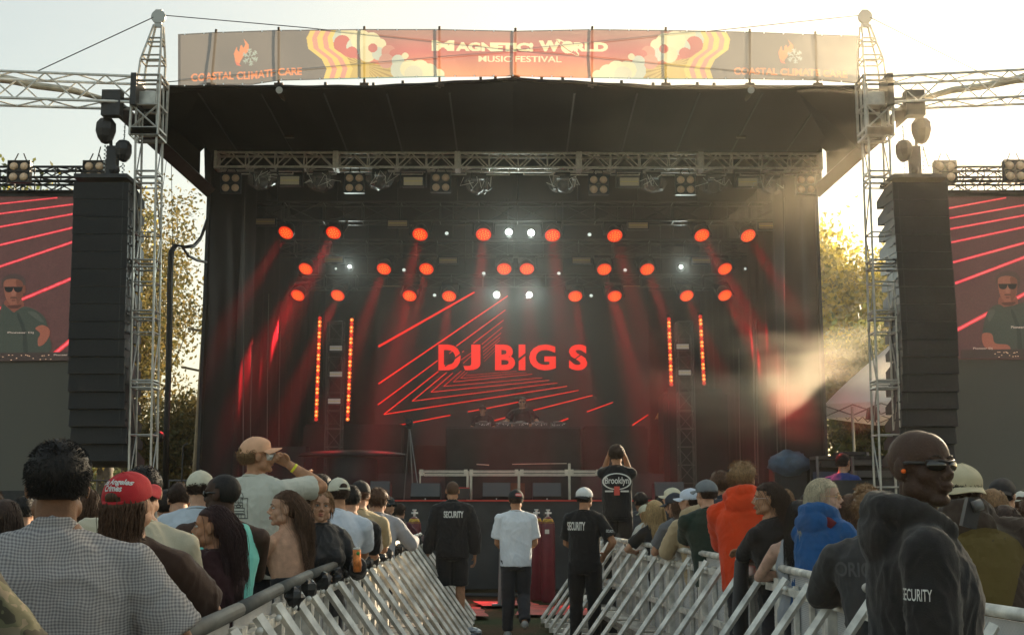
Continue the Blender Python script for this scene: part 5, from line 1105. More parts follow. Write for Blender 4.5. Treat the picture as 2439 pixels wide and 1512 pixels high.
person('man with curly brown hair in a navy and white jacket left of the orange one', 1716, 1127, 12.6, -4, 'fair','brown','curly', top=('jacket',(0.030,0.034,0.045)), arms=('rail','down'), lean=8, build=1.05, group=GR_, seed=41, vox=0.010)
person('man in a dark green t-shirt and grey cap with arms folded on the barricade', 1681, 1146, None, 12, 'fair','darkbrown','short', cap=((0.15,0.17,0.18),12,None,False), top=('tee',(0.014,0.030,0.020),(0.85,0.1),1), arms=(((-0.02,0.44,1.19),(1,0,-0.6)),'rail'), lean=12, hyaw=24, build=1.15, group=GR_, seed=42, vox=0.010)
person('person in a white jacket pressed between the green shirt and the orange sweatshirt', 1712, 1172, 12.9, 0, 'fair','black','short', top=('sweater',(0.58,0.62,0.68)), arms=('rail','down'), lean=18, group=GR_, seed=43, vox=0.011)
person('man in a white cap and sand coloured hooded top, leaning on the rail', 1642, 1166, None, 34, 'fair','darkbrown','short', cap=((0.55,0.60,0.68),8,None,False), top=('hoodie',(0.42,0.32,0.19)), arms=('rail','rail'), lean=12, hyaw=30, group=GR_, seed=44, vox=0.009)
person('man in a navy cap and grey t-shirt looking down over the rail', 1606, 1177, None, 30, 'fair','brown','medium', cap=((0.020,0.024,0.035),6,None,False), top=('tee',(0.13,0.13,0.135)), arms=('rail','rail'), lean=14, hyaw=24, hpitch=-12, group=GR_, seed=45, vox=0.009, detail=0.7)
person('man in a cream cap looking to the left behind the navy cap', 1600, 1164, 14.8, 40, 'fair','blond','medium', cap=((0.58,0.55,0.40),8,None,False), top=('tee',(0.03,0.03,0.034)), arms=('rail','down'), lean=8, hyaw=30, group=GR_, seed=46, vox=0.010, detail=0.7)
person('woman with long blond hair in a black t-shirt, arm over the barricade', 1557, 1193, None, 20, 'fair','blond','long', top=('tee',(0.014,0.014,0.015)), arms=(((0.20,0.42,1.12),(1,0,-0.6)),'rail'), lean=14, hyaw=30, sex='f', group=GR_, seed=47, vox=0.009, detail=0.7)
person('person in a white jacket holding a phone at the far end of the right barricade', 1537, 1204, 15.6, 30, 'fair','blond','medium', cap=((0.55,0.55,0.42),5,None,False), top=('jacket',(0.52,0.53,0.48)), arms=('phone','phone'), lean=14, hyaw=10, hpitch=-14, sex='f', group=GR_, seed=48, vox=0.010)
person('person with curly black hair behind the photographer at the far end of the right crowd', 1525, 1176, 17.0, 10, 'brown','black','curly', top=('tee',(0.05,0.05,0.055)), arms=('down','down'), group=GR_, seed=49, vox=0.012, detail=0.5)
# --- far parts of the crowd
far = [(15,1193,6.8,-10,'fair','darkbrown','long',(0.02,0.02,0.022),'f','woman with long dark hair at the far left edge behind the gingham shirt'),
 (60,1185,9.4,-14,'fair','black','short',(0.25,0.25,0.27),'m','man with black hair behind the gingham shirt, small in the crowd'),
 (-20,1172,10.5,0,'fair','brown','messy',(0.3,0.05,0.05),'m','person in a red shirt at the extreme left edge'),
 (205,1168,8.2,-20,'fair','brown','wavy',(0.06,0.05,0.05),'f','woman with wavy brown hair between the gingham shirt and the red cap'),
 (258,1180,9.5,-5,'olive','darkbrown','medium',(0.02,0.02,0.022),'m','person with dark hair just left of the red cap'),
 (292,1168,11.5,-5,'fair','brown','short',(0.04,0.04,0.05),'m','short haired man far behind the red cap'),
 (395,1172,10.6,0,'olive','black','afro',(0.03,0.03,0.03),'m','man with dense black hair in dark clothes behind the cable bundle'),
 (2352,1172,11.5,0,'fair','black','short',(0.02,0.02,0.025),'m','short haired person under the right screen, left of the dark cap'),
 (2432,1173,12.0,-10,'fair','brown','short',(0.02,0.02,0.025),'m','person at the right edge in a pale cap far behind'),
 (2330,1186,9.8,0,'fair','brown','bun',(0.15,0.15,0.2),'f','woman with tied hair behind the cream cap'),
 (2060,1160,10.6,0,'fair','sandy','messy',(0.04,0.04,0.04),'m','person with sandy hair glimpsed behind the large guard'),
 (1925,1178,11.6,-10,'fair','darkbrown','long',(0.03,0.03,0.03),'f','woman with long dark hair behind the grey blond woman'),
 (1868,1168,12.4,-6,'fair','lightbrown','medium',(0.28,0.22,0.06),'m','person in a yellowish shirt behind the woman with glasses'),
 (1795,1180,13.4,-6,'fair','black','short',(0.04,0.04,0.05),'m','dark haired man behind the orange sweatshirt'),
 (2025,1180,9.6,-10,'fair','brown','wavy',(0.03,0.03,0.035),'f','woman with wavy brown hair right of the blue jacket'),
 (1575,1185,17.4,6,'brown','black','short',(0.03,0.03,0.035),'m','dark haired man at the far end behind the cream cap'),
 (440,1178,11.4,-6,'fair','brown','short',(0.12,0.12,0.14),'m','brown haired man behind the beige t-shirt'),
 (850,1168,14.2,-12,'fair','brown','short',(0.05,0.05,0.055),'m','man glimpsed between the half cream cap and the black cap'),
 (735,1160,12.2,-10,'fair','darkbrown','curly',(0.05,0.05,0.055),'m','curly haired man behind the elbow of the drinking man'),
 (590,1176,10.4,-8,'fair','black','short',(0.10,0.05,0.05),'m','black haired man behind the turquoise tank top')]
for i, (px, py, Y, yw, sk, hr, stl, tcx, sx_, lab) in enumerate(far):
    kw = dict(cap=((0.60,0.58,0.5),0)) if px == 2432 else {}
    person(lab, px, py, Y, yw, sk, hr, stl, top=('tee',tcx), arms=('down','down'), sex=sx_, group='people deeper in the crowd', seed=60+i, vox=0.014, detail=0.55, **kw)
# --- performers on stage
dja = person('tall DJ in a black t-shirt and sunglasses at the middle of the booth', 1244, 947, 27.15, 178, 'fair','darkbrown','short', top=('tee',(0.012,0.012,0.013)), arms=(((0.20,0.30,1.08),(1,-0.6,-0.3)),((0.24,0.30,1.08),(1,-0.6,-0.3))), lean=4, glasses=('sun',), group='performers behind the DJ booth', seed=90, vox=0.010, z0=DZ+0.6, detail=0.5, build=1.12)
djb = person('second performer in a dark cap bending over the left end of the booth', 1150, 966, 27.15, 172, 'fair','brown','short', cap=((0.015,0.015,0.015),0), top=('tee',(0.012,0.012,0.013)), arms=(((0.12,0.32,1.05),(1,-0.6,-0.3)),((0.12,0.32,1.05),(1,-0.6,-0.3))), lean=12, group='performers behind the DJ booth', seed=91, vox=0.010, z0=DZ+0.6, detail=0.4)
# ------------------------------------------------------------------ crowd barricades
pf_m = mat('perforated_aluminium', (0.60,0.60,0.58), 0.45, 0.3, spec=0.5); nt = pf_m.node_tree; bs = nt.nodes['Principled BSDF']
tc = nt.nodes.new('ShaderNodeTexCoord'); sx = nt.nodes.new('ShaderNodeSeparateXYZ'); nt.links.new(tc.outputs['Object'], sx.inputs[0])
def sn(out, fr, ph=0):
    a = nt.nodes.new('ShaderNodeMath'); a.operation = 'MULTIPLY_ADD'; a.inputs[1].default_value = fr*2*math.pi; a.inputs[2].default_value = ph; nt.links.new(out, a.inputs[0])
    b_ = nt.nodes.new('ShaderNodeMath'); b_.operation = 'SINE'; nt.links.new(a.outputs[0], b_.inputs[0]); return b_.outputs[0]
ml = nt.nodes.new('ShaderNodeMath'); ml.operation = 'MULTIPLY'; nt.links.new(sn(sx.outputs[1], 42), ml.inputs[0]); nt.links.new(sn(sx.outputs[2], 42), ml.inputs[1])
mr = nt.nodes.new('ShaderNodeMapRange'); mr.inputs[1].default_value = 0.46; mr.inputs[2].default_value = 0.60; mr.inputs[3].default_value = 1; mr.inputs[4].default_value = 0; nt.links.new(ml.outputs[0], mr.inputs[0])
nt.links.new(mr.outputs[0], bs.inputs['Alpha'])
nzp = nt.nodes.new('ShaderNodeTexNoise'); nzp.inputs['Scale'].default_value = 5; mrp = nt.nodes.new('ShaderNodeMapRange'); mrp.inputs[3].default_value = 0.45; mrp.inputs[4].default_value = 0.85; nt.links.new(tc.outputs['Object'], nzp.inputs['Vector']); nt.links.new(nzp.outputs[0], mrp.inputs[0]); nt.links.new(mrp.outputs[0], bs.inputs['Base Color'])
BALU = mat('worn_barricade_aluminium', (0.68,0.65,0.58), 0.5, 0.25, var=0.38, scale=9, bump=0.15, bscale=70)
BDARK = mat('scuffed_step_plate', (0.34,0.30,0.26), 0.55, 0.4, var=0.4, scale=9, bump=0.4, bscale=90)
RUB = mat('grey_rubber_rail_sleeve', (0.07,0.075,0.07), 0.7, var=0.2, scale=12)
RAILH = 1.2; UL = 1.22
def barricade(sleeve):
    t = thing('crowd_barricade', 'x', 'barricade')
    m = MB(); m.path([(0,-UL/2+0.005,RAILH-0.035),(0,UL/2-0.005,RAILH-0.035)], (0.026 if not sleeve else 0.031), 12); m.obj('top_rail', RUB if sleeve else BALU, t, True)
    m = MB(); m.box((-0.03,0,0.63),(0.006,UL-0.10,1.0)); m.obj('perforated_panel', pf_m, t)
    m = MB()
    for y in (-UL/2+0.03, UL/2-0.03): m.box((0,y,0.57),(0.055,0.065,1.05)); 
    for y in (-0.2,0.2): m.box((-0.005,y,0.57),(0.03,0.04,1.0))
    for z in (0.13,0.62,1.03): m.box((0.012,0,z),(0.035,UL-0.11,0.05))
    m.obj('frame', BALU, t)
    for y in (-UL/4, UL/4):
        m = MB(); A = Vector((0.03,y,1.11)); B = Vector((0.78,y,0.07)); m.path([A,B],0.027,4,up=(0,1,0)); m.obj('diagonal_brace', BALU, t)
        m = MB(); m.lathe([(0.017,0),(0.017,0.07)],(0.045,y-0.035,1.05),8,(0,1,0)); m.obj('pivot_bolt', ALU, t, True)
        m = MB(); m.box((0.39,y,0.045),(0.80,0.05,0.05)); m.obj('foot_beam', BALU, t)
    m = MB(); m.box((0.18,0,0.36),(0.30,UL-0.13,0.012)); m.box((0.325,0,0.335),(0.012,UL-0.13,0.045)); m.obj('step', BDARK, t)
    m = MB(); m.box((-0.45,0,0.012),(0.85,UL-0.02,0.016)); m.box((0.36,0,0.012),(0.72,UL-0.16,0.010)); m.obj('base_plate', BDARK, t)
    return t
wrapm = mat('black_plastic_wrap', (0.02,0.02,0.02), 0.35)
for side in (-1,1):
    tab = RAILT[side]
    src = None; Y = 2.7 if side < 0 else 3.6; k = 0; pY = Y; pX = lerpline(tab, Y)
    while Y < (17.0 if side < 0 else 16.6):
        # step a unit length along the line
        nY = pY; 
        while math.hypot(nY-pY, lerpline(tab,nY)-pX) < UL+0.012: nY += 0.004
        nX = lerpline(tab, nY); cx, cy = (pX+nX)/2, (pY+nY)/2; ang = math.atan2(-(nX-pX), nY-pY)
        wh = ['nearest','second nearest','third nearest','fourth nearest','fifth nearest','sixth','seventh','eighth','ninth','tenth','eleventh','twelfth','thirteenth','fourteenth','fifteenth','sixteenth'][k]
        lab = '%s barricade section in the line %s of the pit aisle' % (wh, 'left' if side < 0 else 'right')
        near = side < 0 and k < 5
        if src is None or (side < 0 and k == 5): src = barricade(near); o = src
        else: o = dup(src)
        o.location = (cx, cy, 0); o.rotation_euler = (0,0,ang if side < 0 else ang+math.pi); o['label'] = lab; o['group'] = 'crowd barricade sections'
        if side < 0 and k >= 3:
            for y in (-UL/4,UL/4):
                w = MB(); w.ell((0.04,y,1.10),(0.055,0.05,0.06),8,6,fn=lambda v,p: p*(1+0.5*noise.noise(v*2.7+Vector((k,y*9,0))))); w.obj('plastic_wrap', wrapm, o)
        pX, pY = nX, nY; Y = nY; k += 1
# jacket over the right rail
jk = MB(); xr = lerpline(RAILT[1],9.3)
jk.path([(0.06,0,0.0),(-0.02,0,0.05),(-0.06,0.0,-0.05),(-0.08,0.02,-0.45),(-0.07,0.0,-0.70),(-0.06,0.03,-0.86)],[(0.12,0.03),(0.17,0.04),(0.17,0.05),(0.14,0.06),(0.11,0.05),(0.03,0.03)],14,up=(1,0,0))
jo = jk.obj('hanging_jacket', cloth_mat('blackjacket',(0.015,0.015,0.017)), smooth=True, loc=(xr-0.02,9.2,RAILH+0.01)); tag(jo, 'black jacket hanging over the right barricade below the woman with glasses', 'jacket')
# ------------------------------------------------------------------ gas cylinders and litter in the pit
def cyl(px, Y, lab, h=1.38, r=0.115):
    p = at(px,1400,Y); t = thing('gas_cylinder', lab, 'cylinder', (p.x,Y,0), 0, 'maroon gas cylinders before the stage')
    m = MB(); m.lathe([(r*0.9,0),(r,0.03),(r,h-0.18),(r*0.92,h-0.10),(r*0.6,h-0.03),(r*0.3,h)],(0,0,0),20); m.obj('tank', mat('maroon_cylinder',(0.13,0.012,0.022),0.45,var=0.2,scale=7), t, True)
    m = MB(); m.lathe([(r*0.94,h-0.11),(r*0.64,h-0.035)],(0,0,0.003),20); m.obj('yellow_collar', mat('worn_yellow',(0.5,0.3,0.03),0.5,var=0.5,scale=30), t, True)
    m = MB(); m.tube((0,0,h),(0,0,h+0.10),0.02,8); m.tube((-0.05,0,h+0.06),(0.06,0,h+0.06),0.014,8); m.lathe([(0.035,0),(0.035,0.02)],(0,0,h+0.10),12); m.obj('valve', ALU, t, True)
    m = MB(); m.box((-0.02,-r*0.98,h-0.24),(0.07,0.012,0.07)); m.obj('label', mat('paper_label',(0.6,0.58,0.5),0.7), t)
cyl(985,20.4,'maroon gas cylinder left of the buzz cut guard'); cyl(1306,20.4,'maroon gas cylinder just right of the white t-shirt man'); cyl(1278,20.9,'maroon gas cylinder half hidden by the white t-shirt man')
for k, (px, py, col, lab) in enumerate([(1700,1500,(0.05,0.12,0.35),'crumpled blue plastic under the right barricade'),(1468,1430,(0.5,0.04,0.03),'crushed red cup by the far end of the right barricade'),(1480,1478,(0.4,0.45,0.5),'clear bottle litter under the right barricade braces'),(1125,1505,(0.3,0.33,0.36),'clear plastic litter under the left barricade braces'),(1340,1408,(0.02,0.02,0.02),'black bag by the gas cylinders')]):
    p = atz(px,py,0.05); m = MB(); m.ell((0,0,0),(0.12,0.09,0.055),12,8,fn=lambda v,q: q*(1+0.6*noise.noise(v*2.5+Vector((k*5,0,0))))); tag(m.obj('litter', mat('litter%d'%k,col,0.3,var=0.4,scale=20), loc=p), lab, 'litter')
tr = MB(); p = at(1190,1400,19.4); tr.tube((0,0,0.05),(0.02,0,0.85),0.03,8); tr.tube((-0.12,0,0.04),(0.14,0,0.04),0.025,8); tag(tr.obj('light_stand', GR, loc=(p.x,19.4,0)), 'short grey stand tube behind the white t-shirt man', 'stand')
cbx = MB(); rr = random.Random(5); 
for q in range(3):
    pts = [(-4.5+ i*0.7, 21.6+0.25*q+0.12*math.sin(i*1.7+q), 0.02) for i in range(14)]; cbx.path(pts, 0.018, 6)
tag(cbx.obj('floor_cable', CABLE), 'black cables lying along the foot of the stage', 'cable')
# ------------------------------------------------------------------ towers, side trusses, cables
TALU = mat('tower_aluminium', (0.50,0.48,0.43), 0.4, 0.5, var=0.2, scale=9)
def tower(s):
    ALU = TALU
    mx = (lambda x: x) if s < 0 else (lambda x: 2439-x)
    t = thing('lattice_tower', 'silver lattice tower with pulley head at the %s of the stage' % ('left' if s < 0 else 'right'), 'tower', (0,20.4,0))
    o_ = Vector((0,20.4,0)); base = atz(345 if s < 0 else 2117,1190,0.0); bx = (345-1219.5)/2933*20.4 if s < 0 else (2115-1219.5)/2933*20.4
    xt = at(357 if s < 0 else 2082,225,20.4).x; zt = at(360,215,20.4).z; w = 0.36
    m = MB(); nb_ = 10
    for sx_ in (-1,1):
        for sy in (-1,1): m.tube((bx+sx_*w/2,sy*w/2,0.1),(xt+sx_*w/2,sy*w/2,zt),0.020,7)
    for q in range(nb_):
        za, zb2 = 0.15+(zt-0.15)*q/nb_, 0.15+(zt-0.15)*(q+1)/nb_; xa_, xb_ = bx+(xt-bx)*q/nb_, bx+(xt-bx)*(q+1)/nb_
        for a,b_ in (((-1,-1),(1,-1)),((1,-1),(1,1)),((1,1),(-1,1)),((-1,1),(-1,-1))): m.tube((xa_+a[0]*w/2,a[1]*w/2,za),(xa_+b_[0]*w/2,b_[1]*w/2,za),0.014,6)
        e = 1 if q % 2 else -1
        for sx_ in (-1,1): m.tube((xa_+sx_*w/2,e*w/2,za),(xb_+sx_*w/2,-e*w/2,zb2),0.012,5)
    m.obj('mast', ALU, t)
    for z_ in (430, 640, 760, 925):
        pz = at(350,z_,20.4).z; x_ = bx+(xt-bx)*(pz/zt); m = MB()
        for dz in (0,0.12):
            for a,b_ in (((-1,-1),(1,-1)),((1,-1),(1,1)),((1,1),(-1,1)),((-1,1),(-1,-1))): m.tube((x_+a[0]*w/2,a[1]*w/2,pz+dz),(x_+b_[0]*w/2,b_[1]*w/2,pz+dz),0.02,6)
        m.obj('joint_collar', ALU, t)
    # sleeve block where the side truss meets
    zc = at(360,270,20.4).z; m = MB(); zs = [at(360,y,20.4).z for y in (330,190)]
    for sx_ in (-1,1):
        for sy in (-1,1): m.tube((xt+sx_*0.24,sy*0.24,zs[0]),(xt+sx_*0.24,sy*0.24,zs[1]),0.026,6)
    for z in (zs[0],zs[0]+0.12,(zs[0]+zs[1])/2,zs[1]-0.1,zs[1]):
        for a,b_ in (((-1,-1),(1,-1)),((1,-1),(1,1)),((1,1),(-1,1)),((-1,1),(-1,-1))): m.tube((xt+a[0]*0.24,a[1]*0.24,z),(xt+b_[0]*0.24,b_[1]*0.24,z),0.022,6)
    for sx_ in (-1,1): m.tube((xt-sx_*0.24,-0.24,zs[0]+0.1),(xt+sx_*0.24,-0.24,(zs[0]+zs[1])/2),0.018,6); m.box((xt,-0.25,zs[0]+0.06),(0.44,0.02,0.12)); 
    m.box((xt,0,(zs[0]*0.35+zs[1]*0.65)),(0.30,0.30,0.22)); m.obj('sleeve_block', ALU, t)
    # head
    hd_ = at(378 if s < 0 else 2060,62,20.4); hx = hd_.x; m = MB(); z1 = at(360,150,20.4).z; x1 = xt + (0.03 if s < 0 else -0.03)
    for sx_ in (-1,1):
        for sy in (-1,1):
            m.path([(xt+sx_*w/2,sy*w/2,zt),(x1+sx_*w/2*0.95,sy*w/2*0.9,z1),(hx+sx_*0.07,sy*0.05,hd_.z)],0.022,6)
    for f_ in (0.0,0.13,0.5,0.62):
        z = z1 + (hd_.z-z1)*f_; cx = x1+(hx-x1)*f_; hw_ = (w/2*0.95)*(1-f_)+0.07*f_; hy = w/2*0.9*(1-f_)+0.05*f_
        for a,b_ in (((-1,-1),(1,-1)),((1,-1),(1,1)),((1,1),(-1,1)),((-1,1),(-1,-1))): m.tube((cx+a[0]*hw_,a[1]*hy,z),(cx+b_[0]*hw_,b_[1]*hy,z),0.016,6)
    m.obj('head_frame', ALU, t)
    pt = at(378 if s < 0 else 2060,36,20.4); m = MB(); m.box((pt.x,0,(pt.z+hd_.z)/2+0.03),(0.12,0.05,pt.z-hd_.z+0.12)); m.obj('head_plate', mat('dull_aluminium',(0.45,0.45,0.42),0.5,0.6), t)
    m = MB(); m.lathe([(0.115,-0.03),(0.125,-0.03),(0.115,0),(0.125,0.03),(0.0,0.03)],(pt.x,-0.0,pt.z-0.04),20,(0,1,0)); m.obj('pulley_wheel', mat('dull_aluminium',(0,0,0)), t, True)
    return pt + Vector((0,0,0.0))
HL = tower(-1); HR_ = tower(1)
def wire(pts, r, lab, nm='guy_wire', m=None, cat='cable', n=5):
    mb = MB(); mb.path(pts, r, n, cap=True); o = mb.obj(nm, m or mat('dark_steel_wire',(0.06,0.06,0.065),0.5,0.5)); tag(o, lab, cat); return o
wire([HL, at(85,172,19.9)], 0.010, 'thin steel wire from the left tower head down to the left side truss')
wire([HR_, at(2352,182,19.9)], 0.010, 'thin steel wire from the right tower head down to the right side truss')
wire([HL, at(720,66,20.95), at(1230,118,21.1), at(2062,200,20.95)], 0.009, 'thin wire running from the left tower head behind the banner')
wire([HR_, at(1660,78,20.97), at(1230,124,21.15), at(395,196,21.0)], 0.009, 'thin wire running from the right tower head behind the banner')
wire([at(408,372,22.6), at(411,590,22.6)], 0.006, 'thin vertical wire holding up the left cable bundle')
wire([at(398,372,22.5), at(385,470,22.5), at(378,560,22.5)], 0.005, 'faint slanting wire beside the left tower')
cb = MB(); rr = random.Random(8)
for q in range(7):
    a = q*0.9; dx, dy = 0.035*math.cos(a), 0.035*math.sin(a)
    pts = [at(394,1165,22.7), at(397,1000,22.7), at(401,900,22.7), at(404,760,22.7), at(405,660,22.7), at(408,600,22.7), at(418,584,22.7)]
    pts = [p+Vector((dx,dy,0)) for p in pts]
    if q < 4: pts += [at(440,590-q,22.8), at(462,588-q*1.5,23.2), at(478,570-q*2,23.6), at(492,535-q*4,24.2)]
    else: pts += [at(432,586,22.8), at(450,605+q,23.2), at(470,615+q,23.6), at(492,620+q,24.2)]
    cb.path(pts, 0.022, 6)
cb.ell(at(378,1040,22.5),(0.11,0.1,0.11),10,8)
tag(cb.obj('cable_bundle', CABLE, smooth=True), 'thick bundle of black cables hanging left of the stage', 'cable')
for s in (-1,1):
    mx = (lambda x: x) if s < 0 else (lambda x: 2439-x)
    nm_ = 'left' if s < 0 else 'right'
    t = thing('side_truss', 'silver side truss reaching out from the %s tower to the edge of the view' % nm_, 'truss', (0,20.2,0)); o_ = Vector((0,20.2,0))
    m = MB(); A = at(mx(322),222,20.3)-o_; B = at(mx(-420) if s < 0 else mx(-420),196 if s < 0 else 188,18.9)-o_; truss(m, A, B, 0.42, 0.46, 10, 0.025, 0.014, False, 6, post=False); m.obj('truss_frame', ALU, t)
    m = MB(); m.box(A+Vector((0.04*-s,0,0)),(0.10,0.5,0.56)); m.obj('joint_block', STEEL, t)
    can_ = MB(); pts = [at(mx(x),y,Yq)-o_ for x,y,Yq in ((-300,170,20.5),(-60,178,20.5),(20,190,20.5),(90,205,20.5),(170,215,20.5),(260,240,20.5),(322,238,20.5))]
    can_.path(pts, [(0.16,0.10),(0.17,0.10),(0.12,0.07),(0.10,0.06),(0.07,0.06),(0.13,0.03),(0.08,0.03)], 10)
    co_ = can_.obj('rolled_canvas', mat('dirty_white_canvas',(0.42,0.40,0.33),0.85,var=0.3,scale=5,bump=0.5,bscale=14), smooth=True, loc=o_); tag(co_, 'rolled dirty white canvas lying along the %s side truss' % nm_, 'canvas')
    # screen
    YSn = 22.4; x0 = -175 if s < 0 else 2239; x1 = 205 if s < 0 else 2900  # right screen is stretched out of view to shade the crowd
    sc_ = thing('side_screen', 'large side video screen showing the DJ and red light lines, %s of the stage' % nm_, 'screen', (0,YSn,0)); so = Vector((0,YSn,0))
    a, b_, c__ = at(x0,468,YSn), at(x1,855,YSn), at(x1,1168,YSn)
    m = MB(); m.box(((a.x+b_.x)/2,0.1,(a.z+b_.z)/2),(b_.x-a.x,0.16,a.z-b_.z)); m.obj('lit_panel', mat('lit_screen_brown',(0.05,0.03,0.03),0.5,emit=(0.10,0.038,0.032),es=0.75,var=0), sc_)
    m = MB(); m.box(((a.x+b_.x)/2,0.12,(b_.z+c__.z)/2),(b_.x-a.x,0.14,b_.z-c__.z)); m.obj('dark_panel', mat('scrim_cloth',(0.145,0.14,0.118),0.9,bump=0.3,bscale=120), sc_)
    m = MB(); m.box(((a.x+b_.x)/2,0.1,a.z+0.06),(b_.x-a.x+0.1,0.22,0.12)); m.obj('screen_header', STEEL, sc_); m = MB(); m.box(((a.x+b_.x)/2,0.15,c__.z/2),(b_.x-a.x,0.3,c__.z)); m.obj('screen_frame', STEEL, sc_)
    dxs = 0 if s < 0 else 0
    L_ = MB(); L2 = MB()
    segs = [(-60,480,195,430,4),(-60,492,165,468,3.5),(-60,517,195,484,4),(-60,551,195,506,4.5),(-60,598,195,537,5),(-60,655,192,570,6),(0,735,190,655,8),(120,850,175,805,10)] if s < 0 else [(2239,500,2500,452,4),(2239,524,2500,478,4),(2239,550,2500,502,4.5),(2239,583,2500,528,5),(2270,625,2500,562,6),(2275,675,2500,590,7),(2275,788,2500,668,9)]
    for (ax, ay, bx_, by_, w_) in segs:
        L = math.hypot(bx_-ax,by_-ay); nx_, ny_ = -(by_-ay)/L*w_/2, (bx_-ax)/L*w_/2
        if ay < 470: ax, ay = ax, ay
        # keep inside the lit panel
        def clip(x, y): return (x, max(y, 470.5))
        if by_ < 471:
            tt = (471-ay)/(by_-ay); bx_, by_ = ax+(bx_-ax)*tt, 471
        for MBx, kx, off in ((L_,1.0,-0.004),(L2,0.45,-0.008)):
            MBx.add([at(x,y,YSn-0.0+0.02+off)-so for x,y in ((ax+nx_*kx,ay+ny_*kx),(bx_+nx_*kx,by_+ny_*kx),(bx_-nx_*kx,by_-ny_*kx),(ax-nx_*kx,ay-ny_*kx))],[(0,1,2,3)])
    L_.obj('light_line', mat('screen_red_line',(0.4,0.02,0.02),0.5,emit=(0.75,0.035,0.04),es=0.95), sc_); L2.obj('line_core', mat('screen_pink_core',(0.6,0.1,0.12),0.5,emit=(0.9,0.12,0.15),es=0.9), sc_)
    # the DJ's picture on the screen
    ox, oy = (32,690) if s < 0 else (2400,683)
    def flat(nm, pts, col, off, es=1.0, smooth_n=0):
        if smooth_n:
            q = []
            n = len(pts)
            for i in range(n):
                p0,p1,p2,p3 = pts[i-1],pts[i],pts[(i+1)%n],pts[(i+2)%n]
                for j in range(smooth_n):
                    t_ = j/smooth_n; q.append(tuple(0.5*((2*p1[d_])+(-p0[d_]+p2[d_])*t_+(2*p0[d_]-5*p1[d_]+4*p2[d_]-p3[d_])*t_*t_+(-p0[d_]+3*p1[d_]-3*p2[d_]+p3[d_])*t_**3) for d_ in (0,1)))
            pts = q
        bm = bmesh.new(); vs = [bm.verts.new(at(ox+x,oy+y,YSn+0.02-off)-so) for x,y in pts]; bm.faces.new(vs); bmesh.ops.triangulate(bm, faces=bm.faces[:])
        me = bpy.data.meshes.new(nm); bm.to_mesh(me); bm.free(); me.materials.append(mat('screen_'+nm, col, 0.6, emit=col, es=es)); o = bpy.data.objects.new(nm, me); C.objects.link(o); o.parent = sc_
    flat('picture_hair', [(-26,-5),(-28,-22),(-16,-34),(4,-38),(22,-32),(30,-18),(26,4),(18,-14),(-20,-14)], (0.045,0.03,0.026), 0.014, 1, 5)
    flat('picture_face', [(-22,-20),(-2,-26),(20,-20),(23,0),(20,20),(10,36),(-6,37),(-17,22),(-22,2)], (0.17,0.062,0.038), 0.016, 1, 5)
    flat('picture_neck', [(-18,24),(18,22),(24,44),(4,54),(-20,46)], (0.13,0.045,0.03), 0.015, 1, 4)
    flat('picture_shirt', [(-30,42),(-14,42),(2,54),(24,40),(52,48),(76,68),(82,100),(84,150),(-30,152),(-34,150)] if s < 0 else [(-20,42),(2,54),(20,42),(60,46),(80,150),(-30,152),(-46,120),(-60,112),(-52,70),(-40,50)], (0.034,0.040,0.030), 0.017, 1, 4)
    flat('picture_arm', [(52,92),(68,84),(84,92),(86,108),(74,128),(60,134),(58,118),(64,104)] if s < 0 else [(-60,112),(-38,112),(-30,134),(0,138),(4,150),(-40,150),(-58,138)], (0.20,0.065,0.04), 0.019, 1, 4)
    for q in (-1,1): flat('picture_lens', [(q*11-9,-6),(q*11+9,-6),(q*11+8,3),(q*11,6),(q*11-8,3)], (0.010,0.010,0.010), 0.019, 1, 4)
    flat('picture_bar', [(-22,-7),(22,-7),(22,-4),(-22,-4)], (0.010,0.010,0.010), 0.020)
    flat('picture_moustache', [(-7,17),(7,17),(9,21),(-8,21)], (0.07,0.03,0.02), 0.019)
    flat('picture_table', [(-38,150),(142 if s < 0 else 40,148),(142 if s < 0 else 40,168),(-38 if s < 0 else -110,170)] if s < 0 else [(-112,150),(40,148),(40,170),(-112,170)], (0.035,0.024,0.02), 0.021)
    for word, wx0, wy0, wx1, wy1 in ((('Pioneer Dj',-14,105,48,100),('Pioneer Dj',96,158,142,153)) if s < 0 else (('Pioneer',8,99,40,93),('Pioneer Dj',-82,150,-36,144))):
        v, f = textfit(word, wx0, wy0, wx1, wy1, 0.02); m = MB(); m.add([at(ox+p[0], oy+p[1], YSn-0.004)-so for p in v], f); m.obj('picture_lettering', mat('screen_pale_text',(0.3,0.25,0.2),0.6,emit=(0.40,0.30,0.24),es=1), sc_)
    if s < 0:
        flat('picture_ear', [(22,-8),(28,-10),(28,6),(23,8)], (0.12,0.042,0.026), 0.0165, 1, 4)
    flat('picture_cheek', [(6,-22),(20,-20),(23,0),(19,20),(10,35),(6,20),(9,2)], (0.105,0.038,0.024), 0.0175, 1, 4)
    flat('picture_nose', [(-3,-4),(3,-4),(5,12),(0,15),(-5,12)], (0.20,0.080,0.052), 0.018, 1, 4)
    flat('picture_mouth', [(-5,24),(5,24),(4,27),(-4,27)], (0.08,0.025,0.02), 0.0185)
    flat('picture_shade', [(-14,38),(18,36),(12,44),(-6,44)], (0.06,0.022,0.016), 0.0162, 1, 4)
    flat('picture_fold', [(8,60),(14,58),(30,100),(34,148),(24,148),(22,104)], (0.022,0.026,0.021), 0.0178, 1, 4)
    flat('picture_sheen', [(34,52),(54,54),(72,76),(60,74),(44,62)] if s < 0 else [(-48,60),(-36,54),(-30,60),(-44,84)], (0.050,0.055,0.042), 0.0178, 1, 4)
    dt = MB(); rr = random.Random(4)
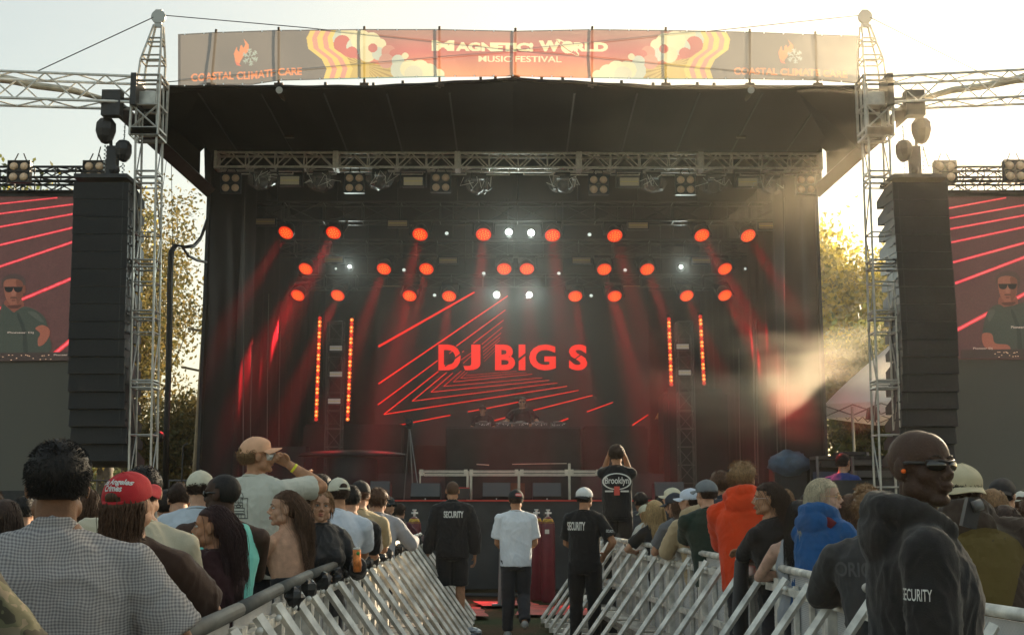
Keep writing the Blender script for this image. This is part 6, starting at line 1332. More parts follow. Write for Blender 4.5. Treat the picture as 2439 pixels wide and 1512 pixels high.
    for q in range(16): x, y = rr.uniform(-34,100 if s < 0 else 30), rr.uniform(154,168); dt.add([at(ox+x+a_, oy+y+b__, YSn-0.006)-so for a_, b__ in ((-1.5,0.8),(1.5,0.8),(1.5,-0.8),(-1.5,-0.8))],[(0,1,2,3)])
    dt.obj('picture_lights', mat('screen_dots',(0.5,0.35,0.2),0.5,emit=(0.7,0.4,0.25),es=1), sc_)
    # black trusses above the screen
    for yy, Yq, lab in ((415,22.2,'upper'),(448,22.5,'lower')):
        A, B = at(-200 if s < 0 else 2250,yy,Yq), at(235 if s < 0 else 2640,yy,Yq); m = MB(); oo = Vector((0,Yq,0)); truss(m, A-oo, B-oo, 0.3, 0.2, 9, 0.024, 0.013, False)
        tag(m.obj('screen_truss', mat('black_truss_metal',(0.045,0.047,0.05),0.4,0.5), loc=oo), 'black %s truss above the %s video screen' % (lab, nm_), 'truss')
    wv = MB(); pts = [at(mx(x),y,21.9) for x,y in ((95,420),(130,402),(160,412),(190,400),(228,395),(240,350))]; wv.path(pts,0.012,5); tag(wv.obj('loose_cable', CABLE), 'loose black cable looping over the %s screen truss' % nm_, 'cable')
# ------------------------------------------------------------------ line array speakers
YPA = 20.0
for s in (-1,1):
    nm_ = 'left' if s < 0 else 'right'
    t = thing('line_array', 'tall hanging stack of black loudspeakers %s of the stage' % nm_, 'speaker stack', (0,YPA,0)); o_ = Vector((0,YPA,0))
    prof = [(430,241 if s < 0 else 2190),(600,237 if s < 0 else 2201),(800,229 if s < 0 else 2216),(900,226 if s < 0 else 2220),(1000,224 if s < 0 else 2221),(1096,228 if s < 0 else 2218)]
    def cxat(py):
        for (y0,x0),(y1,x1) in zip(prof[:-1],prof[1:]):
            if py <= y1: return x0+(x1-x0)*(py-y0)/(y1-y0)
        return prof[-1][1]
    n = 16; W_ = 0.93
    for i in range(n):
        y0 = 434 + (1097-434)*i/n; y1 = 434 + (1097-434)*(i+1)/n; p0 = at(cxat(y0),y0,YPA); p1 = at(cxat(y1),y1,YPA); tl = max(0,(i-6))*0.9
        zc_ = (p0.z+p1.z)/2; h = (p0.z-p1.z)-0.006; xc = (p0.x+p1.x)/2; dy = -0.0 + 0.0009*tl*tl*4
        m = MB(); hw_ = W_/2; tp = 0.30  # cabinet narrows to the back
        fr = [(-hw_,0,-h/2),(hw_,0,-h/2),(hw_,0,h/2),(-hw_,0,h/2)]; bk = [(-hw_*0.98,0.95,-h*0.30),(hw_*0.98,0.95,-h*0.30),(hw_*0.98,0.95,h*0.16),(-hw_*0.98,0.95,h*0.16)]; md_ = [(-hw_,0.42,-h/2),(hw_,0.42,-h/2),(hw_,0.42,h/2),(-hw_,0.42,h/2)]
        Mt = rx(R(-tl)); vs = [Mt @ Vector(v) + Vector((xc,dy,zc_)) for v in fr+md_+bk]
        m.add(vs, [(0,1,2,3)] + [(a_,a_+4,(a_+1)%4+4,(a_+1)%4) for a_ in range(4)] + [(a_+4,a_+8,(a_+1)%4+8,(a_+1)%4+4) for a_ in range(4)] + [(11,10,9,8)])
        cab = recalc(m.obj('cabinet', STEEL, t))
        m = MB(); m.add([Mt @ Vector(v) + Vector((xc,dy,zc_)) for v in [(-hw_+0.015,-0.012,-h/2+0.01),(hw_-0.015,-0.012,-h/2+0.01),(hw_-0.015,-0.012,h/2-0.006),(-hw_+0.015,-0.012,h/2-0.006)]],[(0,1,2,3)]); m.obj('grille', GRILLE, cab)
        m = MB(); q = Mt @ Vector((-s*(hw_+0.008),0.2,0)) + Vector((xc,dy,zc_)); m.box(q,(0.016,0.30,0.03)); m.box(Mt @ Vector((hw_*0.80*(-s),-0.014,0)) + Vector((xc,dy,zc_)),(0.012,0.006,h)); m.obj('side_bracket', STEEL, cab)
    # rigging above: frame, hoists, chains
    top = at(cxat(430),424,YPA); m = MB(); m.box(top-o_+Vector((0,0.35,0.03)),(0.90,0.8,0.07)); m.obj('flying_frame', STEEL, t)
    mx = (lambda x: x) if s < 0 else (lambda x: 2439+8-x)
    hang = at(mx(262),245,20.3)
    m = MB(); m.box(at(mx(268),392,20.3)-o_,(0.17,0.17,0.62)); m.tube(hang-o_, at(mx(266),420,20.3)-o_, 0.03, 6); m.obj('hoist_column', STEEL, t)
    for (hx_, hy_, rx_, rz2, lab) in ((252,312,0.21,0.24,'larger'),(294,360,0.17,0.20,'smaller')):
        p = at(mx(hx_),hy_,20.25); m = MB(); m.ell((0,0,0),(rx_,0.2,rz2),8,6,fn=lambda v,q: Vector((q.x*(0.85+0.25*v.z*0.8), q.y, q.z)))
        hh = thing('chain_hoist', '%s black chain hoist bag above the %s speaker stack' % (lab, nm_), 'hoist', p, 0, 'chain hoists'); m.obj('hoist_bag', STEEL, hh)
        m = MB(); 
        for q in range(14): m.lathe([(0.018,0),(0.018,0.012)],(0.0 + (0.02 if q%2 else 0),0,-rz2-0.03-q*0.035),6,(1,0,0) if q%2 else (0,1,0))
        for q in range(8): m.lathe([(0.018,0),(0.018,0.012)],(0,0,rz2+0.02+q*0.035),6,(1,0,0) if q%2 else (0,1,0))
        m.obj('chain', mat('galvanised_chain',(0.35,0.35,0.33),0.4,0.7), hh)
    ds = MB(); p = at(mx(278),398,20.2); ds.lathe([(0.0,0),(0.06,0.0),(0.09,0.05),(0.02,0.09)],(0,0,0),10,(0.5,-1,-0.3)); ds.tube((0,0,0),(0.1,0.1,0.1),0.01,5); tag(ds.obj('small_floodlight', STEEL, loc=at(mx(272),405,20.1)), 'small flood lamp fixed above the %s speaker stack' % nm_, 'lamp')
# ------------------------------------------------------------------ banner
bx0, bx1, NXB, NYB = 424, 2045, 1180, 112
topc = [(424,82),(515,77),(664,72),(868,70),(1047,70),(1228,74),(1411,70),(1586,72),(1786,76),(1942,82),(2045,85)]
botc = [(424,207),(470,208),(515,203),(600,203),(664,193),(868,188),(1047,184),(1228,183),(1411,187),(1586,190),(1786,190),(1942,193),(2045,200)]
def itp(tab, x):
    for (a,b_),(c_,d_) in zip(tab[:-1],tab[1:]):
        if x <= c_: t = (x-a)/(c_-a); return b_+(d_-b_)*t
    return tab[-1][1]
# print colours are laid out on a flat grid (u along, v down), 1 cell per vertex
PW, PH = NXB, NYB
U = np.linspace(0,1621,PW)[None,:].repeat(PH,0)+424; V = np.linspace(0,120,PH)[:,None].repeat(PW,1)
Gr = np.zeros((PH,PW,3)); Gr[:] = (0.20,0.175,0.15)
def setc(mask, col): Gr[mask] = col
def inpoly(pts):
    px_ = np.array([p[0] for p in pts]); py_ = np.array([p[1] for p in pts]); ins = np.zeros(U.shape, bool); j = len(pts)-1
    x0_, x1_, y0_, y1_ = px_.min(), px_.max(), py_.min(), py_.max()
    for i in range(len(pts)):
        c1 = (py_[i] > V) != (py_[j] > V)
        with np.errstate(divide='ignore', invalid='ignore'): xi = (px_[j]-px_[i])*(V-py_[i])/(py_[j]-py_[i]+1e-12)+px_[i]
        ins ^= c1 & (U < xi); j = i
    return ins
def circ(x, y, r, ry=None): return ((U-x)/r)**2+((V-y)/(ry or r))**2 < 1
M_ = lambda x: 2469-x      # the print is mirrored about its middle
def wavex(v): return 728+0*v + np.interp(v,[0,20,45,70,95,120],[12,2,6,38,50,42])
edge = wavex(V); centre = (U > edge) & (U < M_(edge))
sky_t = np.clip((V-10)/100,0,1)[...,None]
cA, cB, cC = np.array((0.42,0.20,0.15)), np.array((0.62,0.12,0.10)), np.array((0.85,0.30,0.09))
grad = np.where(sky_t < 0.45, cA+(cB-cA)*(sky_t/0.45), cB+(cC-cB)*((sky_t-0.45)/0.55)); Gr[centre] = grad[centre]
for mir in (False, True):
    F_ = (lambda x: x) if not mir else M_; D_ = (U-edge) if not mir else (M_(edge)-U); Ue = U if not mir else M_(U)
    hill = (D_ > 0) & (V > 66 + (Ue-790)*0.0 - np.clip((Ue-800)*-0.1,0,99)) & (Ue < 1005) & (V > 62+np.clip((Ue-815)*0.28,0,99))
    setc(hill, (0.62,0.45,0.07))
    ang = np.arctan2(V-88, Ue-868); setc(hill & (np.sin(ang*34) > 0.25) & ((Ue > 880)|(V < 85)), (0.40,0.27,0.04))
    for x, y, r, c_ in ((800,12,20,(0.50,0.62,0.55)),(830,8,18,(0.72,0.70,0.42)),(815,34,20,(0.62,0.12,0.09)),(845,42,20,(0.55,0.64,0.55)),(860,26,24,(0.78,0.76,0.45)),(885,30,22,(0.80,0.78,0.47)),(905,38,15,(0.78,0.76,0.45)),(838,56,14,(0.62,0.12,0.09)),(875,60,20,(0.72,0.70,0.42)),(902,60,16,(0.52,0.62,0.55)),(888,46,11,(0.62,0.13,0.1)),(925,56,17,(0.66,0.24,0.17)),(940,62,13,(0.62,0.13,0.1)),(920,78,18,(0.64,0.28,0.2)),(948,78,15,(0.52,0.62,0.55)),(965,66,8,(0.72,0.70,0.42)),(952,100,22,(0.55,0.64,0.55)),(975,98,22,(0.78,0.76,0.45)),(1000,98,22,(0.80,0.78,0.47)),(1022,106,20,(0.80,0.78,0.47)),(1045,114,14,(0.80,0.78,0.47)),(985,112,22,(0.66,0.68,0.5))):
        setc(circ(F_(x),y,r) & (D_ > 0), c_)
    for k_, (a_, b__) in enumerate(((0,13),(13,25),(25,38),(38,50),(50,62))): setc((D_ > a_) & (D_ <= b__), (0.82,0.60,0.08) if k_%2 == 0 else (0.74,0.30,0.22))
    setc((V > 117.5) & centre & (Ue < 1060), (0.12,0.28,0.25))
setc((V > 117.0) & (U > 1060) & (U < 1410), (0.72,0.20,0.03)); setc((V < 2.2)|((V > 117.5)&~centre)|(U < 430)|(U > 2040), (0.09,0.075,0.06))
def rtext(txt, x0, y0, x1, y1, col, bold):
    v, f = textfit(txt, x0, y1, x1, y0, bold)
    for t in f:
        for a_ in range(1, len(t)-1):
            A, B, C_ = v[t[0]], v[t[a_]], v[t[a_+1]]; mnx, mxx, mny, mxy = min(A[0],B[0],C_[0])-1, max(A[0],B[0],C_[0])+1, min(A[1],B[1],C_[1])-1, max(A[1],B[1],C_[1])+1
            i0, i1 = np.searchsorted(U[0], [mnx, mxx]); j0, j1 = np.searchsorted(V[:,0], [mny, mxy]); uu, vv = U[j0:j1,i0:i1], V[j0:j1,i0:i1]
            if uu.size == 0: continue
            def sg(P,Q): return (uu-Q[0])*(P[1]-Q[1])-(P[0]-Q[0])*(vv-Q[1])
            d1, d2, d3 = sg(A,B), sg(B,C_), sg(C_,A); ins = ~(((d1<0)|(d2<0)|(d3<0)) & ((d1>0)|(d2>0)|(d3>0))); sub = Gr[j0:j1,i0:i1]; sub[ins] = col
CRM = (0.90,0.84,0.50); ORG = (0.90,0.26,0.05)
rtext('M',1028,28,1082,55,CRM,0.06); rtext('AGNETIC!',1085,32,1270,55,CRM,0.06); rtext('W',1283,26,1336,55,CRM,0.06); rtext('RLD',1366,32,1448,55,CRM,0.06)
el = ((U-1352)*0.80+(V-44)*0.60, -(U-1352)*0.60+(V-44)*0.80); ring = ((el[0]/34)**2+(el[1]/7.5)**2 < 1) & ((el[0]/30)**2+(el[1]/4.0)**2 > 1); setc(ring, CRM); setc(circ(1352,44,15.5), CRM); setc(ring & (((el[0]/32.5)**2+(el[1]/6.0)**2 < 1)) & (el[1] > 0), (0.45,0.12,0.08))
rtext('MUSIC FESTIVAL',1140,66,1337,82,CRM,0.015)
for x0_ in (455,1748):
    sl_ = 0.0
    rtext('COASTAL CLIMATE CARE',x0_,90,x0_+(264 if x0_ < 900 else 270),108,ORG,0.03)
    fx, fy = (x0_+103, 22) if x0_ < 900 else (x0_+107, 22)
    flame = [(fx+22,fy-5),(fx+34,fy+8),(fx+34,fy+22),(fx+22,fy+34),(fx+14,fy+46),(fx+12,fy+52),(fx+2,fy+44),(fx-1,fy+28),(fx+6,fy+12),(fx+8,fy+22),(fx+12,fy+24),(fx+14,fy+12),(fx+18,fy+8),(fx+21,fy+16),(fx+27,fy+8)]
    setc(inpoly(flame), ORG); setc(inpoly([(fx+2,fy+46),(fx+12,fy+50),(fx+16,fy+56),(fx+6,fy+54)]), (0.85,0.15,0.05))
    for a_ in range(6):
        an = a_*math.pi/3+0.4; cx_, cy_ = fx+38, fy+36; d1 = np.abs(-(U-cx_)*math.sin(an)+(V-cy_)*math.cos(an)); pr = (U-cx_)*math.cos(an)+(V-cy_)*math.sin(an); snow = (d1 < 1.3) & (pr > 3) & (pr < 19)
        for rr_ in (9,14):
            for sg_ in (-1,1):
                bx_, by_ = cx_+math.cos(an)*rr_, cy_+math.sin(an)*rr_; a2 = an+sg_*0.9; d2 = np.abs(-(U-bx_)*math.sin(a2)+(V-by_)*math.cos(a2)); p2 = (U-bx_)*math.cos(a2)+(V-by_)*math.sin(a2); snow |= (d2 < 1.1) & (p2 > 0) & (p2 < 6)
        setc(snow & ((U-fx) > 16 + (V-fy)*-0.0) , (0.36,0.47,0.43))
bnr = thing('festival_banner', 'long printed fabric banner reading MAGNETIC! WORLD MUSIC FESTIVAL above the stage roof', 'banner', (0,20.7,0)); bo = Vector((0,20.7,0))
vs = []; rngb = Vector((3,1,2))
for j in range(PH):
    for i in range(PW):
        x = U[0,i]; t = j/(PH-1); y = itp(topc,x)*(1-t)+itp(botc,x)*t
        w = 0.03*math.sin(x*0.034)*math.sin(math.pi*t) + 0.04*noise.noise(Vector((x*0.012,t*1.5,0)))
        if i % 4 == 0 or i == PW-1: P0 = at(x,y,20.7)
        else: P0 = None
        vs.append((x,y,w))
V3 = np.array(vs); a_ = (V3[:,0]-W0/2)/F; u_ = (H0/2-V3[:,1])/F; yy = 20.7+V3[:,2]; dd = yy/(CP-u_*SP); co = np.stack([a_*dd, yy-20.7, CAMZ+dd*(SP+u_*CP)],1)
me = bpy.data.meshes.new('banner_cloth'); idx = np.arange(PW*PH).reshape(PH,PW); quads = np.stack([idx[:-1,:-1],idx[1:,:-1],idx[1:,1:],idx[:-1,1:]],-1).reshape(-1,4)
me.vertices.add(len(co)); me.vertices.foreach_set('co', co.ravel()); me.loops.add(quads.size); me.polygons.add(len(quads)); me.loops.foreach_set('vertex_index', quads.ravel().astype(np.int32)); me.polygons.foreach_set('loop_start', (np.arange(len(quads))*4).astype(np.int32)); me.update()
Gr = Gr*0.72; lum_ = Gr.mean(-1,keepdims=True); Gr = Gr*0.76+lum_*0.24
ca = me.color_attributes.new('print','FLOAT_COLOR','POINT'); ca.data.foreach_set('color', np.concatenate([Gr.reshape(-1,3), np.ones((PW*PH,1))],1).ravel())
bmx = bpy.data.materials.new('printed_banner_mesh'); bmx.use_nodes = True; nt = bmx.node_tree; nt.nodes.clear()
at_ = nt.nodes.new('ShaderNodeAttribute'); at_.attribute_name = 'print'; df = nt.nodes.new('ShaderNodeBsdfDiffuse'); tl = nt.nodes.new('ShaderNodeBsdfTranslucent'); mxs = nt.nodes.new('ShaderNodeMixShader'); mxs.inputs[0].default_value = 0.55; ts = nt.nodes.new('ShaderNodeBsdfTransparent'); mx2 = nt.nodes.new('ShaderNodeMixShader'); mx2.inputs[0].default_value = 0.14; out = nt.nodes.new('ShaderNodeOutputMaterial')
sc2 = nt.nodes.new('ShaderNodeVectorMath'); sc2.operation = 'SCALE'; sc2.inputs['Scale'].default_value = 1.0
nt.links.new(at_.outputs['Color'], sc2.inputs[0]); nt.links.new(sc2.outputs[0], df.inputs[0]); nt.links.new(sc2.outputs[0], tl.inputs[0]); nt.links.new(df.outputs[0], mxs.inputs[1]); nt.links.new(tl.outputs[0], mxs.inputs[2]); nt.links.new(mxs.outputs[0], mx2.inputs[1]); nt.links.new(ts.outputs[0], mx2.inputs[2]); nt.links.new(mx2.outputs[0], out.inputs[0])
me.materials.append(bmx); me.polygons.foreach_set('use_smooth',[True]*len(me.polygons)); ob = bpy.data.objects.new('banner_cloth', me); C.objects.link(ob); ob.parent = bnr
for x in (515,664,868,1047,1228,1411,1586,1786,1942):
    m = MB(); dx = (1228-x)*0.006; A = at(x-dx*0-( -1 if x > 1228 else 1)*0,itp(topc,x)-6,20.8)-bo; B = at(x+(-12 if x == 515 else 0)+(6 if x > 1800 else 0),210 if x != 1228 else 192,20.8)-bo; m.tube(A,B,0.024,8); m.box(B+Vector((0,0,0.06)),(0.16,0.08,0.05)); m.obj('banner_pole', mat('rusty_pole',(0.06,0.04,0.03),0.6,0.3), bnr)
m = MB()
for x in range(440,2040,46): 
    for tab, d_ in ((topc,2),(botc,-2.5)): p = at(x,itp(tab,x)+d_,20.66)-bo; m.lathe([(0.014,0),(0.014,0.006)],p,8,(0,-1,0))
m.obj('eyelet_row', mat('bright_eyelet',(0.8,0.8,0.75),0.3,0.5), bnr)
# ------------------------------------------------------------------ tent on the right
tn = thing('canopy_tent', 'white pop-up canopy tent standing right of the stage', 'tent', (0,22.0,0)); to = Vector((0,22.0,0))
TC = mat('white_tent_cloth', (0.80,0.80,0.82), 0.8, var=0.05, scale=2, transl=(0.18,0.16,0.13))
e0, e1 = at(1963,962,21.2)-to, at(2300,905,21.2)-to; zE = e0.z; x0 = e0.x; x1 = x0+3.2; y0, y1 = -0.8, 2.3; pk = Vector(((x0+x1)/2,(y0+y1)/2,zE+1.15)); vz = 0.30
m = MB(); L0 = at(1965,962,25.6)-to; dA = Vector((0.80,-0.60,0))*3.0; dB = Vector((0.60,0.80,0))*3.0; zE = L0.z; co4 = [L0, L0+dA, L0+dA+dB, L0+dB]; pk = L0+(dA+dB)/2+Vector((0,0,1.75)); NN = 8; ring = []
for j in range(NN+1):
    t = j/NN; rg = []
    for q in range(4):
        for i in range(6):
            p = co4[q].lerp(co4[(q+1)%4], i/6); r_ = p.lerp(Vector((pk.x,pk.y,zE)), t); f_ = abs(i/6-0.5)*2; sag = -0.10*math.sin(math.pi*t)*(1-f_); r_.z = zE + (pk.z-zE)*(t**0.92) + sag; rg.append(r_)
    ring.append(rg)
for r_ in ring: m.v.extend([tuple(v) for v in r_])
for j in range(NN):
    for i in range(24): m.f.append((j*24+i,j*24+(i+1)%24,(j+1)*24+(i+1)%24,(j+1)*24+i)); m.mi.append(0)
m.obj('canopy_roof', TC, tn, True)
m = MB()
for q in range(4):
    a, b_ = co4[q], co4[(q+1)%4]
    for i in range(6):
        p, p2 = a.lerp(b_,i/6), a.lerp(b_,(i+1)/6); m.add([p,p2,p2-Vector((0,0,vz)),p-Vector((0,0,vz))],[(0,1,2,3)])
m.obj('valance', TC, tn)
for p in co4[1:3]: m = MB(); q = p + (pk-p)*0.03; m.tube((q.x,q.y,0),(q.x,q.y,zE),0.028,6); m.obj('tent_leg', mat('pale_tent_leg',(0.5,0.48,0.44),0.4,0.5), tn)
xm = (at(2035,1100,25.0)-to); m = MB(); m.tube((xm.x,xm.y,0),(xm.x,xm.y,zE-0.1),0.03,6); m.obj('tent_leg', mat('pale_tent_leg',(0,0,0)), tn)
m = MB()
for i in range(5):
    for q in range(4):
        a, b_ = co4[q].lerp(co4[(q+1)%4],i/5), co4[q].lerp(co4[(q+1)%4],(i+1)/5); m.tube(a-Vector((0,0,0.04)),b_-Vector((0,0,0.26)),0.012,5); m.tube(a-Vector((0,0,0.26)),b_-Vector((0,0,0.04)),0.012,5)
m.obj('scissor_frame', GR, tn)
hs_ = thing('hanging_speaker', 'small dark loudspeaker hanging under the canopy tent', 'speaker', at(2078,983,24.5)); m = MB(); m.prism([(-0.12,-0.12),(0.05,-0.16),(0.13,0.02),(0.03,0.15),(-0.08,0.10)],-0.1,0.1); m.obj('cabinet', STEEL, hs_); m = MB(); m.tube((0.06,0,-0.15),(0.07,0,-0.28),0.012,5); m.obj('tail_cable', CABLE, hs_)
def rack(px, py, w, h, Y, lab, cat='case', shelf=True):
    p = at(px,py,Y); t = thing('equipment_rack', lab, cat, (p.x,Y,0), 0, 'equipment beneath the tent'); m = MB(); top = p.z
    m.box((0,0.3,0.04),(w,0.6,0.08)); m.box((0,0.58,top/2),(w,0.03,top)); m.box((0,0.3,top-0.03),(w,0.6,0.06)); m.obj('cabinet', STEEL, t)
    for x in (-w/2,w/2): m = MB(); m.box((x,0,top/2),(0.04,0.05,top-0.02)); m.obj('upright', mat('grey_metal',(0,0,0)), t)
    rr = random.Random(int(px))
    for q in range(int(top/0.22)): m = MB(); m.box((rr.uniform(-0.05,0.05),0.25,0.14+q*0.22),(w*0.85,0.45,rr.uniform(0.08,0.19))); m.obj('module', [STEEL,mat('grey_panel',(0.10,0.10,0.10),0.5),mat('blue_grey_panel',(0.05,0.07,0.12),0.5)][rr.randrange(3)], t)
rack(2080,1085,0.75,1,21.9,'dark open equipment rack right of the tent pole'); rack(1990,1085,0.7,1,23.2,'grey equipment rack left of the tent pole'); rack(2140,1100,0.8,1,22.5,'black rack behind the head of the large guard'); rack(2035,1075,0.5,1,23.4,'tall narrow rack directly behind the tent pole')
person('crew member in a blue shirt bending beneath the tent', 2008, 1082, 21.8, -30, 'fair','black','short', top=('tee',(0.03,0.06,0.22)), legs=('trousers',(0.02,0.03,0.08)), arms=('hands_front','hands_front'), lean=12, vox=0.014, detail=0.4, group='crew', seed=80)
for x0q, x1q, Yq, lab in ((1985,2300,20.9,'low dark platform with a red edge under the tent'),):
    wbox(x0q,1143,x1q,1195,Yq,0.8,'low_platform',mat('dark_platform',(0.03,0.03,0.03),0.6,var=0.3,scale=5),lab,'platform')
# fence and small things left behind the cables
fn_ = thing('crowd_fence', 'low galvanised fence behind the crowd left of the stage', 'fence', (0,24.5,0)); m = MB()
for x in range(18): X = -8.6+x*0.16; m.tube((X,0,0.9),(X,0,2.05),0.010,5)
m.obj('fence_bars', GR, fn_); m = MB()
for z in (0.9,1.6,2.05): m.tube((-8.8,0,z),(-5.8,0,z),0.02,6)
m.obj('fence_rail', GR, fn_)
m = MB(); m.box((-7.4,0.4,0.45),(3.4,0.8,0.9)); tag(m.obj('side_platform', mat('dark_platform',(0,0,0)), loc=(0,24.6,0)), 'dark low platform left of the stage under the fence', 'platform')
mp_ = MB(); p = at(436,1062,22.0); mp_.tube((p.x,22.0,0),(p.x,22.0,p.z),0.014,6); mp_.tube((p.x,22.0,p.z),(p.x+0.08,22.0,p.z+0.05),0.02,6); tag(mp_.obj('microphone_stand', STEEL), 'thin black microphone stand left of the stage', 'stand')
# ------------------------------------------------------------------ trees
leafm = {}
def leafmat(nm, c1, c2, tr_):
    m = bpy.data.materials.new(nm); m.use_nodes = True; nt = m.node_tree; b_ = nt.nodes['Principled BSDF']; b_.inputs['Roughness'].default_value = 0.6; b_.inputs['Specular IOR Level'].default_value = 0.25
    g_ = nt.nodes.new('ShaderNodeNewGeometry'); cr_ = nt.nodes.new('ShaderNodeValToRGB'); cr_.color_ramp.elements[0].color = (*c1,1); cr_.color_ramp.elements[1].color = (*c2,1)
    nt.links.new(g_.outputs['Random Per Island'], cr_.inputs[0]); nt.links.new(cr_.outputs[0], b_.inputs['Base Color'])
    t = nt.nodes.new('ShaderNodeBsdfTranslucent'); mu = nt.nodes.new('ShaderNodeVectorMath'); mu.operation = 'SCALE'; mu.inputs['Scale'].default_value = tr_; nt.links.new(cr_.outputs[0], mu.inputs[0]); nt.links.new(mu.outputs[0], t.inputs[0])
    a = nt.nodes.new('ShaderNodeAddShader'); nt.links.new(b_.outputs[0], a.inputs[0]); nt.links.new(t.outputs[0], a.inputs[1]); nt.links.new(a.outputs[0], nt.nodes['Material Output'].inputs[0]); return m
AUT = leafmat('autumn_leaves',(0.070,0.075,0.028),(0.20,0.145,0.045),0.6); GRN = leafmat('yellow_green_leaves',(0.06,0.065,0.014),(0.26,0.20,0.03),1.8); DRK = leafmat('dark_leaves',(0.03,0.045,0.014),(0.09,0.09,0.02),1.2)
BARK = mat('tree_bark', (0.09,0.07,0.05), 0.9, var=0.4, scale=6, bump=0.6, bscale=25)
def tree(x, y, h, cr, lm, lab, nleaf, seed, trunk_h=0.3, leaf=0.11, spread=1.0, bare=0.0):
    rnd = random.Random(seed); t = thing('tree', lab, 'tree', (x,y,0), 0, 'trees beyond the stage'); tm = MB(); tips = []
    def grow(p, d_, L, r, lev):
        n = 4; pts = [p]; rs = [r]
        for i in range(n):
            d_ = (d_ + Vector((rnd.gauss(0,0.13),rnd.gauss(0,0.13),0.05))).normalized(); p = p + d_*L/n; pts.append(p); rs.append(r*(1-0.45*(i+1)/n))
            if lev >= 2: tips.append((p.copy(), lev))
        tm.path(pts, rs, 7 if lev < 2 else 4)
        if lev < 4:
            for q in range(3 if lev < 3 else 2):
                a = rnd.uniform(0,2*math.pi); sp__ = rnd.uniform(0.45,0.95)*spread; side = Vector((math.cos(a),math.sin(a),0)); nd = (d_*1.0 + side*sp__ + Vector((0,0,0.12))).normalized(); grow(pts[-1] if q < 2 else pts[2], nd, L*rnd.uniform(0.58,0.80), rs[-1]*0.75, lev+1)
    grow(Vector((0,0,-0.05)), Vector((0,0,1)), h*trunk_h, h*0.022, 0)
    mxz = max(p.z for p, l in tips); sc_ = h/mxz
    for i, v in enumerate(tm.v): tm.v[i] = (v[0]*sc_, v[1]*sc_, v[2]*sc_)
    tips = [(p*sc_, l) for p, l in tips]
    tm.obj('trunk', BARK, t, True)
    lv = np.zeros((nleaf*4,3)); k = 0; rs = np.random.RandomState(seed); base = np.array([tuple(p) for p, l in tips if rnd.random() >= bare])
    ctr = base[rs.randint(0,len(base),nleaf)] + rs.normal(0,1,(nleaf,3))*cr*0.11
    a = rs.normal(0,1,(nleaf,3)); a /= np.linalg.norm(a,axis=1)[:,None]; b_ = rs.normal(0,1,(nleaf,3)); b_ -= a*(a*b_).sum(1)[:,None]; b_ /= np.linalg.norm(b_,axis=1)[:,None]; s_ = leaf*rs.uniform(0.5,1.3,nleaf)[:,None]
    co = np.stack([ctr-a*s_, ctr+b_*s_*0.55, ctr+a*s_, ctr-b_*s_*0.55],1).reshape(-1,3)
    me = bpy.data.meshes.new('crown'); me.vertices.add(nleaf*4); me.vertices.foreach_set('co', co.ravel()); me.loops.add(nleaf*4); me.polygons.add(nleaf); me.loops.foreach_set('vertex_index', np.arange(nleaf*4,dtype=np.int32)); me.polygons.foreach_set('loop_start', np.arange(nleaf,dtype=np.int32)*4); me.update(); me.materials.append(lm)
    o = bpy.data.objects.new('crown', me); C.objects.link(o); o.parent = t; return t
tree(-11.6,38,11.4,4.0,AUT,'autumn tree with thin yellow crown just left of the stage',21000,11,0.28,0.075,0.9,0.2)
tree(-9.8,34,8.6,3.2,AUT,'half bare autumn tree nearest the left stage wall',11000,12,0.3,0.07,0.9,0.45)
tree(-14.5,44,12.0,4.5,GRN,'greener autumn tree behind the left lattice tower',20000,13,0.26,0.085,1.0,0.2)
tree(-19,46,13.0,5,DRK,'tall dark tree behind the left video screen',9000,14,0.3,0.14,1.0,0.3)
tree(-9.3,31.5,4.2,2.6,AUT,'low orange bush like tree at the left behind the fence',14000,15,0.15,0.065)
tree(-12.3,33,4.8,3.0,AUT,'low golden tree behind the left tower foot',12000,21,0.15,0.07)
tree(18.6,62,16.6,8.4,GRN,'broad sunlit yellow green tree right of the stage',20000,16,0.24,0.19,1.1,0.2)
tree(24.0,65,15.6,8.0,GRN,'sunlit tree behind the right lattice tower',15000,17,0.24,0.20,1.1,0.2)
tree(10.2,33,6.2,4.0,DRK,'darker low tree between the stage wall and the canopy tent',16000,18,0.2,0.10)
tree(13.4,34,5.6,4.0,DRK,'dark low tree behind the canopy tent',15000,19,0.2,0.10)
tree(33,68,15,8,GRN,'green tree far behind the right video screen',8000,20,0.26,0.22)
tree(36,45,20,8,DRK,'tall unseen tree beyond the right edge, added to shade the crowd',12000,31,0.22,0.30,1.1)  # this tree and the next are added out of view to block sun
tree(46,44,19,8,DRK,'second unseen tree further to the right, added to shade the crowd',10000,32,0.22,0.30,1.1)
lampp = thing('lamp_post', 'pale street pole among the autumn trees left of the stage', 'pole', at(462,1100,27.5)*1.0); lampp.location.z = 0
m = MB(); m.path([(0,0,0),(0.05,0,2.5),(0.10,0,5.4)],[0.085,0.075,0.05],10); m.obj('pole_shaft', mat('pale_wood_pole',(0.38,0.28,0.16),0.8,var=0.2,scale=6), lampp, True); m = MB(); m.box((-0.1,0,4.6),(0.5,0.06,0.05),(0,R(12),0)); m.box((-0.05,0,5.5),(0.42,0.06,0.05),(0,R(10),0)); m.obj('cross_arm', mat('pale_wood_pole',(0,0,0)), lampp)  # pale brown wood colour with random variation
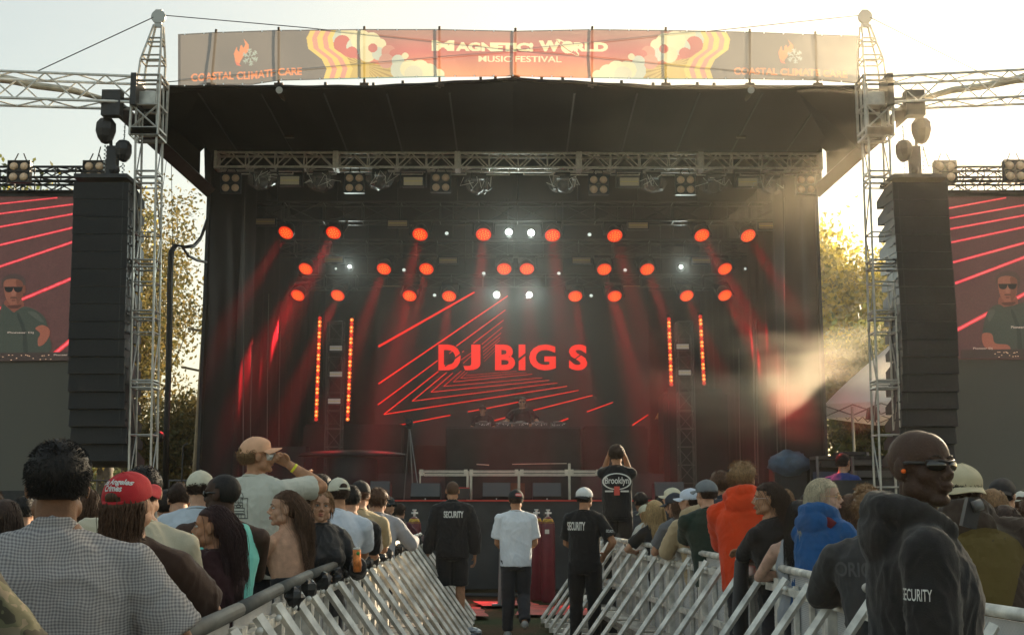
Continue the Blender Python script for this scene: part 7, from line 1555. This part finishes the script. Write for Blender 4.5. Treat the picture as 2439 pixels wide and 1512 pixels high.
# scrub line at the horizon closing off the park
hg = np.random.RandomState(9); n = 26000; X = hg.uniform(-60,60,n); Yh = 72+hg.uniform(0,6,n); Zt = 3.2+1.5*np.sin(X*0.21)+0.8*np.sin(X*0.63+1); Z = hg.uniform(0,1,n)**0.8*Zt
ctr = np.stack([X,Yh,Z],1); a = hg.normal(0,1,(n,3)); a /= np.linalg.norm(a,axis=1)[:,None]; b_ = hg.normal(0,1,(n,3)); b_ -= a*(a*b_).sum(1)[:,None]; b_ /= np.linalg.norm(b_,axis=1)[:,None]; s_ = 0.28*hg.uniform(0.5,1.3,n)[:,None]
co = np.stack([ctr-a*s_,ctr+b_*s_*0.6,ctr+a*s_,ctr-b_*s_*0.6],1).reshape(-1,3); me = bpy.data.meshes.new('far_bushes'); me.vertices.add(n*4); me.vertices.foreach_set('co',co.ravel()); me.loops.add(n*4); me.polygons.add(n); me.loops.foreach_set('vertex_index',np.arange(n*4,dtype=np.int32)); me.polygons.foreach_set('loop_start',np.arange(n,dtype=np.int32)*4); me.update(); me.materials.append(DRK)
o = bpy.data.objects.new('far_bushes', me); C.objects.link(o); tag(o, 'distant line of bushes closing the park behind the stage', 'bushes', None, 'stuff')
# ------------------------------------------------------------------ air
def volume(name, dens, col, lo, hi, lab=None, noise_scale=None, thr=(0.45,0.75), aniso=0.3):
    m = bpy.data.materials.new(name); m.use_nodes = True; nt = m.node_tree; nt.nodes.clear()
    v = nt.nodes.new('ShaderNodeVolumePrincipled'); out = nt.nodes.new('ShaderNodeOutputMaterial')
    v.inputs['Color'].default_value = (*col,1); v.inputs['Density'].default_value = dens; v.inputs['Anisotropy'].default_value = aniso
    nt.links.new(v.outputs[0], out.inputs['Volume'])
    if noise_scale:
        tc = nt.nodes.new('ShaderNodeTexCoord'); mp = nt.nodes.new('ShaderNodeMapping'); mp.inputs['Scale'].default_value = noise_scale
        n = nt.nodes.new('ShaderNodeTexNoise'); n.inputs['Scale'].default_value = 1.0; n.inputs['Detail'].default_value = 2
        r = nt.nodes.new('ShaderNodeMapRange'); r.interpolation_type = 'SMOOTHSTEP'; r.inputs[1].default_value = thr[0]; r.inputs[2].default_value = thr[1]; r.inputs[4].default_value = dens
        # fade to nothing at the puff's own bounds
        ln_ = nt.nodes.new('ShaderNodeVectorMath'); ln_.operation = 'LENGTH'; f = nt.nodes.new('ShaderNodeMapRange'); f.interpolation_type = 'SMOOTHSTEP'
        f.inputs[1].default_value = 1.0; f.inputs[2].default_value = 0.2; f.inputs[3].default_value = 0.0; f.inputs[4].default_value = 1.0
        mu = nt.nodes.new('ShaderNodeMath'); mu.operation = 'MULTIPLY'
        nt.links.new(tc.outputs['Object'], mp.inputs[0]); nt.links.new(mp.outputs[0], n.inputs['Vector']); nt.links.new(n.outputs[0], r.inputs[0])
        nt.links.new(tc.outputs['Object'], ln_.inputs[0]); nt.links.new(ln_.outputs['Value'], f.inputs[0])
        nt.links.new(r.outputs[0], mu.inputs[0]); nt.links.new(f.outputs[0], mu.inputs[1]); nt.links.new(mu.outputs[0], v.inputs['Density'])
    c = (Vector(lo)+Vector(hi))/2; h = (Vector(hi)-Vector(lo))/2
    mb = MB()
    if noise_scale: mb.ell((0,0,0),(1,1,1),20,14)
    else: mb.box((0,0,0),(2,2,2))
    o = mb.obj(name, m, loc=c); o.scale = h; o['kind'] = 'stuff'
    if lab: o['label'] = lab
    return o
volume('stage_haze', 0.0105, (1,1,1), (-5.9,22.3,1.7), (5.9,32.6,8.8), 'thin haze filling the stage in which the red beams show', aniso=0.2)
volume('haze', 0.0007, (1.0,0.92,0.76), (-62,-3,-1.2), (62,82,17.5), 'thin evening haze over the whole festival ground', aniso=0.7)
volume('smoke', 0.38, (1.0,0.90,0.72), (1.8,20.9,2.4), (8.6,23.7,5.4), 'golden drifting smoke catching the low sun at the right side of the stage', noise_scale=(1.5,0.8,2.2), thr=(0.38,0.74), aniso=0.6)
volume('smoke_veil', 0.055, (1.0,0.88,0.66), (0.0,15.6,5.4), (10.4,22.6,11.4), 'thin sunlit smoke under the right front of the roof', noise_scale=(0.5,0.7,2.2), thr=(0.30,0.75), aniso=0.65)
# fine LED grain on every lit screen surface
for nm_, m in MATS.items():
    if nm_.startswith('screen_') or nm_ == 'lit_screen_brown':
        nt = m.node_tree; b_ = nt.nodes['Principled BSDF']; c_ = b_.inputs['Emission Color'].default_value[:3]; tc = nt.nodes.new('ShaderNodeTexCoord'); n_ = nt.nodes.new('ShaderNodeTexNoise'); n_.inputs['Scale'].default_value = 34; n_.inputs['Detail'].default_value = 4
        r_ = nt.nodes.new('ShaderNodeMapRange'); r_.inputs[1].default_value = 0.3; r_.inputs[2].default_value = 0.7; r_.inputs[3].default_value = 0.55; r_.inputs[4].default_value = 1.4; v_ = nt.nodes.new('ShaderNodeVectorMath'); v_.operation = 'SCALE'; v_.inputs[0].default_value = c_
        nt.links.new(tc.outputs['Object'], n_.inputs['Vector']); nt.links.new(n_.outputs[0], r_.inputs[0]); nt.links.new(r_.outputs[0], v_.inputs['Scale']); nt.links.new(v_.outputs[0], b_.inputs['Emission Color'])
